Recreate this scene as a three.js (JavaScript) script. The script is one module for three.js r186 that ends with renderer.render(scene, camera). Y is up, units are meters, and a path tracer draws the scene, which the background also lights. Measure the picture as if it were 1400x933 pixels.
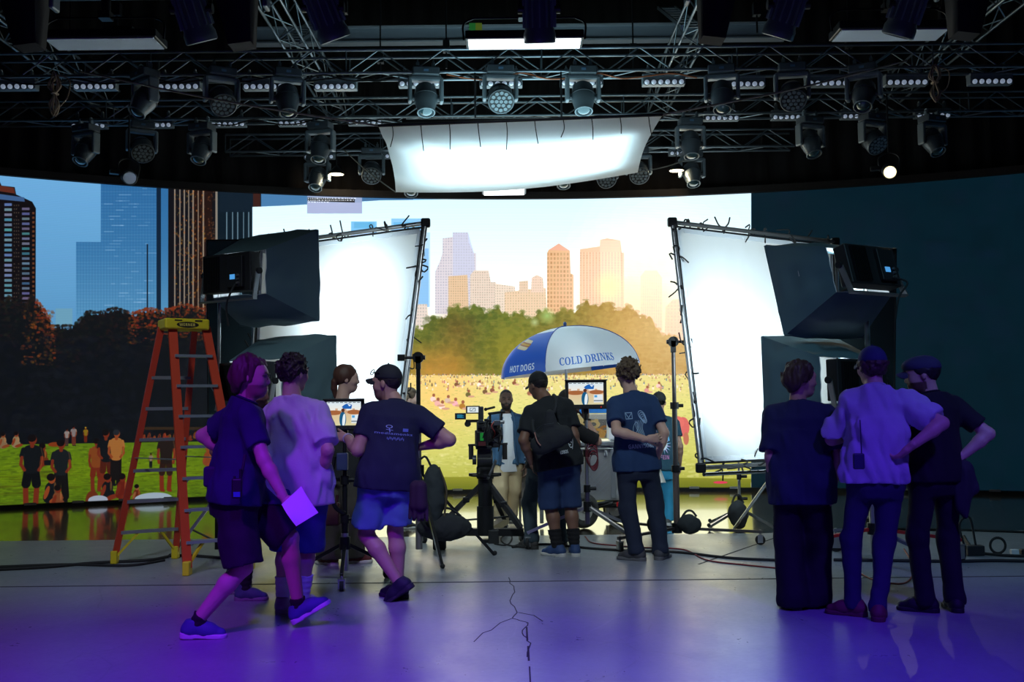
import * as THREE from 'three';
import { mergeGeometries, toCreasedNormals } from 'three/addons/utils/BufferGeometryUtils.js';
import { RoundedBoxGeometry } from 'three/addons/geometries/RoundedBoxGeometry.js';
import { RectAreaLightUniformsLib } from 'three/addons/lights/RectAreaLightUniformsLib.js';

// ---------- camera, background, exposure ----------
const scene = new THREE.Scene();
scene.background = new THREE.Color(0, 0, 0);
const camera = new THREE.PerspectiveCamera(2 * Math.atan(466.5 / 1400) * 180 / Math.PI, 1400 / 933, 0.1, 80);
camera.position.set(0, 1.4, 0);
camera.rotation.order = 'YXZ';
camera.rotation.set(Math.atan(91.5 / 1400), 0, -0.0105);
camera.updateMatrixWorld(true);
const renderer = new THREE.WebGLRenderer({ antialias: true });
renderer.toneMapping = THREE.LinearToneMapping;
renderer.toneMappingExposure = 1.0;
renderer.shadowMap.enabled = true;
RectAreaLightUniformsLib.init();

// ---------- lights of the stage (each lamp's own light stays with its builder) ----------
function stageSpot(color, intensity, at, to, angle, penumbra, soft = 8) {
  const l = new THREE.SpotLight(color, intensity, 0, angle, penumbra, 2);
  l.position.set(...at); l.target.position.set(...to); scene.add(l, l.target);
  l.castShadow = true; l.shadow.radius = soft; l.shadow.mapSize.set(1024, 1024); l.name = 'wash_light';
  return l;
}
function areaLight(color, intensity, w, h, at, to) {
  const l = new THREE.RectAreaLight(color, intensity, w, h);
  l.position.set(...at); l.lookAt(...to); l.name = 'panel_light'; scene.add(l);
  return l;
}
const C = (r, g, b) => new THREE.Color().setRGB(r, g, b);
// violet and blue wash from the front truss above the camera
stageSpot(C(0.30, 0.02, 1.0), 150, [-2.6, 6.3, -1.3], [-2.1, 0.0, -5.3], 0.44, 0.9, 14);
stageSpot(C(0.13, 0.04, 1.0), 125, [3.3, 6.3, -1.3], [2.8, 0.0, -5.2], 0.44, 0.9, 14);
// pale working light from the front truss on the middle of the set
stageSpot(C(0.78, 0.94, 1.0), 105, [0.0, 7.6, -2.4], [0.3, 0.8, -9.9], 0.33, 0.8, 20);
stageSpot(C(0.35, 0.75, 1.0), 50, [3.8, 7.5, -2.4], [3.8, 0.0, -10.2], 0.27, 0.8, 20);  // unseen cyan spot, added to light the floor on the dark wall side
stageSpot(C(0.78, 0.94, 1.0), 80, [-3.6, 7.5, -2.2], [-3.3, 0.6, -9.6], 0.27, 0.8, 20);  // unseen spot, added to brighten the ladder and the floor round it
stageSpot(C(0.08, 0.02, 1.0), 215, [0.1, 6.4, -0.8], [-0.1, 0.0, -4.4], 0.46, 1.0, 14);




// ---------- small helpers ----------
const V = (x, y, z) => new THREE.Vector3(x, y, z);
let seedState = 20240;
const rnd = () => { seedState = (seedState * 1664525 + 1013904223) >>> 0; return seedState / 4294967296; };
const rr = (a, b) => a + (b - a) * rnd();
const clamp = (x, a, b) => Math.max(a, Math.min(b, x));
const mixn = (a, b, t) => a + (b - a) * t;
const smooth = (a, b, x) => { const t = clamp((x - a) / (b - a), 0, 1); return t * t * (3 - 2 * t); };
function ray(px, py) {
  return V((px / 1400) * 2 - 1, 1 - (py / 933) * 2, 0.5).unproject(camera).sub(camera.position).normalize();
}
// point seen at a pixel: on the floor, at a distance along the stage, or at a height
function G(px, py, y = 0) { const r = ray(px, py); return camera.position.clone().addScaledVector(r, (y - 1.4) / r.y); }
function D(px, py, d) { const r = ray(px, py); return camera.position.clone().addScaledVector(r, -d / r.z); }

const used = {};
function numbered(n) { if (!(n in used)) { used[n] = 0; return n; } used[n]++; return n + '_' + String(used[n]).padStart(3, '0'); }
function shade(o) { o.traverse((c) => { if (c.isMesh) { c.castShadow = true; c.receiveShadow = true; } }); return o; }
function tag(o, label, category, group, kind) {
  if (label) o.userData.label = label;
  if (category) o.userData.category = category;
  if (group) o.userData.group = group;
  if (kind) o.userData.kind = kind;
  return o;
}
function thing(name, label, category, at = [0, 0, 0], turn = 0, group) {
  const o = new THREE.Group(); o.name = numbered(name); scene.add(o);
  if (at.isVector3) o.position.copy(at); else o.position.set(...at);
  o.rotation.y = turn; return tag(o, label, category, group);
}
function part(parent, name, geo, mat, label) {
  const g = Array.isArray(geo) ? merge(geo) : geo;
  const m = new THREE.Mesh(g, mat); m.name = name; m.castShadow = m.receiveShadow = true;
  if (label) m.userData.label = label;
  parent.add(m); return m;
}
function solo(name, geo, mat, label, category, group) {
  const m = part(scene, numbered(name), geo, mat); return tag(m, label, category, group);
}
function struct(name, geo, mat, label) { const m = part(scene, name, geo, mat); return tag(m, label, undefined, undefined, 'structure'); }
function copyOf(o, name, label, group) {
  const c = o.clone(); c.name = numbered(name); c.userData = { ...o.userData };
  if (label) c.userData.label = label; if (group) c.userData.group = group;
  scene.add(c); return c;
}
function merge(list) {
  const a = list.filter(Boolean).map((g) => { let q = g.index ? g.toNonIndexed() : g.clone(); for (const k of Object.keys(q.attributes)) if (!['position', 'normal', 'uv'].includes(k)) q.deleteAttribute(k); if (!q.attributes.uv) q.setAttribute('uv', new THREE.BufferAttribute(new Float32Array(q.attributes.position.count * 2), 2)); return q; });
  return mergeGeometries(a);
}
// geometry makers
const bx = (w, h, d, x = 0, y = 0, z = 0) => new THREE.BoxGeometry(w, h, d).translate(x, y, z);
const rb = (w, h, d, r = 0.01, x = 0, y = 0, z = 0, seg = 2) => new RoundedBoxGeometry(w, h, d, seg, Math.min(r, w / 2.01, h / 2.01, d / 2.01)).translate(x, y, z);
const asV = (p) => (p.isVector3 ? p : V(...p));
function rod(a, b, r, r2 = r, seg = 8, open = false) {
  a = asV(a); b = asV(b); const d = b.clone().sub(a), L = d.length();
  const g = new THREE.CylinderGeometry(r2, r, L, seg, 1, open);
  g.applyQuaternion(new THREE.Quaternion().setFromUnitVectors(V(0, 1, 0), d.normalize()));
  return g.translate((a.x + b.x) / 2, (a.y + b.y) / 2, (a.z + b.z) / 2);
}
function bar(a, b, w, h, up = V(0, 1, 0)) {           // rectangular bar between two points
  a = asV(a); b = asV(b); const d = b.clone().sub(a), L = d.length(); d.normalize();
  if (Math.abs(d.dot(up)) > 0.98) up = V(0, 0, 1);
  const x = new THREE.Vector3().crossVectors(up, d).normalize(), y = new THREE.Vector3().crossVectors(d, x);
  const m = new THREE.Matrix4().makeBasis(x, y, d).setPosition(a.clone().add(b).multiplyScalar(0.5));
  return new THREE.BoxGeometry(w, h, L).applyMatrix4(m);
}
function tube(pts, r, seg = 24, rad = 6, closed = false) {
  return new THREE.TubeGeometry(new THREE.CatmullRomCurve3(pts.map(asV), closed), seg, r, rad, closed);
}
function lathe(prof, seg = 24) { return new THREE.LatheGeometry(prof.map(([r, y]) => new THREE.Vector2(r, y)), seg); }
const sph = (r, x = 0, y = 0, z = 0, a = 12, b = 8) => new THREE.SphereGeometry(r, a, b).translate(x, y, z);
const cyl = (r, h, x = 0, y = 0, z = 0, seg = 16, r2 = r) => new THREE.CylinderGeometry(r2, r, h, seg).translate(x, y, z);
const cylX = (r, h, x = 0, y = 0, z = 0, seg = 16) => new THREE.CylinderGeometry(r, r, h, seg).rotateZ(Math.PI / 2).translate(x, y, z);
const cylZ = (r, h, x = 0, y = 0, z = 0, seg = 16, r2 = r) => new THREE.CylinderGeometry(r2, r, h, seg).rotateX(Math.PI / 2).translate(x, y, z);
const torus = (R, r, x = 0, y = 0, z = 0, a = 8, b = 24) => new THREE.TorusGeometry(R, r, a, b).translate(x, y, z);
function quad(a, b, c, d, n = 1, m = 1) {              // bilinear patch, uv 0..1
  [a, b, c, d] = [a, b, c, d].map(asV);
  const g = new THREE.PlaneGeometry(1, 1, n, m), p = g.attributes.position, uv = g.attributes.uv;
  for (let i = 0; i < p.count; i++) {
    const u = uv.getX(i), v = uv.getY(i), w = [(1 - u) * (1 - v), u * (1 - v), u * v, (1 - u) * v];
    p.setXYZ(i, a.x * w[0] + b.x * w[1] + c.x * w[2] + d.x * w[3], a.y * w[0] + b.y * w[1] + c.y * w[2] + d.y * w[3], a.z * w[0] + b.z * w[1] + c.z * w[2] + d.z * w[3]);
  }
  g.computeVertexNormals(); return g;
}
// value noise
const hash3 = (x, y, z) => { let h = Math.imul(x, 374761393) ^ Math.imul(y, 668265263) ^ Math.imul(z, 2147483647 ^ 0x5bd1e995); h = Math.imul(h ^ (h >>> 13), 1274126177); return ((h ^ (h >>> 16)) >>> 0) / 4294967296; };
function noise3(x, y, z) {
  const i = Math.floor(x), j = Math.floor(y), k = Math.floor(z), f = (t) => t * t * (3 - 2 * t), u = f(x - i), v = f(y - j), w = f(z - k);
  const L = (a, b, t) => a + (b - a) * t;
  return L(L(L(hash3(i, j, k), hash3(i + 1, j, k), u), L(hash3(i, j + 1, k), hash3(i + 1, j + 1, k), u), v), L(L(hash3(i, j, k + 1), hash3(i + 1, j, k + 1), u), L(hash3(i, j + 1, k + 1), hash3(i + 1, j + 1, k + 1), u), v), w) * 2 - 1;
}
// materials and textures
function mat(color, rough = 0.6, metal = 0, extra = {}) {
  return new THREE.MeshStandardMaterial({ color: Array.isArray(color) ? C(...color) : color, roughness: rough, metalness: metal, ...extra });
}
function canvasTex(w, h, draw, srgb = true) {
  const c = document.createElement('canvas'); c.width = w; c.height = h; draw(c.getContext('2d'), w, h);
  const t = new THREE.CanvasTexture(c); if (srgb) t.colorSpace = THREE.SRGBColorSpace; t.magFilter = THREE.LinearFilter; return t;
}
function dataTex(n, f, srgb = false) {
  const d = new Uint8Array(n * n * 4);
  for (let y = 0; y < n; y++) for (let x = 0; x < n; x++) { const v = f(x, y), o = (y * n + x) * 4; const q = Array.isArray(v) ? v : [v, v, v]; d[o] = q[0]; d[o + 1] = q[1]; d[o + 2] = q[2]; d[o + 3] = 255; }
  const t = new THREE.DataTexture(d, n, n); t.magFilter = THREE.LinearFilter; t.minFilter = THREE.LinearFilter; t.wrapS = t.wrapT = THREE.RepeatWrapping; if (srgb) t.colorSpace = THREE.SRGBColorSpace; t.needsUpdate = true; return t;
}
const M = {
  blackMetal: mat([0.012, 0.013, 0.015], 0.42, 0.3),
  blackPlastic: mat([0.014, 0.015, 0.017], 0.5),
  housing: mat([0.035, 0.045, 0.055], 0.4, 0.2),
  steel: mat([0.55, 0.56, 0.58], 0.3, 0.9),
  chrome: mat([0.75, 0.76, 0.78], 0.18, 1),
  truss: mat([0.24, 0.30, 0.34], 0.3, 0.8),
  rubber: mat([0.015, 0.015, 0.016], 0.8),
  blackCloth: mat([0.02, 0.024, 0.028], 0.85),
  white: mat([0.8, 0.8, 0.8], 0.5),
};

// ---------- room ----------
const mBlackWall = mat([0.012, 0.012, 0.014], 0.9);
struct('ceiling', bx(26, 0.3, 32, 0, 9.15, -9), mat([0.008, 0.008, 0.009], 0.95), 'black stage ceiling');
struct('wall_back', bx(26, 9.3, 0.3, 0, 4.5, -21.2), mBlackWall, 'black back wall of the stage');
struct('wall_left', bx(0.3, 9.3, 32, -12.2, 4.5, -9), mBlackWall, 'black left wall of the stage');
struct('wall_right', bx(0.3, 9.3, 32, 12.2, 4.5, -9), mBlackWall, 'black right wall of the stage');
struct('wall_front', bx(26, 9.3, 0.3, 0, 4.5, 6.2), mBlackWall, 'black wall behind the camera');

// floor: worn grey painted concrete; cracks, scuffs and tape ghosts are in its colour
const floorEdge = -11.35;
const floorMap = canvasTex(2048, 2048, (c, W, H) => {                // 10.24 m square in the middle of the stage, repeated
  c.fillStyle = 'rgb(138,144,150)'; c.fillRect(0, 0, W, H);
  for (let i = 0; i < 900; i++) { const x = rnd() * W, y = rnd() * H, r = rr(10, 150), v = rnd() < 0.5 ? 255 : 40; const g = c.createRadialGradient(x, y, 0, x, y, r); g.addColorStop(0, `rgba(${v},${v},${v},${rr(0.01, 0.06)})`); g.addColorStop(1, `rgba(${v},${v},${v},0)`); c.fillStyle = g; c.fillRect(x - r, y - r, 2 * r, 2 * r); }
  for (let i = 0; i < 6000; i++) { const v = rnd() < 0.6 ? 60 : 210; c.fillStyle = `rgba(${v},${v},${v},${rr(0.05, 0.3)})`; c.fillRect(rnd() * W, rnd() * H, rr(1, 3), rr(1, 3)); }
  for (let i = 0; i < 260; i++) { const v = rnd() < 0.6 ? 70 : 200; c.strokeStyle = `rgba(${v},${v},${v + 4},${rr(0.05, 0.22)})`; c.lineWidth = rr(0.6, 3); c.beginPath(); let x = rnd() * W, y = rnd() * H; c.moveTo(x, y); const a = rnd() * 6.3; for (let k = 0; k < 4; k++) { x += Math.cos(a) * rr(10, 60) + rr(-8, 8); y += Math.sin(a) * rr(10, 60) + rr(-8, 8); c.lineTo(x, y); } c.stroke(); }
});
floorMap.wrapS = floorMap.wrapT = THREE.RepeatWrapping;
const floorRough = dataTex(512, (x, y) => 84 + 9 * noise3(x / 24, y / 24, 3) + 9 * noise3(x / 3, y / 3, 9));
const floorBump = dataTex(512, (x, y) => 128 + 60 * noise3(x / 3, y / 3, 1));
{
  const g = new THREE.BoxGeometry(24.1, 0.2, 17.35).translate(0, -0.1, floorEdge + 17.35 / 2);
  const p = g.attributes.position, uv = g.attributes.uv; for (let i = 0; i < p.count; i++) uv.setXY(i, p.getX(i) / 10.24 + 0.5, -p.getZ(i) / 10.24);
  const rough = floorRough, bump = floorBump; rough.repeat.set(3, 3); bump.repeat.set(4, 4);
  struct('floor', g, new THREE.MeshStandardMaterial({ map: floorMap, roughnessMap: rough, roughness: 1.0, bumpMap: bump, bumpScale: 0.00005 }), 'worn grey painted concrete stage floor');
}
// slabs are separated by a saw-cut joint and a wandering crack runs from it (thin dark filler in the floor)
{
  const mJoint = mat([0.03, 0.03, 0.034], 0.9);
  const f = scene.getObjectByName('floor');
  const j0 = G(0, 803), j1 = G(1400, 800); j0.x = -12; j1.x = 12; j1.z = j0.z;
  part(f, 'joint', bx(24, 0.002, 0.03, 0, 0.0006, j0.z), mJoint);
  const q = [[1055, 742], [1010, 758], [975, 775], [1000, 800], [1040, 840]].map(([x, y]) => G(x, y));
  const flat = (pts, w) => { const out = []; for (let i = 0; i + 1 < pts.length; i++) { const a = pts[i].clone(), b = pts[i + 1].clone(); a.y = b.y = 0.0006; out.push(bar(a, b, w, 0.002)); } return merge(out); };
  part(f, 'joint', flat([G(1062, 735), G(955, 772)], 0.02), mJoint);
  part(f, 'joint', flat([G(720, 858), G(721, 876)], 0.012), mJoint); part(f, 'joint', flat([G(722, 884), G(723, 904)], 0.012), mJoint); part(f, 'joint', flat([G(724, 912), G(725, 933)], 0.008), mJoint);
  const crack = []; let cp = [[694, 790], [704, 806], [696, 822], [709, 838], [700, 846], [722, 852], [714, 866], [724, 880], [718, 905]];
  for (let i = 0; i + 1 < cp.length; i++) for (let k = 0; k < 4; k++) { const t = k / 4; crack.push(G(mixn(cp[i][0], cp[i + 1][0], t) + rr(-2, 2), mixn(cp[i][1], cp[i + 1][1], t))); }
  part(f, 'crack', flat(crack, 0.007), mJoint);
  part(f, 'crack', flat([[700, 846], [684, 852], [672, 862], [660, 866], [648, 878]].map(([x, y]) => G(x, y)), 0.005), mJoint);
  part(f, 'crack', flat([[709, 838], [730, 842], [742, 850]].map(([x, y]) => G(x, y)), 0.008), mJoint);
}
// glossy floor strip in front of the screen
// brown wood-grain vinyl with a sharp edge against the grey paint
const stripMap = dataTex(512, (x, y) => { const n = 0.5 + 0.28 * noise3(x / 60, y / 14, 5) + 0.16 * noise3(x / 16, y / 5, 8) + 0.1 * noise3(x / 3, y / 3, 2); return [64 + 40 * n, 57 + 36 * n, 47 + 30 * n].map((v) => clamp(v, 0, 255)); }, true);
{
  const g = bx(24.1, 0.2, 9.8, 0, -0.1, floorEdge - 4.9), p = g.attributes.position, uv = g.attributes.uv; for (let i = 0; i < p.count; i++) uv.setXY(i, p.getX(i) / 5, -p.getZ(i) / 5);
  struct('floor_gloss_strip', g, new THREE.MeshPhysicalMaterial({ map: stripMap, roughness: 0.16, metalness: 0, clearcoat: 0.6, clearcoatRoughness: 0.06, specularIntensity: 1.0 }), 'glossy brown wood-grain vinyl strip in front of the screen');
}

// ---------- curved screen wall ----------
const WALL = { cx: 0.7, cz: -0.2, R: 17, a0: -0.60, a1: 0.60, y0: 0.03, y1: 4.93 };
function onWall(px, py) {                                            // pixel -> [arc fraction, height fraction] on the screen
  const r = ray(px, py), o = camera.position, dx = o.x - WALL.cx, dz = o.z - WALL.cz;
  const a = r.x * r.x + r.z * r.z, b = dx * r.x + dz * r.z, c = dx * dx + dz * dz - WALL.R * WALL.R, t = (-b + Math.sqrt(b * b - a * c)) / a;
  const x = dx + r.x * t, z = dz + r.z * t, y = o.y + r.y * t;
  return [(Math.atan2(x, -z) - WALL.a0) / (WALL.a1 - WALL.a0), (y - WALL.y0) / (WALL.y1 - WALL.y0)];
}
const SW = 3072, SH = 736;
const GAIN = 1.35;                                                   // white of the picture on the screen
const screenCanvas = document.createElement('canvas'); screenCanvas.width = SW; screenCanvas.height = SH;
{
  const c = screenCanvas.getContext('2d');
  const P = (x, y) => { const [u, v] = onWall(x, y); return [u * SW, (1 - v) * SH]; };
  const rgb = (q, a = 1) => `rgba(${q[0]},${q[1]},${q[2]},${a})`;
  const poly = (pts, fill) => { c.fillStyle = fill; c.beginPath(); pts.forEach(([x, y], i) => { const q = P(x, y); i ? c.lineTo(...q) : c.moveTo(...q); }); c.closePath(); c.fill(); };
  const rect = (x0, y0, x1, y1, fill) => poly([[x0, y0], [x1, y0], [x1, y1], [x0, y1]], fill);
  const line = (x0, y0, x1, y1, w, st) => { c.strokeStyle = st; c.lineWidth = w * 1.75; c.beginPath(); c.moveTo(...P(x0, y0)); c.lineTo(...P(x1, y1)); c.stroke(); };
  const blob = (x, y, rx, ry, fill, rot = 0) => { const q = P(x, y); c.fillStyle = fill; c.beginPath(); c.ellipse(q[0], q[1], rx * 1.75, ry * 1.75, rot, 0, 7); c.fill(); };
  const glow = (x, y, r, q, a) => { const p = P(x, y), R = r * 1.75, g = c.createRadialGradient(p[0], p[1], 0, p[0], p[1], R); g.addColorStop(0, rgb(q, a)); g.addColorStop(1, rgb(q, 0)); c.fillStyle = g; c.fillRect(p[0] - R, p[1] - R, 2 * R, 2 * R); };
  const vgrad = (y0, y1, stops) => { const g = c.createLinearGradient(0, P(500, y0)[1], 0, P(500, y1)[1]); stops.forEach(([t, q]) => g.addColorStop(t, rgb(q))); return g; };
  const clipRect = (pts) => { c.save(); c.beginPath(); pts.forEach(([x, y], i) => { const q = P(x, y); i ? c.lineTo(...q) : c.moveTo(...q); }); c.closePath(); c.clip(); };
  const cells = (x0, y0, x1, y1, nx, ny, fx, fy, fills) => { const dx = (x1 - x0) / nx, dy = (y1 - y0) / ny; for (let i = 0; i < nx; i++) for (let j = 0; j < ny; j++) { const f = fills(i, j); if (f) rect(x0 + i * dx, y0 + j * dy, x0 + (i + fx) * dx, y0 + (j + fy) * dy, f); } };
  // the dim picture round the bright camera field: evening sky and towers
  c.fillStyle = vgrad(235, 620, [[0, [112, 176, 226]], [0.45, [96, 158, 206]], [1, [70, 120, 160]]]); c.fillRect(0, 0, SW, SH);
  rect(-80, 250, 0, 700, 'rgb(16,14,16)');
  // brown tower at the far left with rows of windows
  poly([[-80, 240], [-2, 245], [2, 254], [20, 256], [22, 266], [44, 276], [49, 285], [48, 620], [-80, 620]], 'rgb(16,12,16)');
  poly([[-10, 252], [19, 257], [21, 265], [-10, 260]], 'rgb(92,42,30)'); poly([[-10, 264], [33, 270], [34, 276], [-10, 272]], 'rgb(60,92,138)');
  cells(6, 278, 18, 430, 1, 22, 0.85, 0.55, () => rgb([70 + rnd() * 40, 110 + rnd() * 30, 140 + rnd() * 25]));
  cells(30, 284, 43, 420, 1, 20, 0.8, 0.5, () => rgb([50 + rnd() * 50, 84 + rnd() * 40, 110 + rnd() * 30]));
  cells(19, 280, 28, 420, 3, 28, 0.35, 0.4, () => (rnd() < 0.7 ? rgb([110, 96, 80], 0.7) : null));
  cells(44, 290, 48, 415, 1, 20, 0.8, 0.5, () => rgb([96, 56, 36]));
  // blue glass tower with a lower shoulder
  const glass = vgrad(250, 440, [[0, [44, 104, 160]], [0.5, [56, 118, 170]], [1, [84, 146, 190]]]);
  rect(138, 238, 230, 440, glass); rect(104, 331, 215, 440, glass);
  for (let y = 258; y < 430; y += 4.2) line(y < 331 ? 138 : 104, y, 214, y, 0.7, `rgba(150,200,230,${rr(0.05, 0.28)})`);
  for (let x = 106; x < 214; x += 4) line(x, x < 138 ? 331 : 250, x, 430, 0.5, 'rgba(20,70,120,0.35)');
  for (let i = 0; i < 60; i++) { const y = 258 + Math.floor(rnd() * 40) * 4.2, x = rr(140, 200); line(x, y, x + rr(4, 18), y, 1.4, `rgba(170,205,240,${rr(0.1, 0.35)})`); }
  rect(214, 250, 220, 430, 'rgb(14,34,56)'); rect(200.6, 334, 202.4, 430, 'rgb(16,28,44)');
  rect(76, 422, 99, 446, 'rgb(106,158,186)');
  // dark striped tower
  rect(230, 250, 348, 440, 'rgb(16,16,22)'); rect(264, 250, 290, 440, 'rgb(34,18,14)'); rect(295, 250, 360, 440, 'rgb(10,24,36)');
  for (const [x, w] of [[239, 1.8], [246, 1.6], [252, 1.8], [258, 1.4], [264, 2], [271, 1.2], [278, 2], [296, 3], [310, 1.6], [318, 1.4], [325, 1.6], [333, 1.2], [340, 1.6]]) line(x, 254, x, 440, w, x > 300 ? 'rgba(128,160,176,0.75)' : 'rgba(176,160,140,0.75)');
  for (let i = 0; i < 360; i++) { const x = rr(238, 280), y = rr(258, 430); rect(x, y, x + rr(0.8, 2.6), y + rr(1, 3), rgb([150 + rnd() * 70, 90 + rnd() * 50, 40 + rnd() * 20], rr(0.1, 0.6))); }
  for (let i = 0; i < 90; i++) { const x = rr(283, 293), y = rr(258, 440); rect(x, y, x + 2, y + 2, rgb([120, 70, 36], 0.5)); }
  // dark trees with autumn rims
  const treeTop = (x) => (x < 50 ? 412 + 5 * Math.sin(x * 0.4) : x < 70 ? 412 + (x - 50) * 1.4 : x < 100 ? 448 : x < 122 ? 448 - (x - 100) * 1.0 : 427 - 3 * Math.sin(x * 0.13) - (x > 225 ? 5 : 0));
  { const pts = [[-80, 640]]; for (let x = -80; x <= 350; x += 1.5) pts.push([x, treeTop(x) + rr(-3.5, 3.5)]); pts.push([350, 640]); poly(pts, 'rgb(12,15,20)'); }
  for (let i = 0; i < 2600; i++) { const x = rr(-70, 345), t = treeTop(x), dd = Math.pow(rnd(), 2.2) * 60, hot = (x > 175 && x < 300) || (x > 48 && x < 76); const y = t + dd - 3; const q = hot && dd < 45 ? [rr(80, 150), rr(34, 60), rr(16, 30)] : [rr(14, 40), rr(16, 30), rr(16, 26)]; blob(x, y, rr(0.8, 2.4), rr(0.8, 2), rgb(q, rr(0.2, 0.65))); }
  for (let i = 0; i < 120; i++) { const x = rr(30, 75), y = rr(425, 500); blob(x, y, rr(1, 2.5), rr(1, 2), rgb([rr(100, 170), rr(50, 80), 24], rr(0.15, 0.5))); }
  for (let i = 0; i < 900; i++) { const x = rr(-70, 345), y = rr(460, 604); blob(x, y, rr(2, 7), rr(2, 5), rgb(rnd() < 0.5 ? [8, 14, 24] : [20, 26, 34], 0.25)); }
  // green lawn of the dim picture
  { const pts = [[-80, 610]]; pts.push([345, 603], [345, 720], [-80, 720]); poly(pts, vgrad(604, 690, [[0, [84, 112, 18]], [0.4, [96, 122, 14]], [1, [64, 92, 18]]])); }
  for (let i = 0; i < 2600; i++) { const x = rr(-70, 345), y = 608 + rnd() * 88; blob(x, y, rr(1, 6), rr(0.4, 1.2), rgb(rnd() < 0.5 ? [120, 148, 24] : [44, 60, 14], rr(0.1, 0.4))); }
  for (let i = 0; i < 40; i++) { const x = rr(-60, 345), y = rr(640, 690); blob(x, y, rr(10, 40), rr(0.6, 1.6), rgb([50, 30, 12], rr(0.1, 0.3))); }
  // people in the dim picture
  const dk = [14, 18, 22], sk = [104, 38, 22];
  const man = (x, yf, h, top, legs, skin, o = {}) => {               // small standing figure
    const s = h / 100, w = o.w || 1, lean = (o.lean ?? rr(-3, 3)) * s, st = o.step ?? rr(3, 7), px = (dx, up) => P(x + dx * s + lean * (up / 100), yf - up * s);
    const limb = (pts, wd, q) => { c.strokeStyle = rgb(q); c.lineCap = c.lineJoin = 'round'; c.lineWidth = wd * s * 1.75; c.beginPath(); pts.forEach(([dx, up], i) => { const v = px(dx, up); i ? c.lineTo(...v) : c.moveTo(...v); }); c.stroke(); };
    const shape = (pts, q) => { c.fillStyle = rgb(q); c.beginPath(); const v = pts.map(([dx, up]) => px(dx * w, up)); c.moveTo((v[0][0] + v[v.length - 1][0]) / 2, (v[0][1] + v[v.length - 1][1]) / 2); v.forEach((q1, i) => { const n = v[(i + 1) % v.length]; c.quadraticCurveTo(q1[0], q1[1], (q1[0] + n[0]) / 2, (q1[1] + n[1]) / 2); }); c.fill(); };
    for (const q of [-1, 1]) { limb([[q * 4.5, 46], [q * (st + 1), 25], [q * st, 3]], 6.5, o.bare ? skin : legs); limb([[q * st, 2], [q * st + 3, 1]], 4, o.bare ? skin : dk); limb([[q * 4.5, 50], [q * (st + 0.5), o.bare ? 30 : 12]], 9.5 * w, legs); }
    shape([[-10, 83], [-4, 86], [4, 86], [10, 83], [12, 72], [9.5, 62], [10, 46], [0, 44], [-10, 46], [-9.5, 62], [-12, 72]], top);
    const b = o.bend ?? rr(0, 6); for (const q of [-1, 1]) { limb([[q * 10.5 * w, 79], [q * 12.5 * w, 70]], 6, top); limb([[q * 12.5 * w, 68], [q * 13.5 * w, 58], [q * (12 - b * 0.8) * w, 46 + b]], 4, skin); }
    limb([[0, 84], [0, 90]], 5, skin); const hd = px(0.6, 93), hr = px(0, 95.5); c.fillStyle = rgb(skin); c.beginPath(); c.ellipse(hd[0], hd[1], 5 * s * 1.75, 6.8 * s * 1.75, 0, 0, 7); c.fill(); c.fillStyle = rgb(o.hair || [14, 10, 12]); c.beginPath(); c.ellipse(hr[0] - 1.2 * s, hr[1], 5.4 * s * 1.75, 5 * s * 1.75, 0, 0, 7); c.fill();
    c.strokeStyle = 'rgba(190,120,60,0.35)'; c.lineWidth = 1.4; c.beginPath(); c.moveTo(...px(11 * w, 82)); c.lineTo(...px(13.5 * w, 70)); c.lineTo(...px(10.5 * w, 48)); c.stroke();
  };
  const sit = (x, yf, h, top, skin, hair = [14, 10, 12]) => { const s = h / 50; blob(x, yf - 9 * s, 11 * s, 10 * s, rgb(top)); blob(x, yf - 21 * s, 8.5 * s, 11 * s, rgb(top)); blob(x - 7 * s, yf - 16 * s, 3 * s, 10 * s, rgb(skin), 0.3); blob(x + 8 * s, yf - 5 * s, 10 * s, 4 * s, rgb(skin), -0.3); blob(x + 1 * s, yf - 37 * s, 5 * s, 7 * s, rgb(skin)); blob(x - 0.5 * s, yf - 40 * s, 5.6 * s, 5.4 * s, rgb(hair)); blob(x + 6 * s, yf - 24 * s, 1.6 * s, 8 * s, 'rgba(190,120,60,0.4)'); };
  sit(4, 613, 24, [120, 96, 70], [120, 60, 30]); sit(22, 612, 24, [130, 110, 80], [120, 50, 26]); sit(58, 637, 34, [88, 40, 18], sk); blob(66, 633, 9, 3.4, rgb(dk));
  man(91, 610, 24, [130, 120, 116], [60, 40, 40], sk); man(101, 610, 28, [120, 110, 110], [90, 40, 30], sk); man(117, 606, 22, [120, 96, 20], [90, 30, 16], sk, { hair: [150, 120, 20] }); blob(75, 608, 8, 3, rgb([120, 50, 20]));
  man(42, 691, 96, dk, [10, 12, 16], sk, { w: 1.15, bare: 1 }); man(83, 690, 88, [20, 24, 28], [16, 14, 16], sk, { w: 1.05 });
  sit(70, 688, 44, dk, [130, 60, 30]); sit(79, 696, 36, [110, 60, 36], sk);
  man(131, 672, 72, [118, 60, 26], [100, 34, 20], sk, { bare: 1 }); man(146, 668, 80, dk, [70, 26, 18], sk, { bare: 1 }); man(158, 664, 76, [150, 96, 46], [18, 14, 16], [130, 60, 30], { hair: [30, 34, 40] });
  sit(147, 684, 40, dk, [110, 40, 24]); sit(167, 682, 38, [90, 26, 18], [100, 34, 20]); sit(187, 686, 26, [90, 36, 20], [130, 80, 50]); blob(126, 684, 8, 12, rgb([96, 40, 22])); blob(134, 684, 12, 6, rgb([150, 160, 176])); blob(210, 682, 24, 8, rgb([150, 166, 180]));
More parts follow.
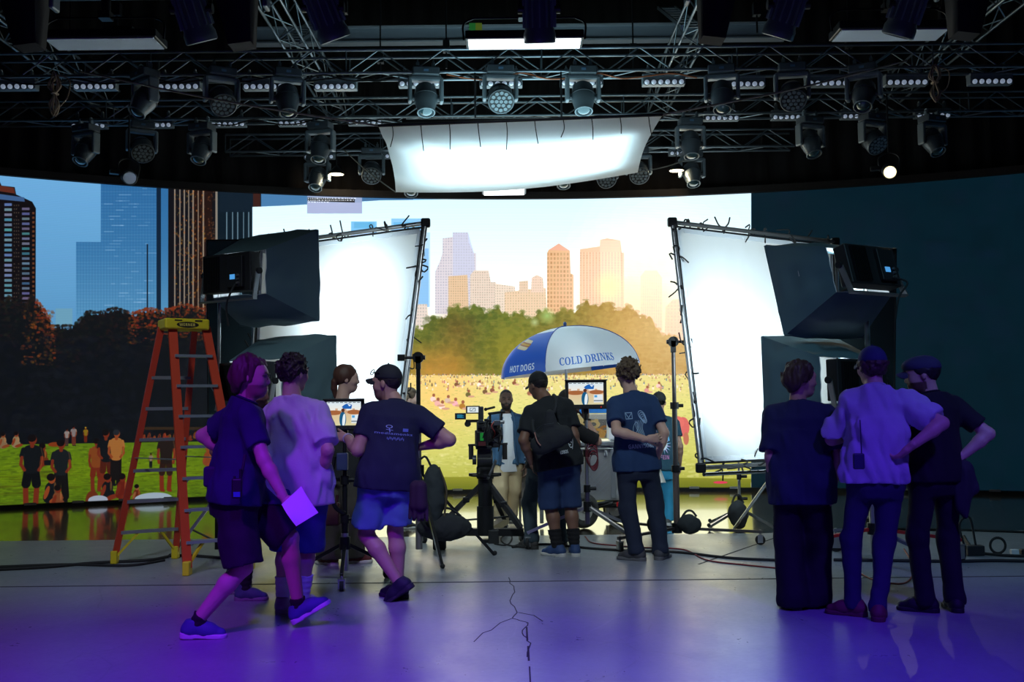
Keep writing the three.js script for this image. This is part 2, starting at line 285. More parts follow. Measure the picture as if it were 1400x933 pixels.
  man(226, 672, 84, [30, 22, 20], [40, 22, 18], [110, 38, 22], { w: 1.0, bare: 1 }); man(206, 640, 20, [120, 110, 90], dk, sk); sit(284, 637, 30, [120, 60, 30], [130, 60, 30], [110, 70, 30]); for (let x = 190; x < 345; x += 7) sit(x, 600 + rnd() * 4, rr(8, 14), [rr(60, 120), rr(30, 70), 26], sk);
  rect(195, 584, 300, 588, 'rgba(70,46,24,0.6)');
  // the strip above the camera field
  rect(346, 240, 565, 290, 'rgb(74,128,176)'); rect(300, 250, 357, 290, 'rgb(16,30,44)'); rect(448, 250, 565, 290, 'rgb(66,118,166)'); rect(346, 250, 356, 300, 'rgb(60,30,26)');
  rect(905, 240, 1030, 275, 'rgb(96,80,52)'); rect(905, 250, 926, 275, 'rgb(92,140,180)'); rect(926, 250, 972, 275, 'rgb(132,60,64)'); cells(982, 255, 1028, 271, 12, 4, 0.5, 0.5, () => 'rgba(190,170,120,0.7)');
  // right wing: switched to a flat dark teal
  rect(1027, 150, 1500, 740, 'rgb(3,27,38)');
  for (let i = 0; i < 500; i++) { const x = rr(1027, 1480), y = rr(220, 700); rect(x, y, x + rr(5, 40), y + rr(3, 30), `rgba(${rnd() < 0.5 ? '2,16,26' : '8,32,46'},0.10)`); }
  // the bright camera field
  const field = [[345, 283], [520, 274], [700, 270], [905, 270], [1027, 263], [1027, 700], [345, 700]];
  clipRect(field);
  c.fillStyle = vgrad(262, 520, [[0, [229, 247, 255]], [0.35, [240, 251, 255]], [0.8, [255, 250, 236]], [1, [255, 240, 205]]]); c.fillRect(0, 0, SW, SH);
  rect(480, 303, 515, 330, 'rgb(130,205,240)'); rect(535, 299, 576, 330, 'rgb(150,214,244)'); rect(480, 318, 588, 420, 'rgb(200,234,250)'); rect(560, 340, 586, 420, 'rgb(150,206,240)');
  for (const [x, w] of [[484, 24], [504, 8], [538, 14], [554, 20]]) rect(x, 304, x + w, 312, 'rgba(90,180,230,0.6)');
  const tower = (pts, base, win, x0, y0, x1, y1, nx, ny, a = 0.5, fx = 0.5, fy = 0.55) => { poly(pts, rgb(base)); clipRect(pts); cells(x0, y0, x1, y1, nx, ny, fx, fy, () => rgb(win, a * rr(0.5, 1.1))); c.restore(); };
  tower([[595, 430], [595, 372], [602, 356], [605, 345], [605, 326], [619, 324], [619, 318], [640, 318], [641, 332], [648, 346], [651, 346], [651, 430]], [232, 226, 230], [172, 168, 190], 595, 318, 651, 430, 16, 30, 0.6);
  poly([[619, 318], [640, 318], [648, 346], [650, 380], [619, 380]], 'rgba(206,214,238,0.55)');
  tower([[567, 470], [567, 424], [572, 416], [584, 416], [585, 432], [596, 432], [596, 470]], [236, 226, 214], [180, 160, 150], 567, 416, 596, 470, 8, 12, 0.5);
  tower([[613, 430], [613, 378], [639, 376], [641, 430]], [236, 208, 170], [190, 150, 110], 613, 378, 641, 430, 9, 16, 0.6);
  tower([[643, 440], [643, 376], [648, 370], [668, 370], [671, 386], [678, 386], [678, 440]], [238, 226, 208], [176, 150, 128], 643, 372, 678, 440, 11, 20, 0.55);
  tower([[676, 440], [677, 388], [704, 392], [706, 440]], [240, 230, 212], [190, 160, 128], 676, 390, 706, 440, 9, 14, 0.5);
  tower([[690, 440], [690, 400], [722, 396], [746, 394], [748, 440]], [240, 220, 186], [196, 160, 110], 690, 396, 748, 440, 16, 12, 0.5);
  tower([[710, 400], [710, 385], [722, 384], [722, 400]], [238, 218, 190], [190, 150, 110], 710, 385, 722, 400, 4, 4, 0.4); tower([[726, 400], [727, 380], [734, 376], [742, 380], [744, 400]], [242, 226, 204], [200, 160, 120], 726, 378, 744, 400, 6, 6, 0.4);
  tower([[748, 440], [748, 346], [750, 342], [764, 334], [779, 343], [780, 374], [784, 376], [784, 440]], [238, 196, 146], [196, 136, 86], 748, 346, 784, 440, 8, 16, 0.75, 0.55, 0.6);
  poly([[750, 342], [764, 333], [779, 343]], 'rgb(240,190,160)');
  tower([[793, 440], [793, 341], [820, 337], [821, 328], [830, 326], [848, 329], [850, 346], [853, 346], [853, 440]], [242, 204, 158], [204, 146, 96], 793, 345, 853, 440, 14, 28, 0.55, 0.45, 0.7);
  poly([[820, 328], [848, 329], [851, 440], [822, 440]], 'rgba(255,232,206,0.6)');
  for (let x = 796; x < 852; x += 4.3) line(x, 345, x, 440, 0.7, 'rgba(255,236,210,0.7)');
  tower([[876, 470], [876, 378], [882, 370], [898, 370], [905, 380], [906, 470]], [255, 236, 222], [250, 214, 196], 876, 376, 906, 470, 10, 20, 0.6, 0.4, 0.8); tower([[908, 480], [910, 420], [920, 410], [940, 408], [945, 480]], [252, 230, 206], [246, 206, 170], 908, 412, 945, 480, 8, 14, 0.4); tower([[845, 440], [848, 420], [862, 416], [870, 440]], [250, 220, 184], [230, 180, 140], 845, 416, 870, 440, 5, 6, 0.3);
  glow(850, 400, 120, [255, 250, 225], 0.55); glow(905, 360, 150, [255, 250, 235], 0.5);
  // trees of the park
  const tt = (x) => 452 - 30 * Math.exp(-(((x - 632) / 42) ** 2)) - 20 * Math.exp(-(((x - 690) / 34) ** 2)) - 18 * Math.exp(-(((x - 745) / 30) ** 2)) - 36 * Math.exp(-(((x - 812) / 46) ** 2)) - 18 * Math.exp(-(((x - 870) / 30) ** 2)) + 14 * smooth(880, 930, x) + 4 * Math.sin(x * 0.21) + 2 * Math.sin(x * 0.57);
  const treeCol = (x, y, k) => { const gold = smooth(690, 880, x), pale = smooth(840, 930, x), low = smooth(430, 510, y); const a = [104 + 30 * k, 118 + 24 * k, 44 + 16 * k], b = [206 + 20 * k, 160 + 26 * k, 84 + 20 * k], d = [236 + 10 * k, 206 + 18 * k, 150 + 20 * k]; return [0, 1, 2].map((i) => mixn(mixn(mixn(a[i], b[i], gold), d[i], pale * 0.8), [186, 140, 60][i], low * 0.45)); };
  { const pts = [[340, 530]]; for (let x = 340; x <= 1030; x += 2) pts.push([x, tt(x) + rr(-2, 2)]); pts.push([1030, 530]); const q0 = P(560, 450)[0], q1 = P(960, 450)[0], g = c.createLinearGradient(q0, 0, q1, 0); for (let i = 0; i <= 8; i++) g.addColorStop(i / 8, rgb(treeCol(560 + 50 * i, 470, 0))); poly(pts, g); }
  for (let i = 0; i < 5200; i++) { const x = rr(345, 1025), t = tt(x), y = t - 2 + Math.pow(rnd(), 1.1) * (512 - t), k = rr(-1.1, 0.9) - smooth(0, 60, y - t) * 0.4; blob(x, y, rr(1, 5.5), rr(0.8, 3.4), rgb(treeCol(x, y, k).map((v) => clamp(v, 0, 255)), rr(0.25, 0.6))); }
  for (let i = 0; i < 240; i++) { const x = rr(580, 680), y = rr(432, 505); blob(x, y, rr(2, 8), rr(2, 5), rgb([70, 80, 26], 0.22)); }
  glow(625, 452, 40, [176, 90, 50], 0.3); glow(700, 480, 60, [196, 176, 40], 0.35); glow(620, 500, 40, [240, 140, 50], 0.4); glow(585, 505, 45, [250, 150, 60], 0.45); glow(870, 460, 90, [255, 220, 150], 0.4);
  // lawn
  rect(340, 512, 1030, 720, vgrad(512, 675, [[0, [238, 228, 150]], [0.3, [234, 230, 138]], [0.7, [216, 214, 110]], [1, [172, 174, 66]]]));
  for (let i = 0; i < 7000; i++) { const x = rr(345, 1027), d2 = rnd(), y = 516 + d2 * 158, k = rnd(); blob(x, y, rr(0.8, 2 + 5 * d2), rr(0.3, 0.5 + 1.3 * d2), rgb(k < 0.5 ? [248, 242, 178] : [184, 184, 78], rr(0.08, 0.4))); }
  rect(345, 655, 1027, 700, vgrad(655, 675, [[0, [150, 150, 46]], [1, [104, 112, 28]]]));
  glow(600, 540, 90, [255, 196, 90], 0.35);
  // the crowd resting on the lawn
  for (let i = 0; i < 520; i++) { const x = rr(560, 950), y = 512 + Math.pow(rnd(), 2.6) * 22, s = 0.42 + (y - 510) * 0.025, k = rnd(); const q = k < 0.35 ? [250, 240, 226] : k < 0.5 ? [220, 130, 120] : k < 0.7 ? [196, 140, 96] : k < 0.85 ? [120, 96, 70] : [110, 140, 170]; blob(x, y, rr(0.8, 1.7) * s, rr(1.2, 2.8) * s, rgb(q, 0.85)); if (rnd() < 0.5) blob(x, y - 2.6 * s, 0.8 * s, 0.9 * s, rgb([150, 90, 60], 0.9)); }
  for (const [x, y, q] of [[592, 546, [250, 226, 214]], [604, 556, [255, 236, 226]], [598, 552, [240, 190, 180]], [622, 552, [250, 190, 200]], [632, 556, [190, 130, 50]], [612, 548, [230, 200, 180]], [663, 536, [130, 96, 60]], [673, 534, [150, 90, 70]], [703, 524, [150, 90, 60]], [724, 538, [170, 110, 80]], [884, 534, [230, 160, 150]], [900, 528, [250, 220, 210]], [640, 540, [120, 110, 60]], [624, 526, [140, 90, 60]], [655, 526, [250, 240, 230]]]) { const s = 0.34 + (y - 505) * 0.008; blob(x, y, 6 * s, 5.5 * s, rgb(q)); blob(x + 1, y - 8 * s, 3 * s, 3.4 * s, rgb([170, 100, 70])); blob(x + 7 * s, y + 4 * s, 8 * s, 2.4 * s, rgb([226, 170, 140])); }
  blob(934, 584, 9, 14, 'rgb(228,112,104)'); blob(926, 578, 10, 9, 'rgb(232,120,110)'); blob(938, 600, 4, 9, 'rgb(200,120,90)'); blob(985, 660, 10, 1.8, 'rgb(226,60,90)');
  glow(748, 432, 14, [200, 255, 160], 0.6); glow(731, 441, 8, [235, 255, 200], 0.6); glow(830, 392, 26, [255, 255, 190], 0.5);
  // small window with readings at the top of the field
  c.restore();
  rect(420, 268, 495, 292, 'rgb(158,176,214)'); rect(420, 277, 495, 292, 'rgb(176,188,226)');
  c.fillStyle = 'rgb(20,26,34)'; { const a = P(420.5, 270), b = P(485, 277); c.fillRect(a[0], a[1], b[0] - a[0], b[1] - a[1]); }
  c.fillStyle = 'rgb(236,240,246)'; for (let r = 0; r < 4; r++) { let x = 421; while (x < (r < 2 ? 484 : 450)) { const w = rr(1, 3.4); const a = P(x, 270.6 + r * 2.6); if (r < 3) c.fillRect(a[0], a[1], w * 1.75, 2.4); x += w + rr(0.6, 1.6); } }
  // faint rows of diodes
  for (let y = 0; y < SH; y += 4) { c.fillStyle = 'rgba(0,0,0,0.05)'; c.fillRect(0, y, SW, 1); }
  // the field is driven to full output, the picture round it is dimmed: write both in light levels
  const im = c.getImageData(0, 0, SW, SH), d = im.data, lut = new Uint8Array(256), enc = (l) => Math.round(255 * (l <= 0.0031308 ? l * 12.92 : 1.055 * Math.pow(l, 1 / 2.4) - 0.055));
  for (let i = 0; i < 256; i++) { const s = i / 255, l = s <= 0.04045 ? s / 12.92 : Math.pow((s + 0.055) / 1.055, 2.4); lut[i] = enc(clamp(l / GAIN * (1 + (GAIN - 1) * smooth(0.75, 1, l)), 0, 1)); }
  for (let i = 0; i < d.length; i += 4) { d[i] = lut[d[i]]; d[i + 1] = lut[d[i + 1]]; d[i + 2] = lut[d[i + 2]]; }
  c.putImageData(im, 0, 0);
}
const ledWall = thing('led_wall', 'huge curved video wall showing a sunlit city park lawn with skyline', 'video wall', [WALL.cx, 0, WALL.cz]);
for (let h = 0; h < 2; h++) {
  const t = canvasTex(SW / 2, SH, (c) => c.drawImage(screenCanvas, -h * SW / 2, 0));
  const n = 60, a0 = mixn(WALL.a0, WALL.a1, h / 2), a1 = mixn(WALL.a0, WALL.a1, (h + 1) / 2), g = new THREE.PlaneGeometry(1, 1, n, 1), p = g.attributes.position, uv = g.attributes.uv;
  for (let i = 0; i < p.count; i++) { const a = mixn(a0, a1, uv.getX(i)), y = mixn(WALL.y0, WALL.y1, uv.getY(i)); p.setXYZ(i, WALL.R * Math.sin(a), y, -WALL.R * Math.cos(a)); }
  g.computeVertexNormals();
  part(ledWall, 'screen', g, new THREE.MeshStandardMaterial({ color: C(0.01, 0.01, 0.011), roughness: 0.7, emissive: C(1, 1, 1), emissiveMap: t, emissiveIntensity: GAIN }));
}
{ // cabinet behind the screen, header and base rail
  const arc = (r, y0, y1, dep) => { const n = 48, sh = new THREE.Shape(); for (let i = 0; i <= n; i++) { const a = mixn(WALL.a0, WALL.a1, i / n); sh[i ? 'lineTo' : 'moveTo'](r * Math.sin(a), r * Math.cos(a)); } for (let i = n; i >= 0; i--) { const a = mixn(WALL.a0, WALL.a1, i / n); sh.lineTo((r + dep) * Math.sin(a), (r + dep) * Math.cos(a)); } return new THREE.ExtrudeGeometry(sh, { depth: y1 - y0, bevelEnabled: false, curveSegments: 1 }).rotateX(-Math.PI / 2).translate(0, y0, 0); };
  part(ledWall, 'cabinet', arc(WALL.R + 0.02, 0.02, WALL.y1 + 0.02, 0.18), M.blackMetal);
  part(ledWall, 'header', arc(WALL.R - 0.05, WALL.y1 + 0.005, WALL.y1 + 0.12, 0.3), mat([0.02, 0.014, 0.012], 0.8));
  part(ledWall, 'base_rail', arc(WALL.R - 0.12, 0.0, 0.06, 0.11), M.blackMetal);
  for (let i = 0; i < 26; i++) { const a = mixn(-0.5, 0.5, (i + 0.5) / 26); part(ledWall, 'bracket', bx(0.16, 0.035, 0.03, 0, 0, 0).rotateY(-a).translate((WALL.R - 0.135) * Math.sin(a), 0.065, -(WALL.R - 0.135) * Math.cos(a)), M.steel); }
}
// black drapes hanging above and behind the screen
for (let k = 0; k < 6; k++) {
  const a0 = mixn(-0.62, 0.62, k / 6), a1 = mixn(-0.62, 0.62, (k + 1) / 6), g = new THREE.PlaneGeometry(1, 1, 60, 1), p = g.attributes.position, uv = g.attributes.uv;
  for (let i = 0; i < p.count; i++) { const u = uv.getX(i), a = mixn(a0, a1, u), R = 17.6 + 0.05 * Math.sin(u * 62 + k) + 0.03 * Math.sin(u * 23); p.setXYZ(i, R * Math.sin(a), mixn(4.6, 8.8, uv.getY(i)), -R * Math.cos(a)); }
  g.computeVertexNormals(); g.translate(WALL.cx, 0, WALL.cz);
  solo('black_drape', g, mat([0.016, 0.012, 0.011], 0.95, 0, { side: THREE.DoubleSide }), 'black drape hanging above the curved video wall', 'drape', 'black drapes above the video wall');
}
// the glow of the bright field as a light of its size
areaLight(C(0.95, 0.98, 0.92), 0.9, 8.2, 4.4, [0.0, 2.5, -16.9], [0.2, 2.3, 0]);

// ---------- people: distance fields meshed on a grid (surface nets) ----------
function isoMesh(sdf, lo, hi, cell) {
  const nx = Math.ceil((hi[0] - lo[0]) / cell) + 2, ny = Math.ceil((hi[1] - lo[1]) / cell) + 2, nz = Math.ceil((hi[2] - lo[2]) / cell) + 2;
  const f = new Float32Array(nx * ny * nz), B = 6, id = (i, j, k) => i + nx * (j + ny * k), reach = B * cell * 0.87 * 1.25 + 0.012;
  for (let k0 = 0; k0 < nz; k0 += B) for (let j0 = 0; j0 < ny; j0 += B) for (let i0 = 0; i0 < nx; i0 += B) {
    const c = sdf(lo[0] + (i0 + B / 2) * cell, lo[1] + (j0 + B / 2) * cell, lo[2] + (k0 + B / 2) * cell), skip = Math.abs(c) > reach;
    for (let k = k0; k < Math.min(nz, k0 + B); k++) for (let j = j0; j < Math.min(ny, j0 + B); j++) for (let i = i0; i < Math.min(nx, i0 + B); i++)
      f[id(i, j, k)] = skip ? c : sdf(lo[0] + i * cell, lo[1] + j * cell, lo[2] + k * cell);
  }
  const vid = new Int32Array(nx * ny * nz).fill(-1), pos = [], idx = [];
  const off = [[0, 0, 0], [1, 0, 0], [0, 1, 0], [1, 1, 0], [0, 0, 1], [1, 0, 1], [0, 1, 1], [1, 1, 1]], edges = [[0, 1], [2, 3], [4, 5], [6, 7], [0, 2], [1, 3], [4, 6], [5, 7], [0, 4], [1, 5], [2, 6], [3, 7]];
  const v = new Float32Array(8);
  for (let k = 0; k < nz - 1; k++) for (let j = 0; j < ny - 1; j++) for (let i = 0; i < nx - 1; i++) {
    let m = 0; const b = id(i, j, k);
    v[0] = f[b]; v[1] = f[b + 1]; v[2] = f[b + nx]; v[3] = f[b + nx + 1]; const b2 = b + nx * ny; v[4] = f[b2]; v[5] = f[b2 + 1]; v[6] = f[b2 + nx]; v[7] = f[b2 + nx + 1];
    for (let q = 0; q < 8; q++) if (v[q] < 0) m |= 1 << q;
    if (m === 0 || m === 255) continue;
    let x = 0, y = 0, z = 0, n = 0;
    for (const [p, q] of edges) if ((v[p] < 0) !== (v[q] < 0)) { const t = v[p] / (v[p] - v[q]); x += off[p][0] + t * (off[q][0] - off[p][0]); y += off[p][1] + t * (off[q][1] - off[p][1]); z += off[p][2] + t * (off[q][2] - off[p][2]); n++; }
    vid[b] = pos.length / 3; pos.push(lo[0] + (i + x / n) * cell, lo[1] + (j + y / n) * cell, lo[2] + (k + z / n) * cell);
  }
  const face = (a, b, c, d, flip) => { if (a < 0 || b < 0 || c < 0 || d < 0) return; if (flip) idx.push(a, c, b, a, d, c); else idx.push(a, b, c, a, c, d); };
  for (let k = 1; k < nz - 1; k++) for (let j = 1; j < ny - 1; j++) for (let i = 1; i < nx - 1; i++) {
    const b = id(i, j, k), s = f[b] < 0;
    if (s !== f[b + 1] < 0) face(vid[b - nx - nx * ny], vid[b - nx * ny], vid[b], vid[b - nx], !s);
    if (s !== f[b + nx] < 0) face(vid[b - 1 - nx * ny], vid[b - 1], vid[b], vid[b - nx * ny], !s);
    if (s !== f[b + nx * ny] < 0) face(vid[b - 1 - nx], vid[b - nx], vid[b], vid[b - 1], !s);
  }
  const g = new THREE.BufferGeometry();
  g.setAttribute('position', new THREE.BufferAttribute(new Float32Array(pos), 3)); g.setIndex(idx); g.computeVertexNormals();
  const uv = new Float32Array(pos.length / 3 * 2); for (let i = 0; i < uv.length / 2; i++) { uv[2 * i] = pos[3 * i] + pos[3 * i + 2]; uv[2 * i + 1] = pos[3 * i + 1]; }
  g.setAttribute('uv', new THREE.BufferAttribute(uv, 2));
  return g;
}
const smin = (a, b, k) => { const h = Math.max(k - Math.abs(a - b), 0) / k; return Math.min(a, b) - h * h * k * 0.25; };
const smax = (a, b, k) => -smin(-a, -b, k);
function cap(a, b, ra, rb) {                                         // tapered capsule
  const ax = a.x, ay = a.y, az = a.z, dx = b.x - ax, dy = b.y - ay, dz = b.z - az, L2 = dx * dx + dy * dy + dz * dz || 1e-9;
  return (x, y, z) => { const px = x - ax, py = y - ay, pz = z - az, t = clamp((px * dx + py * dy + pz * dz) / L2, 0, 1), qx = px - dx * t, qy = py - dy * t, qz = pz - dz * t; return Math.sqrt(qx * qx + qy * qy + qz * qz) - (ra + (rb - ra) * t); };
}
function ell(cx, cy, cz, rx, ry, rz) { const m = Math.min(rx, ry, rz); return (x, y, z) => { const a = (x - cx) / rx, b = (y - cy) / ry, c = (z - cz) / rz, k0 = Math.sqrt(a * a + b * b + c * c), k1 = Math.sqrt(a * a / rx / rx + b * b / ry / ry + c * c / rz / rz); return k0 < 1e-6 ? -m : k0 * (k0 - 1) / k1; }; }
const union = (list, k) => (x, y, z) => { let d = 9; for (const f of list) { const e = f(x, y, z); d = k ? smin(d, e, k) : Math.min(d, e); } return d; };
const planeCut = (p, n) => { const c = p.dot(n); return (x, y, z) => x * n.x + y * n.y + z * n.z - c; };   // positive on the side n points to
function ik(a, t, l1, l2, pole) {
  const d = t.clone().sub(a); let L = d.length(); const m = (l1 + l2) * 0.999; if (L > m) { d.multiplyScalar(m / L); L = m; } const n = d.clone().normalize();
  const c = (l1 * l1 + L * L - l2 * l2) / (2 * L), h = Math.sqrt(Math.max(0, l1 * l1 - c * c)), q = pole.clone().addScaledVector(n, -pole.dot(n)).normalize();
  return [a.clone().addScaledVector(n, c).addScaledVector(q, h), a.clone().add(d)];
}
const mergeKeep = (list) => mergeGeometries(list.map((g) => { if (!g.attributes.color) { const c = new Float32Array(g.attributes.position.count * 3).fill(1); g.setAttribute('color', new THREE.BufferAttribute(c, 3)); } return g; }));
const boundsOf = (pts, r) => { const b = new THREE.Box3().setFromPoints(pts).expandByScalar(r); return [b.min.toArray(), b.max.toArray()]; };
const shirtBump = dataTex(128, (x, y) => 128 + 60 * noise3(x / 1.5, y / 1.5, 2) + 50 * noise3(x / 6, y / 6, 4)); shirtBump.repeat.set(8, 8);
const cloth = (c, rough = 0.88) => mat(c, rough, 0, { bumpMap: shirtBump, bumpScale: 0.0012 });

// a hand: y along the fingers, x to the thumb, z out of the palm
function handMesh(w, dir, palm, side, s, curl = 0.45, spread = 0.03, thumbIn = 0.3) {
  const Y = dir.clone().normalize(), Z = palm.clone().addScaledVector(Y, -palm.dot(Y)).normalize(), X = new THREE.Vector3().crossVectors(Y, Z).multiplyScalar(side);
  const prim = []; const P = (x, y, z) => V(x, y, z);
  prim.push(cap(P(0.022, 0.025, 0), P(0.026, 0.085, 0), 0.017, 0.014), cap(P(0.0, 0.02, 0), P(0.004, 0.09, 0), 0.018, 0.014), cap(P(-0.02, 0.025, 0), P(-0.024, 0.082, 0), 0.017, 0.0135), cap(P(0, -0.03, 0), P(0, 0.03, 0), 0.024, 0.022));
  const core = union(prim, 0.018), fingers = [];
  const chain = (root, ang0, az, lens, r, c) => { let p = root, a = ang0; lens.forEach((L, i) => { a += c * (i ? 1.0 : 0.75); const q = p.clone().add(V(Math.sin(az) * Math.cos(a) * L, Math.cos(az) * Math.cos(a) * L, Math.sin(a) * L)); fingers.push(cap(p, q, r - i * 0.0008, r - 0.0008 - i * 0.0008)); p = q; }); };
  [[0.028, 0.086, 1.0], [0.009, 0.092, 1.1], [-0.009, 0.089, 1.03], [-0.025, 0.08, 0.8]].forEach(([x, y, m], i) => chain(P(x, y, 0), 0, (1.5 - i) * spread * 2.2, [0.042 * m, 0.026 * m, 0.02 * m], 0.0095, curl * (1 + 0.08 * i)));
  chain(P(0.026, 0.022, 0.006), 0.25, 0.75 - thumbIn * 0.5, [0.04, 0.03, 0.024], 0.0115, thumbIn * 0.6);
  const sdf = (x, y, z) => { let d = core(x, y, z), e = 9; for (const f of fingers) e = Math.min(e, f(x, y, z)); return smin(d, e, 0.008); };
  const g = isoMesh(sdf, [-0.06, -0.06, -0.05], [0.1, 0.2, 0.13], 0.0048);
  const m = new THREE.Matrix4().makeBasis(X, Y, Z).scale(V(s, s, s)).setPosition(w); g.applyMatrix4(m);
  if (side < 0) { const ix = g.index.array; for (let i = 0; i < ix.length; i += 3) { const t = ix[i]; ix[i] = ix[i + 1]; ix[i + 1] = t; } }
  g.computeVertexNormals(); return g;
}
function headMesh(o) {                                               // origin between the ears, z to the face
  const beard = o.beard || 0;
  const base = union([ell(0, 0.035, -0.012, 0.076, 0.092, 0.096), ell(0, -0.03, 0.022, 0.062, 0.085, 0.07), ell(0, -0.085, 0.05, 0.036, 0.032, 0.036), ell(0, 0.02, 0.05, 0.062, 0.06, 0.05)], 0.04);
  const nose = union([cap(V(0, 0.014, 0.09), V(0, -0.026, 0.108), 0.0085, 0.012), cap(V(-0.012, -0.03, 0.095), V(0.012, -0.03, 0.095), 0.009, 0.009)], 0.012);
  const brow = cap(V(-0.045, 0.03, 0.079), V(0.045, 0.03, 0.079), 0.011, 0.011), lips = union([ell(0, -0.061, 0.089, 0.024, 0.0075, 0.012), ell(0, -0.072, 0.087, 0.02, 0.008, 0.012)], 0.004), cheek = union([ell(-0.042, -0.025, 0.062, 0.022, 0.02, 0.024), ell(0.042, -0.025, 0.062, 0.022, 0.02, 0.024)], 0);
  const ears = union([-1, 1].map((q) => ell(q * 0.077, -0.002, -0.012, 0.011, 0.032, 0.019)), 0), sock = union([-1, 1].map((q) => ell(q * 0.031, 0.008, 0.098, 0.017, 0.012, 0.017)), 0);
  const neck = cap(V(0, -0.05, -0.022), V(0, -0.19, -0.035), 0.053, 0.058);
  const sdf = (x, y, z) => { let d = base(x, y, z); d = smin(d, brow(x, y, z), 0.02); d = smin(d, cheek(x, y, z), 0.03); d = smin(d, nose(x, y, z), 0.014); d = smax(d, -sock(x, y, z), 0.014); d = smin(d, lips(x, y, z), 0.008); d = smin(d, ears(x, y, z), 0.008); d = smin(d, neck(x, y, z), 0.025); if (beard && y < -0.02) d -= beard * 0.006 * smooth(-0.02, -0.06, y) * (z > 0.0 ? 1 : 0); return d; };
  const g = isoMesh(sdf, [-0.1, -0.2, -0.13], [0.1, 0.145, 0.14], 0.0055);
  const p = g.attributes.position, col = new Float32Array(p.count * 3), hc = o.hairTint || [0.12, 0.09, 0.08];
  for (let i = 0; i < p.count; i++) {
    const x = Math.abs(p.getX(i)), y = p.getY(i), z = p.getZ(i); let c = [1, 1, 1]; const to = (q, t) => { c = c.map((v, k) => mixn(v, q[k], t)); };
    if (z > 0.06 && y < -0.05 && y > -0.084 && x < 0.025) to([0.85, 0.55, 0.55], 0.7);
    if (z > 0.06 && y > 0.024 && y < 0.037 && x > 0.012 && x < 0.05) to(hc, 0.8);
    if (beard && y < -0.045 && z > -0.02 && !(y > -0.08 && y < -0.054 && x < 0.022) && y > -0.125) to(hc, beard * smooth(-0.035, -0.06, y - Math.max(0, (x - 0.045)) * 1.2));
    if (beard && z > 0.07 && y < -0.042 && y > -0.056 && x < 0.032) to(hc, beard * 0.8);
    col.set(c, 3 * i);
  }
  g.setAttribute('color', new THREE.BufferAttribute(col, 3));
  const out = [g];
  for (const q of [-1, 1]) { const e = new THREE.SphereGeometry(0.0125, 14, 10).rotateX(Math.PI / 2).translate(q * 0.031, 0.007, 0.0795), n = e.attributes.position.count, cc = new Float32Array(n * 3); for (let i = 0; i < n; i++) { const dx = e.attributes.position.getX(i) - q * 0.031, dy = e.attributes.position.getY(i) - 0.007, r = Math.hypot(dx, dy), fr = e.attributes.position.getZ(i) > 0.08; cc.set(fr && r < 0.0055 ? [0.05, 0.03, 0.02] : [1.1, 1.3, 1.5], 3 * i); } e.setAttribute('color', new THREE.BufferAttribute(cc, 3)); out.push(e); }
  return mergeKeep(out);
}
function hairMesh(o) {
  const v = o.vol || 0.012, amp = o.amp || 0.006, fr = o.freq || 40, sd = o.seed || 0, low = o.low ?? -0.055, sideLow = o.sideLow ?? -0.005, front = o.front ?? 0.062, fy = o.fy ?? 0.07;
  const skull = ell(0, 0.036, -0.014, 0.077 + v, 0.092 + v, 0.098 + v), extra = o.extra || [];
  const cutFace = (x, y, z) => Math.max(y - fy, (front + 0.25 * (y - fy)) - z);                     // inside (<0): the face opening
  const cutLow = (x, y, z) => (z > -0.03 ? sideLow - (z < 0.02 ? 0 : 0) : mixn(sideLow, low, smooth(-0.03, -0.07, z))) - y;
  const fallE = o.fall && ell(0, o.fallY || -0.03, -0.035, 0.08 + v, o.fall, 0.07 + v);
  const final = (x, y, z) => {
    let d = skull(x, y, z); if (Math.abs(d) < 0.09) d -= amp * noise3(x * fr + sd, y * fr * (o.streak || 1), z * fr) + amp * 0.5 * noise3(x * fr * 2.3, y * fr * 2.3 * (o.streak || 1), z * fr * 2.3 + sd);
    if (o.fall) d = smin(d, fallE(x, y, z) - amp * noise3(x * fr + sd, y * fr * 0.3, z * fr), 0.03);
    if (o.capped) d = Math.max(d, y - 0.045);
    d = smax(d, -cutFace(x, y, z), 0.008); d = smax(d, cutLow(x, y, z), 0.012);
    for (const e of extra) d = smin(d, e(x, y, z) - amp * 0.6 * noise3(x * fr, y * fr, z * fr), 0.012);
    return d;
  };
  return isoMesh(final, [-0.14, (o.minY ?? -0.16), -0.19], [0.14, 0.19, 0.13], 0.006);
}
function capMesh(o) {                                                 // baseball cap (or flat cap): crown and brim
  const tilt = o.tilt || 0, back = o.back ? -1 : 1, flat = o.flat;
  const e1 = ell(0, 0.045, -0.012, 0.089, flat ? 0.088 : 0.1, flat ? 0.118 : 0.108), e2 = ell(0, 0.072, 0.05, 0.082, 0.045, 0.075);
  const crown = (x, y, z) => { let d = e1(x, y, z); const line = 0.036 + 0.12 * z * back * tilt; if (flat) d = smin(d, e2(x, y, z), 0.03); return smax(d, line - y, 0.006); };
  const g = isoMesh(crown, [-0.12, 0.0, -0.16], [0.12, 0.18, 0.17], 0.006);
  const L = flat ? 0.05 : 0.082, z0 = flat ? 0.098 : 0.07;
  const brim = (x, y, z) => { const zz = z * back, a = x / 0.08, b = (zz - z0) / (L + 0.02), e = (Math.sqrt(a * a + b * b) - 1) * 0.08, h = 0.046 - 0.8 * x * x / 0.1 - 0.13 * (zz - 0.08) * (flat ? 2 : 1); return Math.max(e, Math.abs(y - h) - 0.0055, z0 - 0.01 - zz); };
  const b = isoMesh(brim, [-0.1, -0.03, back > 0 ? 0.05 : -0.2], [0.1, 0.09, back > 0 ? 0.2 : -0.05], 0.0048);
  return [g, b];
}

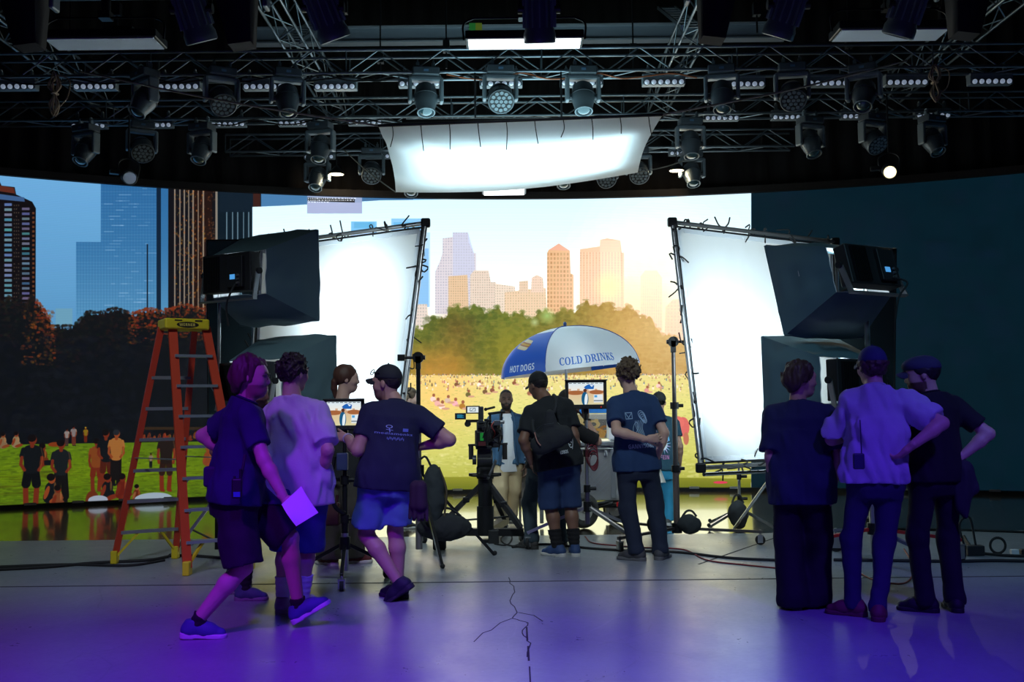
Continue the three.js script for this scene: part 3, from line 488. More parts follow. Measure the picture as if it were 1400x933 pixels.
let personSeed = 1;
function person(o) {
  const s = o.h / 1.75, at = o.at, sd = personSeed++ * 7.3;
  const root = thing('person', o.label, 'person', at, 0, o.group);
  const dir = (a) => V(Math.sin(a), 0, Math.cos(a));
  const pel = o.pel || V(0, 0.93 * s, 0), neck = o.neck || V(0, 1.475 * s, 0);
  const U = neck.clone().sub(pel).normalize(), Fc = dir(o.yaw).addScaledVector(U, -dir(o.yaw).dot(U)).normalize(), Rl = new THREE.Vector3().crossVectors(U, Fc);   // Rl: to the person's left
  const Fh = dir(o.hipYaw ?? o.yaw), Hl = new THREE.Vector3().crossVectors(V(0, 1, 0), Fh);
  const T = neck.distanceTo(pel) / 0.545;
  const tp = (t, x, z = 0) => pel.clone().addScaledVector(U, t * T).addScaledVector(Rl, x * s).addScaledVector(Fc, z * s);
  const broad = o.broad || 1, gut = o.gut || 1;
  const prof = [[-0.16, 0.12, 0.09], [-0.08, 0.162, 0.115], [0, 0.168, 0.118 * gut], [0.1, 0.158, 0.112 * gut], [0.2, 0.15, 0.105 * gut], [0.33, 0.158 * broad, 0.112], [0.43, 0.166 * broad, 0.106], [0.5, 0.118 * broad, 0.08], [0.55, 0.07, 0.062], [0.6, 0.055, 0.055]];
  const loft = (grow, straight = 0) => (x, y, z) => {
    const px = x - pel.x, py = y - pel.y, pz = z - pel.z, t = (px * U.x + py * U.y + pz * U.z) / T, a = (px * Rl.x + py * Rl.y + pz * Rl.z) / s, b = (px * Fc.x + py * Fc.y + pz * Fc.z) / s;
    let i = 0; while (i < prof.length - 2 && t > prof[i + 1][0]) i++;
    const q = clamp((t - prof[i][0]) / (prof[i + 1][0] - prof[i][0]), 0, 1); let w = mixn(prof[i][1], prof[i + 1][1], q), d = mixn(prof[i][2], prof[i + 1][2], q);
    if (straight && t < 0.36) { w = mixn(w, 0.16 * broad, straight); d = mixn(d, 0.116, straight); }
    w += grow; d += grow; const aa = Math.abs(a) / w, bb = Math.abs(b) / d, r = Math.pow(Math.pow(aa, 2.5) + Math.pow(bb, 2.5), 0.4);
    const side = (r - 1) * Math.min(w, d) * s, end = Math.max(prof[0][0] - t, t - prof[prof.length - 1][0]) * T; return Math.max(side, end);
  };
  // skeleton
  const sh = [1, -1].map((q) => tp(0.452, q * 0.165 * broad).add(o['sh' + (q > 0 ? 'L' : 'R')] || V(0, 0, 0)));
  const hip = [1, -1].map((q) => pel.clone().addScaledVector(Hl, q * 0.088 * s).addScaledVector(U, -0.01));
  const arms = [1, -1].map((q, i) => { const k = i ? 'R' : 'L', t = o['hand' + k] || sh[i].clone().add(V(0, -0.53 * s, 0)).addScaledVector(Rl, q * 0.08 * s).addScaledVector(Fc, 0.05 * s), pole = o['elbow' + k] || Fc.clone().multiplyScalar(-1).addScaledVector(Rl, q * 0.5); const [e, w] = ik(sh[i], t, 0.295 * s, 0.262 * s, pole); return { s: sh[i], e, w, q, k }; });
  const legs = [1, -1].map((q, i) => { const k = i ? 'R' : 'L', f = o['foot' + k] || {}, t = f.at || hip[i].clone().setY(0.085 * s).addScaledVector(Hl, q * 0.03), yaw = f.yaw ?? (o.hipYaw ?? o.yaw) + q * 0.2; const dl = hip[i].distanceTo(t), fit = f.bend ? 1 : Math.min(1, (dl * 1.006) / (0.86 * s)), [kn, an] = ik(hip[i], t, 0.435 * s * fit, 0.425 * s * fit, f.knee || dir(yaw)); return { h: hip[i], k: kn, a: an, yaw, pitch: f.pitch || 0, roll: 0, key: k, q }; });
  // head frame
  const hy = o.headYaw ?? o.yaw, hp = o.headPitch || 0;
  const hz = dir(hy).multiplyScalar(Math.cos(hp)).add(V(0, Math.sin(hp), 0)), hu = V(0, 1, 0).addScaledVector(U.clone(), 0.4); hu.addScaledVector(hz, -hu.dot(hz)).normalize(); const hx = new THREE.Vector3().crossVectors(hu, hz);
  const hpos = o.head || neck.clone().addScaledVector(U, 0.135 * s).addScaledVector(hz, 0.035 * s);
  const hm = new THREE.Matrix4().makeBasis(hx, hu, hz).scale(V(s, s, s)).setPosition(hpos);
  // skin: one continuous surface
  const skin = []; const bodyPts = [hpos];
  skin.push(cap(neck.clone().addScaledVector(U, -0.02), hpos.clone().addScaledVector(hu, -0.06 * s).addScaledVector(hz, -0.02 * s), 0.058 * s, 0.052 * s));
  const coreLoft = loft(-0.035), coreLow = planeCut(pel.clone().addScaledVector(U, -0.03 * s), U), torsoCore = (x, y, z) => Math.max(coreLoft(x, y, z), -coreLow(x, y, z)); const longSleeve = o.sleeve > 1.2, longLegs = (o.pants?.len ?? 2) > 1.6, ar = (o.arm || 1) * (longSleeve ? 0.85 : 1), lr = longLegs ? 0.7 : o.leg || 1;
  for (const a of arms) { const m = a.e.clone().lerp(a.w, 0.3); skin.push(cap(a.s, a.e, 0.052 * s * ar, 0.041 * s * ar), cap(a.e, m, 0.041 * s * ar, 0.042 * s * ar), cap(m, a.w, 0.042 * s * ar, 0.027 * s)); bodyPts.push(a.e, a.w, a.s); }
  for (const l of legs) { const m = l.k.clone().lerp(l.a, 0.3).addScaledVector(dir(l.yaw), longLegs ? 0 : -0.012 * s); skin.push(cap(l.h, l.k, 0.075 * s * lr, 0.053 * s * lr), cap(l.k, m, 0.05 * s * lr, 0.056 * s * lr), cap(m, l.a, 0.054 * s * lr, 0.036 * s)); bodyPts.push(l.k, l.a, l.h); }
  const limbs = union(skin, 0.022), body = (x, y, z) => smin(limbs(x, y, z), torsoCore(x, y, z), 0.02);
  const [lo, hi] = boundsOf(bodyPts, 0.13 * s);
  const cell = o.cell || 0.0125, geos = [isoMesh(body, lo, hi, cell)];
  geos.push(headMesh(o).applyMatrix4(hm));
  for (const a of arms) {
    const h = o['grip' + a.k] || {}, d = h.dir || a.w.clone().sub(a.e).normalize(), palm = h.palm || Rl.clone().multiplyScalar(-a.q).addScaledVector(Fc, -0.3);
    geos.push(handMesh(a.w, d, palm, a.q > 0 ? -1 : 1, s, h.curl ?? 0.4, h.spread ?? 0.03, h.thumb ?? 0.3));
  }
  for (const g of geos) g.computeVertexNormals();
  const sm = mat(o.skin || [0.45, 0.25, 0.17], 0.55, 0, { vertexColors: true });
  part(root, 'body', mergeKeep(geos), sm);
  // trousers or shorts
  let pantsField; const pn = o.pants || {}; const len = pn.len ?? 2, ease = pn.ease ?? 0.015;
  {
    const prims = legs.map((l) => {
      const list = [cap(l.h, l.k, (0.082 + ease) * s, (0.06 + ease * (pn.flare ?? 1.1)) * s)]; let n, p;
      if (len > 1) { list.push(cap(l.k, l.a, (0.06 + ease * 1.1) * s, ((pn.cuff ?? 0.052) + ease) * s)); n = l.a.clone().sub(l.k).normalize(); p = l.k.clone().lerp(l.a, len - 1); if (len >= 1.95) { n.lerp(V(0, -1, 0), 0.7).normalize(); p = l.a.clone().add(V(0, (pn.drag ?? -0.035) * s, 0)); list.push(cap(l.a, l.a.clone().add(V(0, -0.06, 0)), ((pn.cuff ?? 0.052) + ease) * s, ((pn.cuff ?? 0.052) + ease) * s)); } } else { n = l.k.clone().sub(l.h).normalize(); p = l.h.clone().lerp(l.k, len); list.push(cap(l.h.clone().lerp(l.k, 0.6), l.h.clone().lerp(l.k, len + 0.15), (0.072 + ease) * s, (0.068 + ease * (pn.flare ?? 1.1)) * s)); }
      const u = union(list, 0.03), c = planeCut(p, n); return (x, y, z) => Math.max(u(x, y, z), c(x, y, z));
    });
    const lf = loft(0.006 + ease * 0.6), top = planeCut(tp(0.1, 0), U), fa = pn.folds ?? 0.009;
    pantsField = (x, y, z) => smin(prims[0](x, y, z), prims[1](x, y, z), 0.035);
    const f = (x, y, z) => { const low = -planeLow(x, y, z); let d = smin(smin(prims[0](x, y, z), prims[1](x, y, z), 0.035), Math.max(lf(x, y, z), top(x, y, z), low), 0.03); return Math.abs(d) > 0.05 ? d : d + fa * noise3(x * 11 + sd, y * 7, z * 11) + fa * 0.8 * (0.5 - Math.abs(noise3(x * 15, y * 11 + sd + x * 6, z * 15))); };
    const planeLow = planeCut(pel.clone().addScaledVector(U, -0.15 * s), U);
    const pts = [tp(0.12, 0.2), tp(0.12, -0.2)]; for (const l of legs) pts.push(l.h, l.k, ...(len > 1 ? [l.a] : []));
    const [a, b] = boundsOf(pts, 0.16 * s); const pm = part(root, pn.name || (len > 1.5 ? 'trousers' : 'shorts'), isoMesh(f, a, b, cell), cloth(pn.color || [0.02, 0.025, 0.05], pn.rough ?? 0.85), pn.label);
  }
  // shirt
  const sl = o.sleeve ?? 0.62, st = o.shirt || {}, hem = st.hem ?? -0.11, se = st.ease ?? 0.02;
  {
    const sleeves = arms.map((a) => {
      const list = [cap(a.s, a.e, (0.062 + se * 0.5) * s, (0.058 + se * 0.8) * s)]; let n, p;
      if (sl > 1) { list.push(cap(a.e, a.w, (0.05 + se * 0.6) * s, (0.036 + se * 0.6) * s)); n = a.w.clone().sub(a.e).normalize(); p = a.e.clone().lerp(a.w, sl - 1); } else { n = a.e.clone().sub(a.s).normalize(); p = a.s.clone().lerp(a.e, sl); }
      const u = union(list, 0.02), c = planeCut(p, n); return (x, y, z) => Math.max(u(x, y, z), c(x, y, z));
    });
    const yoke = union(arms.map((a) => cap(tp(0.52, a.q * 0.02), a.s.clone().addScaledVector(U, 0.006 * s), 0.058 * s, 0.062 * s)), 0.03);
    const lf = loft(0.008 + se * 0.6, st.straight ?? 0.6), low = planeCut(tp(hem, 0), U), top = planeCut(tp(0.545, 0, -0.05), U.clone().addScaledVector(Fc, 0.35).normalize()), fa = st.folds ?? 0.009, extra = Math.max(0, 0.006 + ease * 0.6 + 0.012 + 0.8 * fa - 0.008 - se * 0.6) * s;
    const f = (x, y, z) => { const lw = low(x, y, z); let d = smin(lf(x, y, z) - extra * smooth(0.34, 0.1, lw / T + hem), yoke(x, y, z), 0.05); d = smin(d, pantsField(x, y, z) - (0.014 + 0.8 * fa) * s, 0.06); d = smin(d, Math.min(sleeves[0](x, y, z), sleeves[1](x, y, z)), 0.03); if (Math.abs(d) < 0.05) d += fa * 1.2 * noise3(x * 7 + sd + y * 3, y * 5, z * 7) + fa * 1.1 * (0.5 - Math.abs(noise3(x * 13 + y * 5, y * 4 + sd, z * 13))) + fa * 0.6 * noise3(x * 26 + sd, y * 12 + x * 8, z * 26); d = Math.max(d, -low(x, y, z) - 0.006 * noise3(x * 9, 3 + sd, z * 9)); return smax(d, top(x, y, z), 0.006); };
    const pts = [tp(hem, 0.2, 0.14), tp(hem, -0.2, -0.14), tp(0.56, 0)]; for (const a of arms) pts.push(a.s, a.e, ...(sl > 1 ? [a.w] : [])); const [a, b] = boundsOf(pts, 0.1 * s);
    const g = isoMesh(f, a, b, o.cell || 0.011);
    const sp = part(root, st.name || 't_shirt', g, cloth(st.color || [0.02, 0.03, 0.07]), st.label);
    if (st.neckband !== false) { const ring = []; for (let i = 0; i < 20; i++) { const w = i / 20 * Math.PI * 2, zz = -0.05 + 0.02; ring.push(tp(0.54 - 0.02 * Math.cos(w) - 0.004, 0.068 * Math.sin(w), 0.008 + 0.062 * Math.cos(w))); } part(sp, 'collar', tube(ring, 0.009 * s, 40, 6, true), cloth(st.color || [0.02, 0.03, 0.07])); }
    for (const pr of o.prints || []) {                                 // flat print: the cloth of the back (or chest) inside a box, lifted by a hair
      const p = g.attributes.position, ix = g.index.array, out = [], uv = [], n = g.attributes.normal, Z = Fc.clone().multiplyScalar(pr.front ? 1 : -1), X = new THREE.Vector3().crossVectors(U, Z);
      for (let i = 0; i < ix.length; i += 3) { const q = [], w = []; let ok = true; for (let k = 0; k < 3; k++) { const v = V().fromBufferAttribute(p, ix[i + k]), m = V().fromBufferAttribute(n, ix[i + k]), r = v.clone().sub(pel), u = r.dot(X) / s, t = r.dot(U) / T; const uu = (u - pr.x0) / (pr.x1 - pr.x0), vv = (t - pr.t0) / (pr.t1 - pr.t0); if (m.dot(Z) < 0.15 || uu < 0 || uu > 1 || vv < 0 || vv > 1) { ok = false; break; } q.push(v.addScaledVector(m, 0.0025)); w.push(uu, vv); } if (ok) { q.forEach((v) => out.push(v.x, v.y, v.z)); uv.push(...w); } }
      const pg = new THREE.BufferGeometry(); pg.setAttribute('position', new THREE.Float32BufferAttribute(out, 3)); pg.setAttribute('uv', new THREE.Float32BufferAttribute(uv, 2)); pg.computeVertexNormals();
      const tx = canvasTex(256, 256, pr.draw); part(sp, 'print', pg, new THREE.MeshStandardMaterial({ map: tx, transparent: true, roughness: 0.8 }), pr.label);
    }
  }
  // socks and shoes
  for (const l of legs) {
    const sh2 = o.shoes || {}, F0 = dir(l.yaw), F = F0.clone().multiplyScalar(Math.cos(l.pitch)).add(V(0, Math.sin(l.pitch), 0)), X = new THREE.Vector3().crossVectors(V(0, 1, 0), F0), Y = new THREE.Vector3().crossVectors(F, X);
    const m = new THREE.Matrix4().makeBasis(X, Y, F).scale(V(s, s, s)).setPosition(l.a);
    const up = union([cap(V(0, -0.04, -0.045), V(0, -0.042, 0.07), 0.041, 0.043), cap(V(0, -0.045, 0.07), V(0.004 * l.q * -1, -0.056, 0.15), 0.043, 0.03), cap(V(0, sh2.high ? 0.03 : 0.0, -0.018), V(0, -0.035, -0.02), 0.044, 0.045), cap(V(0, -0.01, 0.01), V(0, -0.04, 0.09), 0.036, 0.03)], 0.03);
    const shoe = (x, y, z) => Math.max(up(x, y, z) - 0.0015 * noise3(x * 40, y * 40, z * 40), -0.068 - y, y - (sh2.high ? 0.055 : 0.022));
    const sg = isoMesh(shoe, [-0.07, -0.09, -0.11], [0.07, 0.08, 0.2], 0.0068).applyMatrix4(m); sg.computeVertexNormals();
    const sp = part(root, 'shoe', sg, mat(sh2.color || [0.02, 0.02, 0.025], 0.7), sh2.label);
    const out = (x, z) => { return Math.min(Math.hypot(x, Math.max(0, Math.abs(z + 0.02) - 0.025)) - 0.041, Math.hypot(x, Math.max(0, Math.abs(z - 0.11) - 0.03)) - 0.044, Math.hypot(x, Math.max(0, Math.abs(z - 0.05) - 0.06)) - 0.038); };
    const sole = (x, y, z) => Math.max(out(x, z) - 0.003, Math.abs(y + 0.071) - 0.0135 - (z < 0 ? 0.004 : 0));
    const og = isoMesh(sole, [-0.065, -0.1, -0.11], [0.065, -0.04, 0.205], 0.0062).applyMatrix4(m); og.computeVertexNormals();
    part(sp, 'sole', og, mat(sh2.sole || [0.5, 0.5, 0.5], 0.7));
    if (sh2.laces !== false && len < 1.6) { const lc = []; for (let i = 0; i < 4; i++) { const z = 0.03 + i * 0.022, y = 0.012 - i * 0.011; lc.push(tube([V(-0.03, y - 0.012, z), V(0, y, z + 0.008), V(0.03, y - 0.012, z)], 0.003, 6, 4)); } lc.push(tube([V(0, 0.018, 0.03), V(-0.02, 0.04, 0.035), V(-0.03, 0.025, 0.05), V(0, 0.016, 0.035)], 0.0025, 10, 4), tube([V(0, 0.018, 0.03), V(0.02, 0.04, 0.035), V(0.03, 0.022, 0.05), V(0, 0.016, 0.035)], 0.0025, 10, 4)); part(sp, 'laces', merge(lc).applyMatrix4(m), mat(sh2.lace || sh2.color || [0.02, 0.02, 0.025], 0.8)); }
    if (o.sock) { const b = l.a.clone().lerp(l.k, o.sock.h ?? 0.25), c1 = cap(l.a.clone().add(V(0, -0.03, 0)), b, 0.044 * s, (0.046 + 0.016 * Math.min(1, (o.sock.h ?? 0.25) * 1.6)) * s * lr), c2 = planeCut(b, l.k.clone().sub(l.a).normalize()), f = (x, y, z) => smax(c1(x, y, z), c2(x, y, z), 0.004) - 0.0025 * Math.sin(y * 160); const [a, c] = boundsOf([l.a, b, l.a.clone().add(V(0, -0.04, 0))], 0.07); part(root, 'sock', isoMesh(f, a, c, 0.008), cloth(o.sock.color), o.sock.label); }
  }
  // hair, cap, glasses
  if (o.hair) { const g = hairMesh({ ...o.hair, seed: sd, capped: !!o.cap }).applyMatrix4(hm); g.computeVertexNormals(); part(root, 'hair', g, mat(o.hair.color || [0.02, 0.015, 0.012], 0.6), o.hair.label); }
  if (o.cap) { const [c1, c2] = capMesh(o.cap); [c1, c2].forEach((g) => { g.applyMatrix4(hm); g.computeVertexNormals(); }); const cm = part(root, 'cap', c1, cloth(o.cap.color, 0.8), o.cap.label); part(cm, 'brim', c2, cloth(o.cap.brim || o.cap.color, 0.8)); if (!o.cap.flat) part(cm, 'button', sph(0.007, 0, 0.146, -0.012, 8, 6).applyMatrix4(hm), cloth(o.cap.color)); }
  if (o.glasses) { const gl = []; for (const q of [-1, 1]) gl.push(torus(0.021, 0.0022, q * 0.031, 0.006, 0.108, 6, 20), rod([q * 0.052, 0.01, 0.106], [q * 0.08, 0.012, -0.005], 0.002)); gl.push(rod([-0.011, 0.01, 0.11], [0.011, 0.01, 0.11], 0.002)); part(root, 'glasses', merge(gl).applyMatrix4(hm), M.blackMetal); }
  o.root = root; o.arms = arms; o.legs = legs; o.tp = tp; o.U = U; o.Fc = Fc; o.Rl = Rl; o.hm = hm; o.s = s; o.hpos = hpos;
  return o;
}

// ---------- the people on the stage ----------
const PI = Math.PI, AWAY = Math.PI;
function cast(px, py, h, build) {
  const at = G(px, py), d = -at.z, s = h / 1.75, fwd = (a) => V(Math.sin(a), 0, Math.cos(a));
  const p = (x, y, dd = 0) => D(x, y, d + dd).sub(at);               // dd > 0: farther from the camera
  const foot = (x, y, yaw, pitch = 0, lift = 0, knee) => ({ bend: !!knee, at: G(x, y).sub(at).addScaledVector(fwd(yaw), -0.045 * s).add(V(0, 0.085 * s + lift, 0)), yaw, pitch, knee });
  return person({ at, h, ...build(p, foot, fwd) });
}
const TAN = [0.50, 0.29, 0.21], PALE = [0.58, 0.36, 0.28], BROWN = [0.22, 0.11, 0.07], DARK = [0.14, 0.07, 0.045];
const scrawl = (draw) => (c, w, h) => { c.clearRect(0, 0, w, h); c.lineCap = 'round'; draw(c, w, h); };

// striding man with a sheet of paper
const walker = cast(335, 866, 1.83, (p, foot, fwd) => ({
  label: 'person in navy tee, dark shorts and glasses striding past ladder, paper in hand', yaw: 1.98, hipYaw: 1.75, headYaw: 1.62, skin: PALE,
  pel: p(322, 672), neck: p(336, 545), head: p(343, 517, 0.0),
  footL: foot(418, 858, 1.6, 0.5, 0.05, V(1, 0.2, 0)), footR: foot(278, 873, 1.65, -0.05, 0.005, V(1, 0.1, 0)),
  handR: p(389, 682, -0.28), elbowR: V(-0.6, -0.3, 0.6), gripR: { curl: 0.95, thumb: 0.8, palm: V(-0.1, -0.3, -1), dir: V(0.7, -0.6, 0.1) },
  handL: p(322, 628, 0.2), elbowL: V(-1, -0.1, -0.2), gripL: { curl: 0.8 },
  sleeve: 0.72, shirt: { color: [0.016, 0.025, 0.075], ease: 0.03, hem: -0.06 }, pants: { len: 0.98, ease: 0.042, color: [0.012, 0.012, 0.018], flare: 1.2 },
  shoes: { color: [0.05, 0.09, 0.22], sole: [0.62, 0.55, 0.62], label: 'blue running shoe with pale thick sole' }, sock: { h: 0.12, color: [0.01, 0.01, 0.012], label: 'black ankle sock' },
  hair: { vol: 0.018, amp: 0.016, freq: 34, streak: 0.22, fall: 0.1, fallY: -0.02, low: -0.1, sideLow: -0.03, front: 0.05, fy: 0.07, color: [0.10, 0.055, 0.04], label: 'brown chin-length hair' }, beard: 0.6, hairTint: [0.3, 0.2, 0.16], glasses: true,
}));
{ // lanyard strap, radio and pouch worn by him
  const o = walker, r = o.root, w = o.arms[1].w, a = o.tp(-0.02, -0.19, -0.02), up = o.tp(0.12, -0.16, -0.09);
  const radio = part(r, 'radio', [rb(0.062, 0.12, 0.04, 0.012, 0, 0, 0), cyl(0.008, 0.06, 0.02, 0.085, 0), cyl(0.007, 0.015, -0.015, 0.066, 0)], M.blackPlastic, 'black two-way radio on the belt'); radio.position.copy(D(324, 668, 6.22).sub(r.position)); radio.rotation.y = 0.2;
  part(radio, 'display', bx(0.04, 0.03, 0.004, 0, -0.035, 0.021), mat([0.05, 0.16, 0.42], 0.3));
  part(r, 'strap', tube([D(327, 660, 6.25).sub(r.position), D(332, 640, 6.24).sub(r.position), D(335, 622, 6.26).sub(r.position)], 0.009, 10, 6), M.blackCloth);
  const pouch = part(r, 'pouch', rb(0.09, 0.13, 0.07, 0.02), mat([0.02, 0.02, 0.05], 0.8), 'dark pouch clipped to the belt'); pouch.position.copy(D(289, 652, 6.45).sub(r.position));
  // sheet held between the fingers
  const q = (x, y, d) => D(x, y, d), pg = quad(q(405, 720, 6.12), q(436, 701, 6.18), q(412, 665, 6.24), q(385, 690, 6.17), 8, 8), pp = pg.attributes.position;
  for (let i = 0; i < pp.count; i++) { const u = pg.attributes.uv.getX(i), v = pg.attributes.uv.getY(i); pp.setZ(i, pp.getZ(i) + 0.03 * Math.sin(u * 2.6) * (1 - v) + 0.02 * Math.sin(v * 3)); }
  pg.computeVertexNormals(); const back = pg.clone(); const bp = back.attributes.position; for (let i = 0; i < bp.count; i++) bp.setZ(i, bp.getZ(i) - 0.0015); back.index.array.reverse();
  solo('sheet_of_paper', [pg, back], mat([0.78, 0.78, 0.78], 0.8, 0, { side: THREE.DoubleSide }), 'curled white sheet of paper held by the striding person', 'paper');
}
// man in a pale tee and blue shorts
const pale = cast(404, 840, 1.80, (p, foot) => ({
  label: 'person in pale lavender tee and blue shorts seen from behind by the monitor', yaw: AWAY - 0.2, headYaw: AWAY - 0.5, skin: PALE, broad: 1.02,
  pel: p(406, 668), neck: p(401, 543), head: p(401, 512, 0.02),
  footL: foot(388, 836, AWAY + 0.05), footR: foot(419, 832, AWAY - 0.5),
  handR: p(436, 660, -0.02), elbowR: V(0.6, 0, 0.8), handL: p(372, 664, 0.1),
  sleeve: 0.8, shirt: { color: [0.60, 0.58, 0.62], ease: 0.034, hem: -0.10, straight: 0.75, folds: 0.024 }, pants: { len: 1.12, ease: 0.04, color: [0.03, 0.06, 0.22] },
  shoes: { color: [0.5, 0.42, 0.46], sole: [0.5, 0.4, 0.42] }, sock: { h: 0.42, color: [0.72, 0.68, 0.72], label: 'white crew sock' },
  hair: { vol: 0.018, amp: 0.018, freq: 46, color: [0.02, 0.014, 0.01], low: -0.06, label: 'dark tousled hair' },
}));
// person half hidden behind the striding man
cast(335, 819, 1.62, (p, foot) => ({
  label: 'bearded person in black socks and slate boots half hidden behind the striding person', yaw: 1.75, headYaw: 1.4, skin: BROWN, cell: 0.015,
  pel: p(326, 668), neck: p(334, 566), head: p(349, 540), footL: foot(322, 812, 1.8), footR: foot(343, 821, 1.6),
  handL: p(345, 640, 0.2), handR: p(322, 650, -0.02), elbowR: V(-1, 0, 0.2), sleeve: 0.7, shirt: { color: [0.03, 0.03, 0.04] }, pants: { len: 0.95, ease: 0.03, color: [0.02, 0.02, 0.03] },
  shoes: { color: [0.05, 0.08, 0.13], sole: [0.2, 0.15, 0.2], high: true, label: 'slate blue ankle boot' }, sock: { h: 0.4, color: [0.008, 0.008, 0.01], label: 'black crew sock' },
  hair: { vol: 0.01, amp: 0.005, freq: 60, color: [0.01, 0.008, 0.007] }, beard: 0.9, hairTint: [0.08, 0.07, 0.07],
}));
// woman in black with a braid
const braid = cast(470, 770, 1.78, (p, foot) => ({
  label: 'person in black top and olive cargo trousers with braided hair beside the bright diffusion frame', yaw: AWAY - 0.5, headYaw: 1.85, headPitch: 0.0, skin: PALE, broad: 0.92,
  pel: p(466, 640), neck: p(466, 549), head: p(474, 519), footL: foot(447, 772, AWAY + 0.9), footR: foot(488, 770, 1.7),
  handR: p(497, 642, -0.05), elbowR: V(0.7, 0, 0.5), handL: p(440, 625, 0.25), sleeve: 0.75, shirt: { color: [0.012, 0.013, 0.016], hem: -0.08 }, pants: { len: 2, ease: 0.045, cuff: 0.07, color: [0.055, 0.05, 0.035], folds: 0.012, label: 'loose dark olive cargo trousers' },
  shoes: { color: [0.10, 0.012, 0.012], sole: [0.55, 0.52, 0.48], label: 'dark red sneaker with white sole' },
  hair: { vol: 0.014, amp: 0.004, freq: 26, streak: 0.3, color: [0.07, 0.024, 0.014], low: -0.07, sideLow: -0.035, front: 0.08, fy: 0.06, minY: -0.2, extra: [cap(V(0.0, -0.02, -0.11), V(0.01, -0.08, -0.115), 0.032, 0.026), cap(V(0.01, -0.08, -0.115), V(0.02, -0.16, -0.10), 0.026, 0.015)], label: 'auburn hair in a braid' },
}));
{ const r = braid.root, tb = part(r, 'tool_pouch', [rb(0.16, 0.2, 0.09, 0.02), rod([-0.05, 0.1, 0], [-0.06, 0.19, 0.01], 0.012), rod([0, 0.1, 0.02], [0.0, 0.17, 0.03], 0.01), rod([0.05, 0.1, 0], [0.06, 0.16, 0], 0.014)], mat([0.05, 0.012, 0.01], 0.7), 'dark red tool pouch with pliers on the belt'); tb.position.copy(D(452, 703, 8.9).sub(r.position)); }
// man in a dark cap leaning to the monitor
const capMan = cast(530, 822, 1.78, (p, foot) => ({
  label: 'person in black cap, navy printed tee and light blue shorts reaching to the monitor', yaw: AWAY + 0.3, headYaw: AWAY + 1.15, skin: TAN, broad: 1.04, arm: 1.15, leg: 1.1,
  pel: p(531, 650), neck: p(541, 548), head: p(529, 525, 0.02),
  footL: { bend: 1, at: p(545, 797, -0.03), yaw: AWAY + 1.25, pitch: -0.62, knee: V(-0.9, 0.1, -0.4) }, footR: foot(539, 817, AWAY + 0.9),
  handL: p(474, 598, 0.12), elbowL: V(-0.1, -1, 0.5), gripL: { curl: 0.15, dir: V(-1, 0.02, -0.15), palm: V(0, -0.5, -0.9), thumb: 0.1 },
  handR: p(572, 612, 0.14), elbowR: V(1, -0.1, 0.3), gripR: { curl: 0.7 },
  sleeve: 0.66, shirt: { color: [0.014, 0.018, 0.05], ease: 0.022, hem: -0.1, folds: 0.007 }, pants: { len: 0.84, ease: 0.036, color: [0.10, 0.19, 0.42], label: 'light blue shorts', flare: 1.3 },
  shoes: { color: [0.012, 0.012, 0.03], sole: [0.02, 0.02, 0.03], label: 'black trainer' },
  hair: { vol: 0.006, amp: 0.003, freq: 70, color: [0.02, 0.014, 0.012], low: -0.06 }, cap: { color: [0.012, 0.014, 0.022], tilt: 0.3, label: 'black baseball cap with sunglasses on the brim' }, beard: 0.5, hairTint: [0.3, 0.24, 0.22],
  prints: [{ x0: -0.16, x1: 0.17, t0: 0.24, t1: 0.4, label: 'pale line print across the upper back', draw: scrawl((c) => { c.font = 'bold 34px sans-serif'; c.fillStyle = 'rgba(150,170,230,0.75)'; c.fillText('mediamonks', 8, 160); c.strokeStyle = 'rgba(170,190,240,0.8)'; c.lineWidth = 6; c.beginPath(); c.arc(84, 70, 16, 0, 7); c.moveTo(84, 86); c.lineTo(90, 130); c.moveTo(70, 104); c.lineTo(104, 110); c.stroke(); c.fillStyle = 'rgba(120,140,230,0.8)'; c.fillRect(160, 80, 32, 36); c.fillStyle = 'rgba(150,170,240,0.7)'; for (let i = 0; i < 14; i++) c.fillRect(76 + i * 7, 190 + 8 * Math.sin(i * 2), 4, 26); }) }],
}));
{ const o = capMan, r = o.root, g = [torus(0.022, 0.004, -0.03, 0, 0, 6, 16), torus(0.022, 0.004, 0.03, 0, 0, 6, 16)].map((q) => q.rotateX(-0.5).translate(0, 0.085, 0.105)); part(r, 'sunglasses', merge([...g, rod([-0.05, 0.085, 0.1], [-0.09, 0.075, 0.01], 0.003), rod([0.05, 0.085, 0.1], [0.09, 0.075, 0.01], 0.003)]).applyMatrix4(o.hm), M.blackPlastic);
  const w = o.arms[0].w, e = o.arms[0].e, b = part(r, 'bracelet', new THREE.TorusGeometry(0.034, 0.007, 6, 20), mat([0.5, 0.45, 0.55], 0.4)); b.position.copy(w.clone().lerp(e, 0.09)); b.quaternion.setFromUnitVectors(V(0, 0, 1), w.clone().sub(e).normalize());
  const gl = []; for (const [dx, dz] of [[0, 0], [0.035, 0.02]]) { gl.push(cap(V(dx, 0.08, dz), V(dx, -0.05, dz), 0.045, 0.05)); for (let i = 0; i < 4; i++) gl.push(cap(V(dx - 0.04 + i * 0.027, -0.05, dz), V(dx - 0.045 + i * 0.03, -0.14 - (i % 2) * 0.015, dz + 0.01), 0.014, 0.012)); }
  const gm = part(r, 'work_gloves', isoMesh(union(gl, 0.008), [-0.12, -0.2, -0.08], [0.15, 0.15, 0.11], 0.008), mat([0.035, 0.02, 0.025], 0.85), 'dark work gloves hanging from the back pocket'); gm.position.copy(D(569, 681, 7.35).sub(r.position)); }
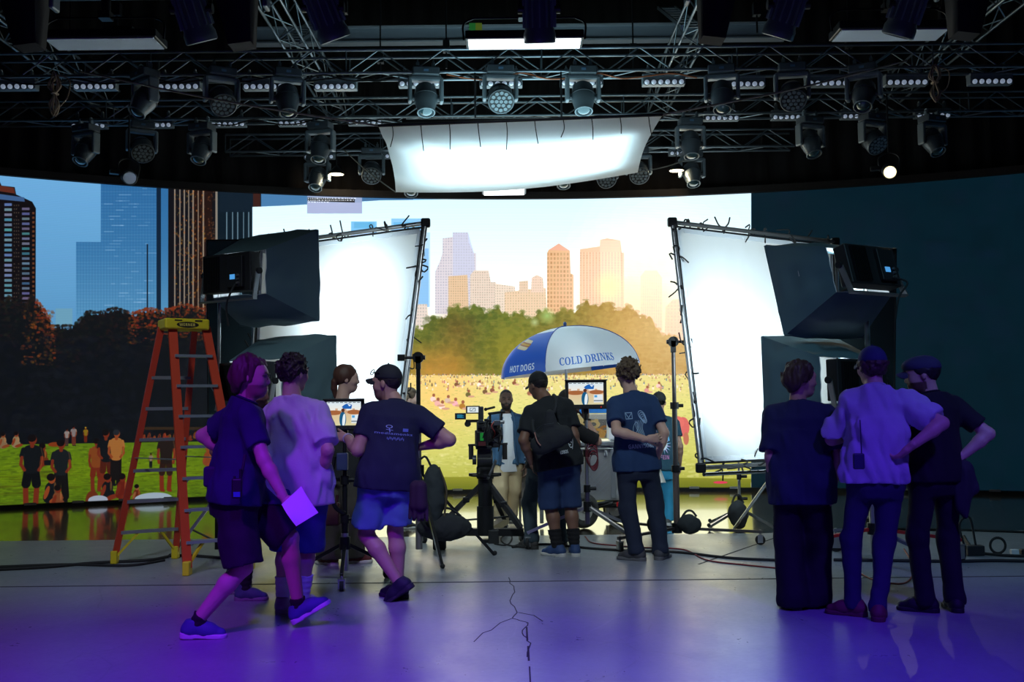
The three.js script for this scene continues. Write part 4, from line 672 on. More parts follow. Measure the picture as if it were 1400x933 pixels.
// face glimpsed behind the left stand
cast(556, 722, 1.64, (p, foot) => ({
  label: 'brown-haired person glimpsed behind the reaching person, looking to the food cart', yaw: 1.9, headYaw: 1.75, skin: PALE, cell: 0.016, head: p(561, 545), neck: p(554, 563), pel: p(548, 632),
  handL: p(560, 620, 0.2), shirt: { color: [0.03, 0.03, 0.04] }, pants: { len: 2, color: [0.03, 0.03, 0.035] }, hair: { vol: 0.016, amp: 0.006, freq: 40, color: [0.09, 0.055, 0.03], low: -0.06 },
}));
// the actor
const actor = cast(692, 714, 1.72, (p, foot) => ({
  label: 'bearded person in open denim jacket, white tee and khaki trousers facing the film camera', yaw: 0.12, headYaw: 0.05, skin: DARK, broad: 1.05,
  head: p(692, 547, -0.02), neck: p(692, 564), pel: p(694, 632),
  footL: foot(700, 714, 0.5), footR: foot(684, 717, -0.1), handL: p(719, 636, -0.05), elbowL: V(1, 0, -0.5), handR: p(677, 634, -0.05), elbowR: V(-1, 0, -0.5),
  sleeve: 1.98, shirt: { name: 'jacket', color: [0.05, 0.13, 0.24], ease: 0.035, hem: -0.02, neckband: false, folds: 0.009, label: 'open blue denim jacket with dark collar' }, pants: { len: 2, ease: 0.03, cuff: 0.06, color: [0.62, 0.48, 0.28], label: 'khaki trousers' },
  shoes: { color: [0.03, 0.03, 0.035], sole: [0.6, 0.6, 0.6] }, hair: { vol: 0.004, amp: 0.002, freq: 90, color: [0.008, 0.006, 0.005], low: -0.05, sideLow: 0.0, fy: 0.062 }, beard: 1, hairTint: [0.1, 0.09, 0.09],
}));
{ // white tee inside the open jacket, and its collar and plaid cuffs
  const o = actor, r = o.root, mk = (rows) => { const n = 8, out = [], ix = []; rows.forEach(([t, a, b, z]) => { for (let i = 0; i <= n; i++) { const u = i / n; const q = o.tp(t, mixn(a, b, u), z + 0.02 * Math.sin(u * PI)); out.push(q.x, q.y, q.z); } }); for (let j = 0; j + 1 < rows.length; j++) for (let i = 0; i < n; i++) { const k = j * (n + 1) + i; ix.push(k, k + 1, k + n + 2, k, k + n + 2, k + n + 1); } const g = new THREE.BufferGeometry(); g.setAttribute('position', new THREE.Float32BufferAttribute(out, 3)); g.setIndex(ix); g.computeVertexNormals(); return g; };
  part(r, 't_shirt', mk([[-0.1, -0.115, 0.1, 0.142], [0.0, -0.1, 0.085, 0.15], [0.15, -0.085, 0.075, 0.152], [0.3, -0.075, 0.07, 0.15], [0.42, -0.07, 0.07, 0.135], [0.5, -0.06, 0.06, 0.095], [0.53, -0.05, 0.05, 0.07]]), cloth([0.82, 0.84, 0.86]), 'white tee').material.side = THREE.DoubleSide;
  for (const q of [-1, 1]) { const ed = part(r, 'jacket_edge', tube([o.tp(-0.03, q * 0.112 - 0.005, 0.146), o.tp(0.15, q * 0.09 - 0.004, 0.155), o.tp(0.32, q * 0.083, 0.152), o.tp(0.46, q * 0.085, 0.125), o.tp(0.53, q * 0.075, 0.07), o.tp(0.57, q * 0.05, -0.02)], 0.02, 30, 8), cloth([0.03, 0.08, 0.15])); }
  part(r, 'collar', [quad(o.tp(0.55, -0.075, -0.03), o.tp(0.46, -0.1, 0.11), o.tp(0.45, -0.165, 0.07), o.tp(0.54, -0.12, -0.02), 3, 3), quad(o.tp(0.54, 0.12, -0.02), o.tp(0.45, 0.165, 0.07), o.tp(0.46, 0.1, 0.11), o.tp(0.55, 0.075, -0.03), 3, 3)], mat([0.025, 0.05, 0.09], 0.9, 0, { side: THREE.DoubleSide }));
  const pl = canvasTex(64, 64, (c) => { c.fillStyle = '#20324c'; c.fillRect(0, 0, 64, 64); c.fillStyle = '#8898ac'; for (let i = 0; i < 4; i++) { c.fillRect(i * 16, 0, 5, 64); c.fillRect(0, i * 16, 64, 5); } });
  const a = o.arms[0], g = rod(a.e.clone().lerp(a.w, 0.1), a.e.clone().lerp(a.w, 0.92), 0.066 * o.s, 0.056 * o.s, 16); part(r, 'plaid_sleeve', g, mat(0xffffff, 0.9, 0, { map: pl }), 'plaid forearm of the jacket');
}
// man with a sling bag
const sling = cast(764, 760, 1.76, (p, foot) => ({
  label: 'person in black cap, black printed tee and navy shorts wearing a sling bag', yaw: AWAY + 0.25, headYaw: AWAY + 0.6, headPitch: -0.25, skin: BROWN, broad: 1.06, arm: 1.1, leg: 1.15, gut: 1.1,
  head: p(736, 528, 0.12), neck: p(748, 545, 0.04), pel: p(763, 630), footL: foot(757, 760, AWAY + 0.95), footR: foot(785, 759, AWAY + 0.1),
  handL: p(727, 634, 0.0), elbowL: V(-0.6, 0, 0.8), handR: p(790, 632, 0.06), elbowR: V(0.25, 0, 1),
  sleeve: 0.75, shirt: { color: [0.012, 0.016, 0.02], ease: 0.035, hem: -0.07, straight: 0.8 }, pants: { len: 1.1, ease: 0.04, color: [0.016, 0.04, 0.12], label: 'knee-length navy shorts' },
  shoes: { color: [0.025, 0.06, 0.16], sole: [0.55, 0.55, 0.5], label: 'blue and grey running shoe' }, sock: { h: 0.42, color: [0.006, 0.006, 0.008], label: 'black crew sock' },
  hair: { vol: 0.006, amp: 0.004, freq: 70, color: [0.012, 0.01, 0.008], low: -0.06 }, cap: { color: [0.008, 0.01, 0.012], tilt: 0.3, label: 'black baseball cap' },
  prints: [{ x0: -0.02, x1: 0.16, t0: 0.02, t1: 0.34, label: 'white line print on the back', draw: scrawl((c) => { c.strokeStyle = 'rgba(225,235,235,0.9)'; c.lineWidth = 7; for (let i = 0; i < 9; i++) { c.beginPath(); c.ellipse(60 + i * 14, 40 + i * 17, 26, 12 + (i % 3) * 5, 0.9, 0, 5); c.stroke(); } c.beginPath(); c.moveTo(150, 60); c.bezierCurveTo(250, 90, 230, 150, 190, 210); c.stroke(); c.font = 'bold 34px sans-serif'; c.fillStyle = 'rgba(220,230,230,0.9)'; c.fillText('LOBOS', 10, 235); }) }],
}));
const slingCore = union([cap(V(-0.11, -0.06, 0), V(0.1, -0.07, 0), 0.085, 0.08), cap(V(0, -0.02, 0), V(0.07, 0.13, 0), 0.08, 0.045)], 0.06), slingShape = (x, y, z) => slingCore(x, y, z * 1.7) * 0.75 + 0.004 * noise3(x * 24, y * 24, z * 24);
{ const o = sling, bag = part(o.root, 'sling_bag', isoMesh(slingShape, [-0.22, -0.2, -0.12], [0.22, 0.22, 0.12], 0.01), M.blackCloth, 'black sling bag across the back'); bag.scale.setScalar(1.1); bag.position.copy(D(751, 592, 9.36).sub(o.root.position)); bag.rotation.set(0.1, -0.15, 0.45);
  part(bag, 'zip', tube([V(-0.1, 0.06, 0.06), V(-0.02, 0.085, 0.066), V(0.08, 0.06, 0.06)], 0.002, 12, 4), M.housing); part(bag, 'zip_pull', tube([V(-0.1, 0.06, 0.06), V(-0.11, -0.02, 0.07), V(-0.1, -0.06, 0.068)], 0.005, 8, 4), mat([0.5, 0.25, 0.2], 0.6));
  const st = tube([D(757, 565, 9.38), D(760, 556, 9.4), D(760, 545, 9.46), D(757, 541, 9.55)].map((v) => v.sub(o.root.position)), 0.02, 14, 6); part(o.root, 'strap', st, M.blackCloth); const st2 = tube([D(738, 600, 9.34), D(730, 590, 9.42), D(728, 575, 9.5)].map((v) => v.sub(o.root.position)), 0.018, 10, 6); part(o.root, 'strap', st2, M.blackCloth); }
// operator steadying the tall monitor
const op = cast(738, 753, 1.74, (p, foot) => ({
  label: 'person in dark clothes behind the sling bag wearer, hand on the tall monitor', yaw: AWAY - 0.7, headYaw: 1.75, headPitch: 0.05, skin: TAN, pel: p(745, 640, 0.1), neck: p(768, 567, 0.16), head: p(779, 551, 0.18),
  footL: foot(722, 750, AWAY + 0.75, 0, 0, V(-0.2, 0, -1)), footR: foot(768, 748, AWAY - 0.2), handR: p(801, 573, 0.12), elbowR: V(0.6, -1, 0.3), gripR: { dir: V(-0.05, 1, 0.05), palm: V(0.1, 0, -1), curl: 0.5, thumb: 0.1 }, handL: p(752, 610, 0.3),
  sleeve: 0.98, shirt: { color: [0.008, 0.008, 0.01], ease: 0.026, hem: -0.06 }, pants: { len: 2, ease: 0.02, color: [0.022, 0.04, 0.055], label: 'dark teal trousers' }, shoes: { color: [0.035, 0.032, 0.032], sole: [0.03, 0.03, 0.03], label: 'worn black leather shoe' },
  hair: { vol: 0.004, amp: 0.003, freq: 60, color: [0.01, 0.008, 0.007] }, cap: { color: [0.012, 0.01, 0.01], tilt: 0.2, label: 'black baseball cap' },
}));
{ const o = op, a = o.arms[1], w = part(o.root, 'wristwatch', new THREE.TorusGeometry(0.033, 0.009, 6, 20), M.blackPlastic); w.position.copy(a.w.clone().lerp(a.e, 0.1)); w.quaternion.setFromUnitVectors(V(0, 0, 1), a.w.clone().sub(a.e).normalize()); }
// curly-haired man with one arm behind his back
const curly = cast(880, 765, 1.86, (p, foot) => ({
  label: 'curly-haired person in blue printed tee and dark trousers, one arm behind the back', yaw: AWAY + 0.12, headYaw: AWAY + 0.3, skin: PALE, broad: 0.98,
  head: p(858, 513, 0.03), neck: p(864, 537), pel: p(871, 633), footL: foot(864, 766, AWAY + 1.0), footR: foot(906, 764, AWAY - 0.5),
  handL: p(884, 601, -0.26), elbowL: V(-1, -0.4, 0.5), gripL: { curl: 0.75, dir: V(1, 0.1, 0), palm: V(0.1, 0.2, -1), thumb: 0.2 }, handR: p(896, 632, -0.06), elbowR: V(0.8, 0, 0.6), gripR: { curl: 0.6 },
  sleeve: 0.7, shirt: { color: [0.014, 0.045, 0.13], ease: 0.025, hem: -0.06, folds: 0.007 }, pants: { len: 2, ease: 0.016, cuff: 0.05, color: [0.012, 0.02, 0.045] },
  shoes: { color: [0.055, 0.055, 0.06], sole: [0.12, 0.12, 0.12], label: 'grey sneaker' }, hair: { vol: 0.024, amp: 0.022, freq: 48, color: [0.085, 0.055, 0.03], low: -0.05, sideLow: -0.02, label: 'curly light brown hair' },
  prints: [{ x0: -0.12, x1: 0.15, t0: 0.1, t1: 0.43, label: 'white line drawing on the back', draw: scrawl((c) => { c.strokeStyle = 'rgba(170,205,235,0.75)'; c.lineWidth = 5; c.strokeRect(14, 30, 54, 36); c.beginPath(); c.moveTo(20, 36); c.lineTo(40, 60); c.lineTo(62, 36); c.stroke(); for (let i = 0; i < 5; i++) { c.beginPath(); c.ellipse(150 + i * 6, 50 + i * 8, 34 - i * 4, 22 - i * 2, 0.7, 0, 6); c.stroke(); } for (let i = 0; i < 6; i++) { c.beginPath(); c.moveTo(90 + i * 16, 80); c.bezierCurveTo(80 + i * 10, 120, 120 + i * 6, 140, 110 + i * 12, 190); c.stroke(); } c.beginPath(); c.ellipse(90, 120, 18, 34, 0.4, 0, 7); c.stroke(); c.font = 'bold 36px sans-serif'; c.fillStyle = 'rgba(190,215,240,0.85)'; c.fillText('GANNYSOBE', 20, 244, 220); }) }],
}));
// person with a backwards cap by the cart
const teal = cast(903, 718, 1.64, (p, foot) => ({
  label: 'person in backwards cap, teal tee with eye print and bright blue jeans by the cart', yaw: AWAY - 0.05, skin: TAN, cell: 0.014, head: p(901, 551), neck: p(903, 569), pel: p(905, 640),
  footL: foot(896, 717, AWAY + 0.2), footR: foot(913, 717, AWAY - 0.2), handR: p(929, 636, 0.0), elbowR: V(0.2, 0, 1), handL: p(884, 625, 0.05),
  shirt: { color: [0.02, 0.075, 0.115], ease: 0.028, hem: -0.02 }, pants: { len: 2, ease: 0.018, color: [0.03, 0.30, 0.52], label: 'bright blue jeans' }, shoes: { color: [0.1, 0.1, 0.1] },
  hair: { vol: 0.004, amp: 0.002, freq: 50, color: [0.015, 0.012, 0.01], low: -0.07 }, cap: { color: [0.02, 0.022, 0.024], back: true, tilt: -0.3, label: 'black cap worn backwards' },
  prints: [{ x0: -0.14, x1: 0.16, t0: 0.08, t1: 0.44, label: 'pale blue and pink eye print on the back', draw: scrawl((c) => { c.font = 'bold 42px sans-serif'; c.fillStyle = '#d890c8'; c.fillText('A GLOB', 40, 44, 190); c.fillText('LTFEIN', 50, 246, 170); for (let i = 0; i < 16; i++) { const a = i / 16 * 6.283; c.fillStyle = i % 2 ? '#9fc4ea' : '#c9b4e6'; c.beginPath(); c.moveTo(128 + 34 * Math.cos(a), 140 + 30 * Math.sin(a)); c.lineTo(128 + 92 * Math.cos(a + 0.2), 140 + 78 * Math.sin(a + 0.2)); c.lineTo(128 + 34 * Math.cos(a + 0.4), 140 + 30 * Math.sin(a + 0.4)); c.fill(); } c.fillStyle = '#7fc8f0'; for (let i = 0; i < 5; i++) { c.beginPath(); c.moveTo(70 + i * 28, 110); c.quadraticCurveTo(64 + i * 28, 80, 80 + i * 27, 58); c.quadraticCurveTo(84 + i * 28, 84, 92 + i * 27, 110); c.fill(); } c.fillStyle = '#e8ecf4'; c.beginPath(); c.ellipse(128, 140, 46, 38, 0, 0, 7); c.fill(); c.fillStyle = '#d8b030'; c.beginPath(); c.arc(122, 140, 22, 0, 7); c.fill(); c.fillStyle = '#101010'; c.beginPath(); c.arc(122, 140, 9, 0, 7); c.fill(); }) }],
}));
{ const r = teal.root, g = new THREE.PlaneGeometry(0.22, 0.34, 10, 10), p = g.attributes.position; for (let i = 0; i < p.count; i++) { const x = p.getX(i), y = p.getY(i); p.setXYZ(i, x * (0.75 - y * 0.9) + y * -0.25, y, 0.015 * Math.sin(x * 60) + 0.01 * Math.sin(y * 30)); } g.computeVertexNormals(); const t = part(r, 'towel', g, mat([0.72, 0.70, 0.64], 0.95, 0, { side: THREE.DoubleSide }), 'cream towel hanging from the pocket'); t.position.copy(D(893, 640, 11.85).sub(r.position)); }
// three people at the right
const rightA = cast(1100, 832, 1.73, (p, foot) => ({
  label: 'person in loose navy shirt and baggy black trousers looking toward the cap wearers', yaw: AWAY - 0.25, headYaw: 1.75, skin: TAN, broad: 1.02, head: p(1095, 520), neck: p(1091, 549), pel: p(1096, 660),
  footL: foot(1080, 831, AWAY + 0.2), footR: foot(1120, 829, AWAY - 0.7), handR: p(1137, 672, -0.05), elbowR: V(0.8, 0, 0.6), handL: p(1062, 672, 0.08),
  sleeve: 0.85, shirt: { color: [0.014, 0.024, 0.06], ease: 0.04, hem: -0.14, straight: 0.85, folds: 0.012 }, pants: { len: 2, ease: 0.036, cuff: 0.07, color: [0.006, 0.006, 0.009], drag: -0.065 }, shoes: { color: [0.01, 0.01, 0.012], sole: [0.02, 0.02, 0.02] },
  hair: { vol: 0.018, amp: 0.016, freq: 36, streak: 0.3, fall: 0.085, fallY: -0.02, low: -0.09, sideLow: -0.02, color: [0.05, 0.03, 0.018], label: 'brown ear-length hair' },
}));
const rightB = cast(1182, 845, 1.79, (p, foot) => ({
  label: 'person in pale blue tee, navy cap and slim jeans with hand on hip', yaw: AWAY - 0.1, headYaw: AWAY + 0.1, skin: PALE, broad: 1.02, head: p(1192, 503, 0.05), neck: p(1196, 527), pel: p(1198, 650),
  footL: foot(1158, 841, AWAY + 1.0), footR: foot(1202, 846, AWAY - 0.4), handR: p(1244, 612, -0.22), elbowR: V(1, -0.1, 0.5), gripR: { curl: 0.5, dir: V(-0.5, -0.6, -0.5), palm: V(-0.6, 0.2, -0.6) }, handL: p(1166, 598, 0.32), elbowL: V(-1, -0.8, 0.3),
  sleeve: 0.86, shirt: { color: [0.50, 0.53, 0.62], ease: 0.034, hem: -0.045, straight: 0.8, folds: 0.024 }, pants: { len: 2, ease: 0.006, cuff: 0.046, color: [0.022, 0.028, 0.07], label: 'slim dark blue jeans' }, shoes: { color: [0.14, 0.035, 0.04], sole: [0.12, 0.03, 0.04], label: 'maroon suede shoe' },
  hair: { vol: 0.018, amp: 0.012, freq: 44, low: -0.08, sideLow: -0.04, color: [0.08, 0.05, 0.03] }, cap: { color: [0.03, 0.04, 0.13], tilt: 0.3, label: 'navy cap' },
}));
{ const r = rightB.root, m = part(r, 'body_pack', [rb(0.07, 0.1, 0.03, 0.01), rod([0.02, 0.05, 0], [0.02, 0.26, -0.01], 0.004)], mat([0.03, 0.04, 0.09], 0.5), 'small body pack clipped to the back pocket'); m.position.copy(D(1174, 631, 6.5).sub(r.position)); }
const rightC = cast(1285, 838, 1.76, (p, foot) => ({
  label: 'person in flat cap, black tee and black jeans, hands on hips', yaw: AWAY + 0.35, headYaw: AWAY + 1.15, headPitch: -0.12, skin: PALE, broad: 1.02, head: p(1261, 513, 0.02), neck: p(1272, 537), pel: p(1278, 648),
  footL: foot(1256, 836, AWAY + 1.1), footR: foot(1303, 834, AWAY - 0.1), handR: p(1311, 628, -0.05), elbowR: V(1, -0.1, 0.3), gripR: { curl: 0.35, dir: V(-0.35, -0.9, -0.1), palm: V(-1, 0, 0) }, handL: p(1240, 612, 0.12), elbowL: V(-1, 0, 0.4),
  sleeve: 0.76, shirt: { color: [0.008, 0.008, 0.012], ease: 0.026, hem: -0.05 }, pants: { len: 2, ease: 0.012, cuff: 0.05, color: [0.008, 0.008, 0.014] }, shoes: { color: [0.01, 0.01, 0.013], sole: [0.012, 0.012, 0.014], high: true, label: 'black boot' },
  hair: { vol: 0.01, amp: 0.005, freq: 44, low: -0.07, color: [0.015, 0.012, 0.012] }, cap: { color: [0.03, 0.03, 0.08], flat: true, tilt: 0.5, label: 'dark tweed flat cap' }, beard: 0.9, hairTint: [0.15, 0.1, 0.1],
}));
{ const r = rightC.root, m = part(r, 'hanging_cloth', isoMesh((x, y, z) => ell(0, 0, 0, 0.07, 0.2, 0.05)(x, y, z) + 0.03 * noise3(x * 22, y * 9, z * 22), [-0.14, -0.27, -0.12], [0.14, 0.27, 0.12], 0.011), M.blackCloth, 'black cloth bundle hanging from the belt'); m.position.copy(D(1318, 668, 6.9).sub(r.position)); }

// ---------- diffusion frames, softboxes and stands ----------
const mSilk = new THREE.MeshPhysicalMaterial({ color: C(0.86, 0.9, 0.93), roughness: 1, transmission: 0.55, thickness: 0, side: THREE.DoubleSide });
const mHood = mat([0.075, 0.14, 0.165], 0.7), mHoodIn = mat([0.75, 0.77, 0.8], 0.7), mFlag = mat([0.018, 0.04, 0.052], 0.9);
const mLampFace = new THREE.MeshStandardMaterial({ color: C(0.8, 0.8, 0.8), emissive: C(0.85, 0.95, 1), emissiveIntensity: 3, roughness: 0.6 });
const mBlueLamp = new THREE.MeshStandardMaterial({ color: C(0.02, 0.03, 0.05), emissive: C(0.1, 0.45, 1), emissiveIntensity: 0.7 });
function tieKnot(sd) { const q = (k) => noise3(k * 3.1 + sd * 7.7, sd * 1.3, k) * 0.05; return [tube([V(0, 0, 0), V(0.02 + q(1), 0.04 + q(2), 0.02), V(0.05 + q(3), 0.01 + q(4), 0.01), V(0, 0, 0.005), V(-0.04 + q(5), 0.03 + q(6), 0.01), V(-0.05 + q(7), -0.02 + q(8), 0)], 0.006, 18, 4), tube([V(0, 0, 0), V(q(9), -0.04, 0.02), V(q(10) * 1.5, -0.09 + q(11), 0.01)], 0.0055, 8, 4)]; }
const tieGeo = [0, 1, 2, 3, 4, 5].map((k) => merge(tieKnot(k + 1)));
function diffusionFrame(label, TI, TO, BO, BI, seed) {
  const mid = TI.clone().add(TO).add(BO).add(BI).multiplyScalar(0.25), o = thing('diffusion_frame', label, 'diffusion frame', [mid.x, 0, mid.z], 0, 'tall diffusion frames'), L = (v) => v.clone().sub(o.position);
  const [a, b, c, d] = [TI, TO, BO, BI].map(L), c0 = L(mid);
  for (const [p, q] of [[a, b], [b, c], [c, d], [d, a]]) { const t = part(o, 'tube', rod(p, q, 0.024, 0.024, 12), M.steel); part(t, 'inner_rail', rod(p.clone().lerp(c0, 0.035), q.clone().lerp(c0, 0.035), 0.012, 0.012, 8), M.blackMetal); }
  for (const p of [a, b, c, d]) part(o, 'corner', rb(0.1, 0.1, 0.07, 0.02).translate(p.x, p.y, p.z), M.blackMetal);
  const [ai, bi, ci, di] = [a, b, c, d].map((v) => v.clone().lerp(c0, 0.06)), g = quad(di, ci, bi, ai, 60, 60), n = new THREE.Vector3().crossVectors(ci.clone().sub(di), ai.clone().sub(di)).normalize(), p = g.attributes.position, uv = g.attributes.uv;
  for (let i = 0; i < p.count; i++) { const u = uv.getX(i), v = uv.getY(i), e = Math.sin(u * PI) * Math.sin(v * PI), w = 0.03 * e * noise3(u * 5 + seed, v * 3, seed) + 0.007 * Math.sin(u * 55 + 8 * noise3(u * 3, v * 4, seed)) * (1 - smooth(0, 0.3, v)) + 0.006 * noise3(u * 30, v * 5, seed); p.setXYZ(i, p.getX(i) + n.x * w, p.getY(i) + n.y * w, p.getZ(i) + n.z * w); }
  g.computeVertexNormals(); const cl = part(o, 'diffusion_cloth', g, mSilk, 'white diffusion cloth');
  part(cl, 'hem', [bar(ai, bi, 0.06, 0.006, n), bar(bi, ci, 0.06, 0.006, n), bar(ci, di, 0.06, 0.006, n), bar(di, ai, 0.06, 0.006, n)], mat([0.6, 0.64, 0.68], 0.9));
  let k = seed; for (const [p0, p1, m] of [[a, b, 8], [d, a, 9], [c, d, 6], [b, c, 6]]) for (let i = 0; i < m; i++) { const t = part(o, 'tie', tieGeo[k++ % 6], M.rubber); t.scale.setScalar(1.45); t.position.copy(p0.clone().lerp(p1, (i + 0.5 + 0.3 * noise3(k, 1, 1)) / m)); t.rotation.set(0, k, k * 1.7); }
  return o;
}
const frameRt = { TI: D(919, 304, 10.75), TO: D(1142, 331, 12.05), BO: D(1152, 629, 11.5), BI: D(958, 640, 10.2) };
diffusionFrame('tall white diffusion frame tied with cords behind the softboxes beside the dark wall', frameRt.TI, frameRt.TO, frameRt.BO, frameRt.BI, 3);
const frameLt = { TI: D(582, 305, 10.75), TO: D(352, 336, 12.05), BO: D(340, 640, 11.5), BI: D(540, 645, 10.2) };
diffusionFrame('tall white diffusion frame tied with cords behind the softboxes beside the ladder', frameLt.TI, frameLt.TO, frameLt.BO, frameLt.BI, 9);

function softbox(label, Pc, A, w, h, len, display, intensity, aim) {
  A = A.clone().normalize(); const S = new THREE.Vector3().crossVectors(A, V(0, 1, 0)).normalize(), Up = new THREE.Vector3().crossVectors(S, A);
  const o = thing('softbox_light', label, 'studio light', Pc, 0, 'softbox lights on stands');
  const m = new THREE.Matrix4().makeBasis(S, Up, A.clone().negate()); o.quaternion.setFromRotationMatrix(m);      // local: x right of the beam, y up, -z along the beam
  const pw = 0.62, ph = 0.36, pd = 0.13;
  const body = part(o, 'lamp_head', rb(pw, ph, pd, 0.012), M.blackPlastic, 'black panel lamp head');
  for (let i = 0; i < 9; i++) part(body, 'cooling_fin', bx(0.008, ph * 0.86, 0.03, -pw * 0.42 + i * 0.022, 0, pd / 2 + 0.012), M.blackMetal);
  part(body, 'control_box', rb(0.2, ph * 0.8, 0.04, 0.008, 0.14, 0, pd / 2 + 0.018), M.blackPlastic);
  part(body, 'display', bx(0.06, 0.045, 0.006, 0.12, -0.05, pd / 2 + 0.04), mBlueLamp, 'small lit blue display');
  for (let i = 0; i < 3; i++) part(body, 'dial', cylZ(0.012, 0.02, 0.19, -0.04 - i * 0.035, pd / 2 + 0.045, 10), M.steel);
  part(body, 'lamp_face', bx(pw * 0.94, ph * 0.9, 0.006, 0, 0, -pd / 2 - 0.004), mLampFace);
  const yoke = part(o, 'yoke', [bar(V(-pw / 2 - 0.03, 0.0, 0), V(-pw / 2 - 0.03, -ph / 2 - 0.08, 0.05), 0.05, 0.012, V(1, 0, 0)), bar(V(pw / 2 + 0.03, 0.0, 0), V(pw / 2 + 0.03, -ph / 2 - 0.08, 0.05), 0.05, 0.012, V(1, 0, 0)), bar(V(-pw / 2 - 0.04, -ph / 2 - 0.08, 0.05), V(pw / 2 + 0.04, -ph / 2 - 0.08, 0.05), 0.05, 0.014)], M.steel, 'pale metal yoke');
  for (const q of [-1, 1]) part(yoke, 'knob', cylX(0.03, 0.03, q * (pw / 2 + 0.045), 0, 0, 14), M.blackPlastic);
  part(o, 'power_cable', tube([V(0.16, -0.12, pd / 2 + 0.04), V(0.2, -0.2, 0.2), V(0.1, -0.32, 0.16), V(0.06, -0.5, 0.1)], 0.009, 20, 6), M.rubber);
  const a = [[-pw / 2, -ph / 2], [pw / 2, -ph / 2], [pw / 2, ph / 2], [-pw / 2, ph / 2]].map(([x, y]) => V(x * 1.12, y * 1.16, -pd / 2 - 0.035)), f = [[-w / 2, -h / 2], [w / 2, -h / 2], [w / 2, h / 2], [-w / 2, h / 2]].map(([x, y]) => V(x, y, -len));
  for (let i = 0; i < 4; i++) {
    const j = (i + 1) % 4, mk = (inset) => { const cz = V(0, 0, 0), q = (v) => V(v.x * (1 - inset), v.y * (1 - inset), v.z); const g = quad(q(a[i]), q(a[j]), q(f[j]), q(f[i]), 12, 12), p = g.attributes.position, uv = g.attributes.uv, n = a[i].clone().add(a[j]).setZ(0).normalize(); for (let k = 0; k < p.count; k++) { const u = uv.getX(k), v = uv.getY(k), b = (0.05 * Math.sin(v * PI * 0.85) + 0.014 * noise3(u * 5 + i, v * 5, Pc.x)) * Math.min(1, Math.sin(u * PI) * 1.4); p.setX(k, p.getX(k) + n.x * b); p.setY(k, p.getY(k) + n.y * b); } g.computeVertexNormals(); return g; };
    const side = part(o, 'hood_panel', mk(0), mHood, 'black fabric hood panel'); side.material.side = THREE.DoubleSide;
    const inn = part(side, 'lining', mk(0.03), mHoodIn); inn.material.side = THREE.DoubleSide;
    part(side, 'rim', bar(f[i], f[j], 0.03, 0.012), mHood);
  }
  part(o, 'label_patch', bx(0.008, 0.11, 0.08, -w * 0.47, 0.08, -len * 0.62).rotateY(0.0), mat(display, 0.8), 'small cloth label on the hood');
  const l = new THREE.SpotLight(C(0.74, 0.93, 1.0), intensity, 0, 0.66, 0.7, 2); l.position.set(0, 0, -pd / 2 - 0.03); o.updateMatrixWorld(true); l.target.position.copy(o.worldToLocal(aim.clone())); l.castShadow = true; l.shadow.radius = 8; o.add(l, l.target); l.name = 'lamp_light';
  return o;
}
const softI = 46;
const sbRU = softbox('upper black softbox lamp with white label before the dark wall', D(1186, 366, 8.75), V(-0.5, -0.25, -0.83), 0.98, 0.84, 0.62, [0.6, 0.6, 0.6], softI, D(1035, 420, 11));
const sbRL = softbox('lower black softbox lamp behind the person in loose navy shirt', D(1172, 520, 8.9), V(-0.5, -0.02, -0.86), 0.98, 0.84, 0.62, [0.05, 0.05, 0.06], softI, D(1030, 520, 10.9));
const sbLU = softbox('upper black softbox lamp with blue label beside the ladder top', D(316, 374, 9.55), V(0.5, 0.02, -0.86), 1.02, 0.88, 0.63, [0.03, 0.2, 0.75], softI, D(470, 420, 11));
const sbLL = softbox('lower black softbox lamp behind the striding person', D(338, 522, 9.55), V(0.52, 0.0, -0.85), 1.02, 0.88, 0.64, [0.04, 0.04, 0.05], softI, D(475, 530, 10.9));
function flagPanel(label, a, b, c, d) {
  const o = thing('flag_panel', label, 'flag panel', [(a.x + b.x) / 2, 0, (a.z + b.z) / 2]); const L = [a, b, c, d].map((v) => v.clone().sub(o.position));
  const g = quad(L[3], L[2], L[1], L[0], 10, 10), p = g.attributes.position; for (let i = 0; i < p.count; i++) p.setZ(i, p.getZ(i) + 0.012 * noise3(p.getX(i) * 4, p.getY(i) * 4, 3)); g.computeVertexNormals(); part(o, 'cloth', g, mFlag).material.side = THREE.DoubleSide;
  for (let i = 0; i < 4; i++) part(o, 'edge_tube', rod(L[i], L[(i + 1) % 4], 0.012), M.blackMetal);
  part(o, 'foot_pole', rod(L[2].clone().lerp(L[3], 0.5), L[2].clone().lerp(L[3], 0.5).setY(0.02), 0.016), M.steel); part(o, 'foot_plate', cyl(0.22, 0.03, 0, 0, 0).translate((L[2].x + L[3].x) / 2, 0.015, (L[2].z + L[3].z) / 2), M.blackMetal);
}
flagPanel('dark cloth flag panel standing behind the ladder side softboxes', D(283, 329, 12.4), D(392, 328, 12.4), D(392, 610, 12.4), D(285, 612, 12.4));
flagPanel('dark cloth flag panel standing before the dark wall', D(1146, 342, 12.6), D(1225, 341, 12.6), D(1222, 612, 12.6), D(1146, 612, 12.6));

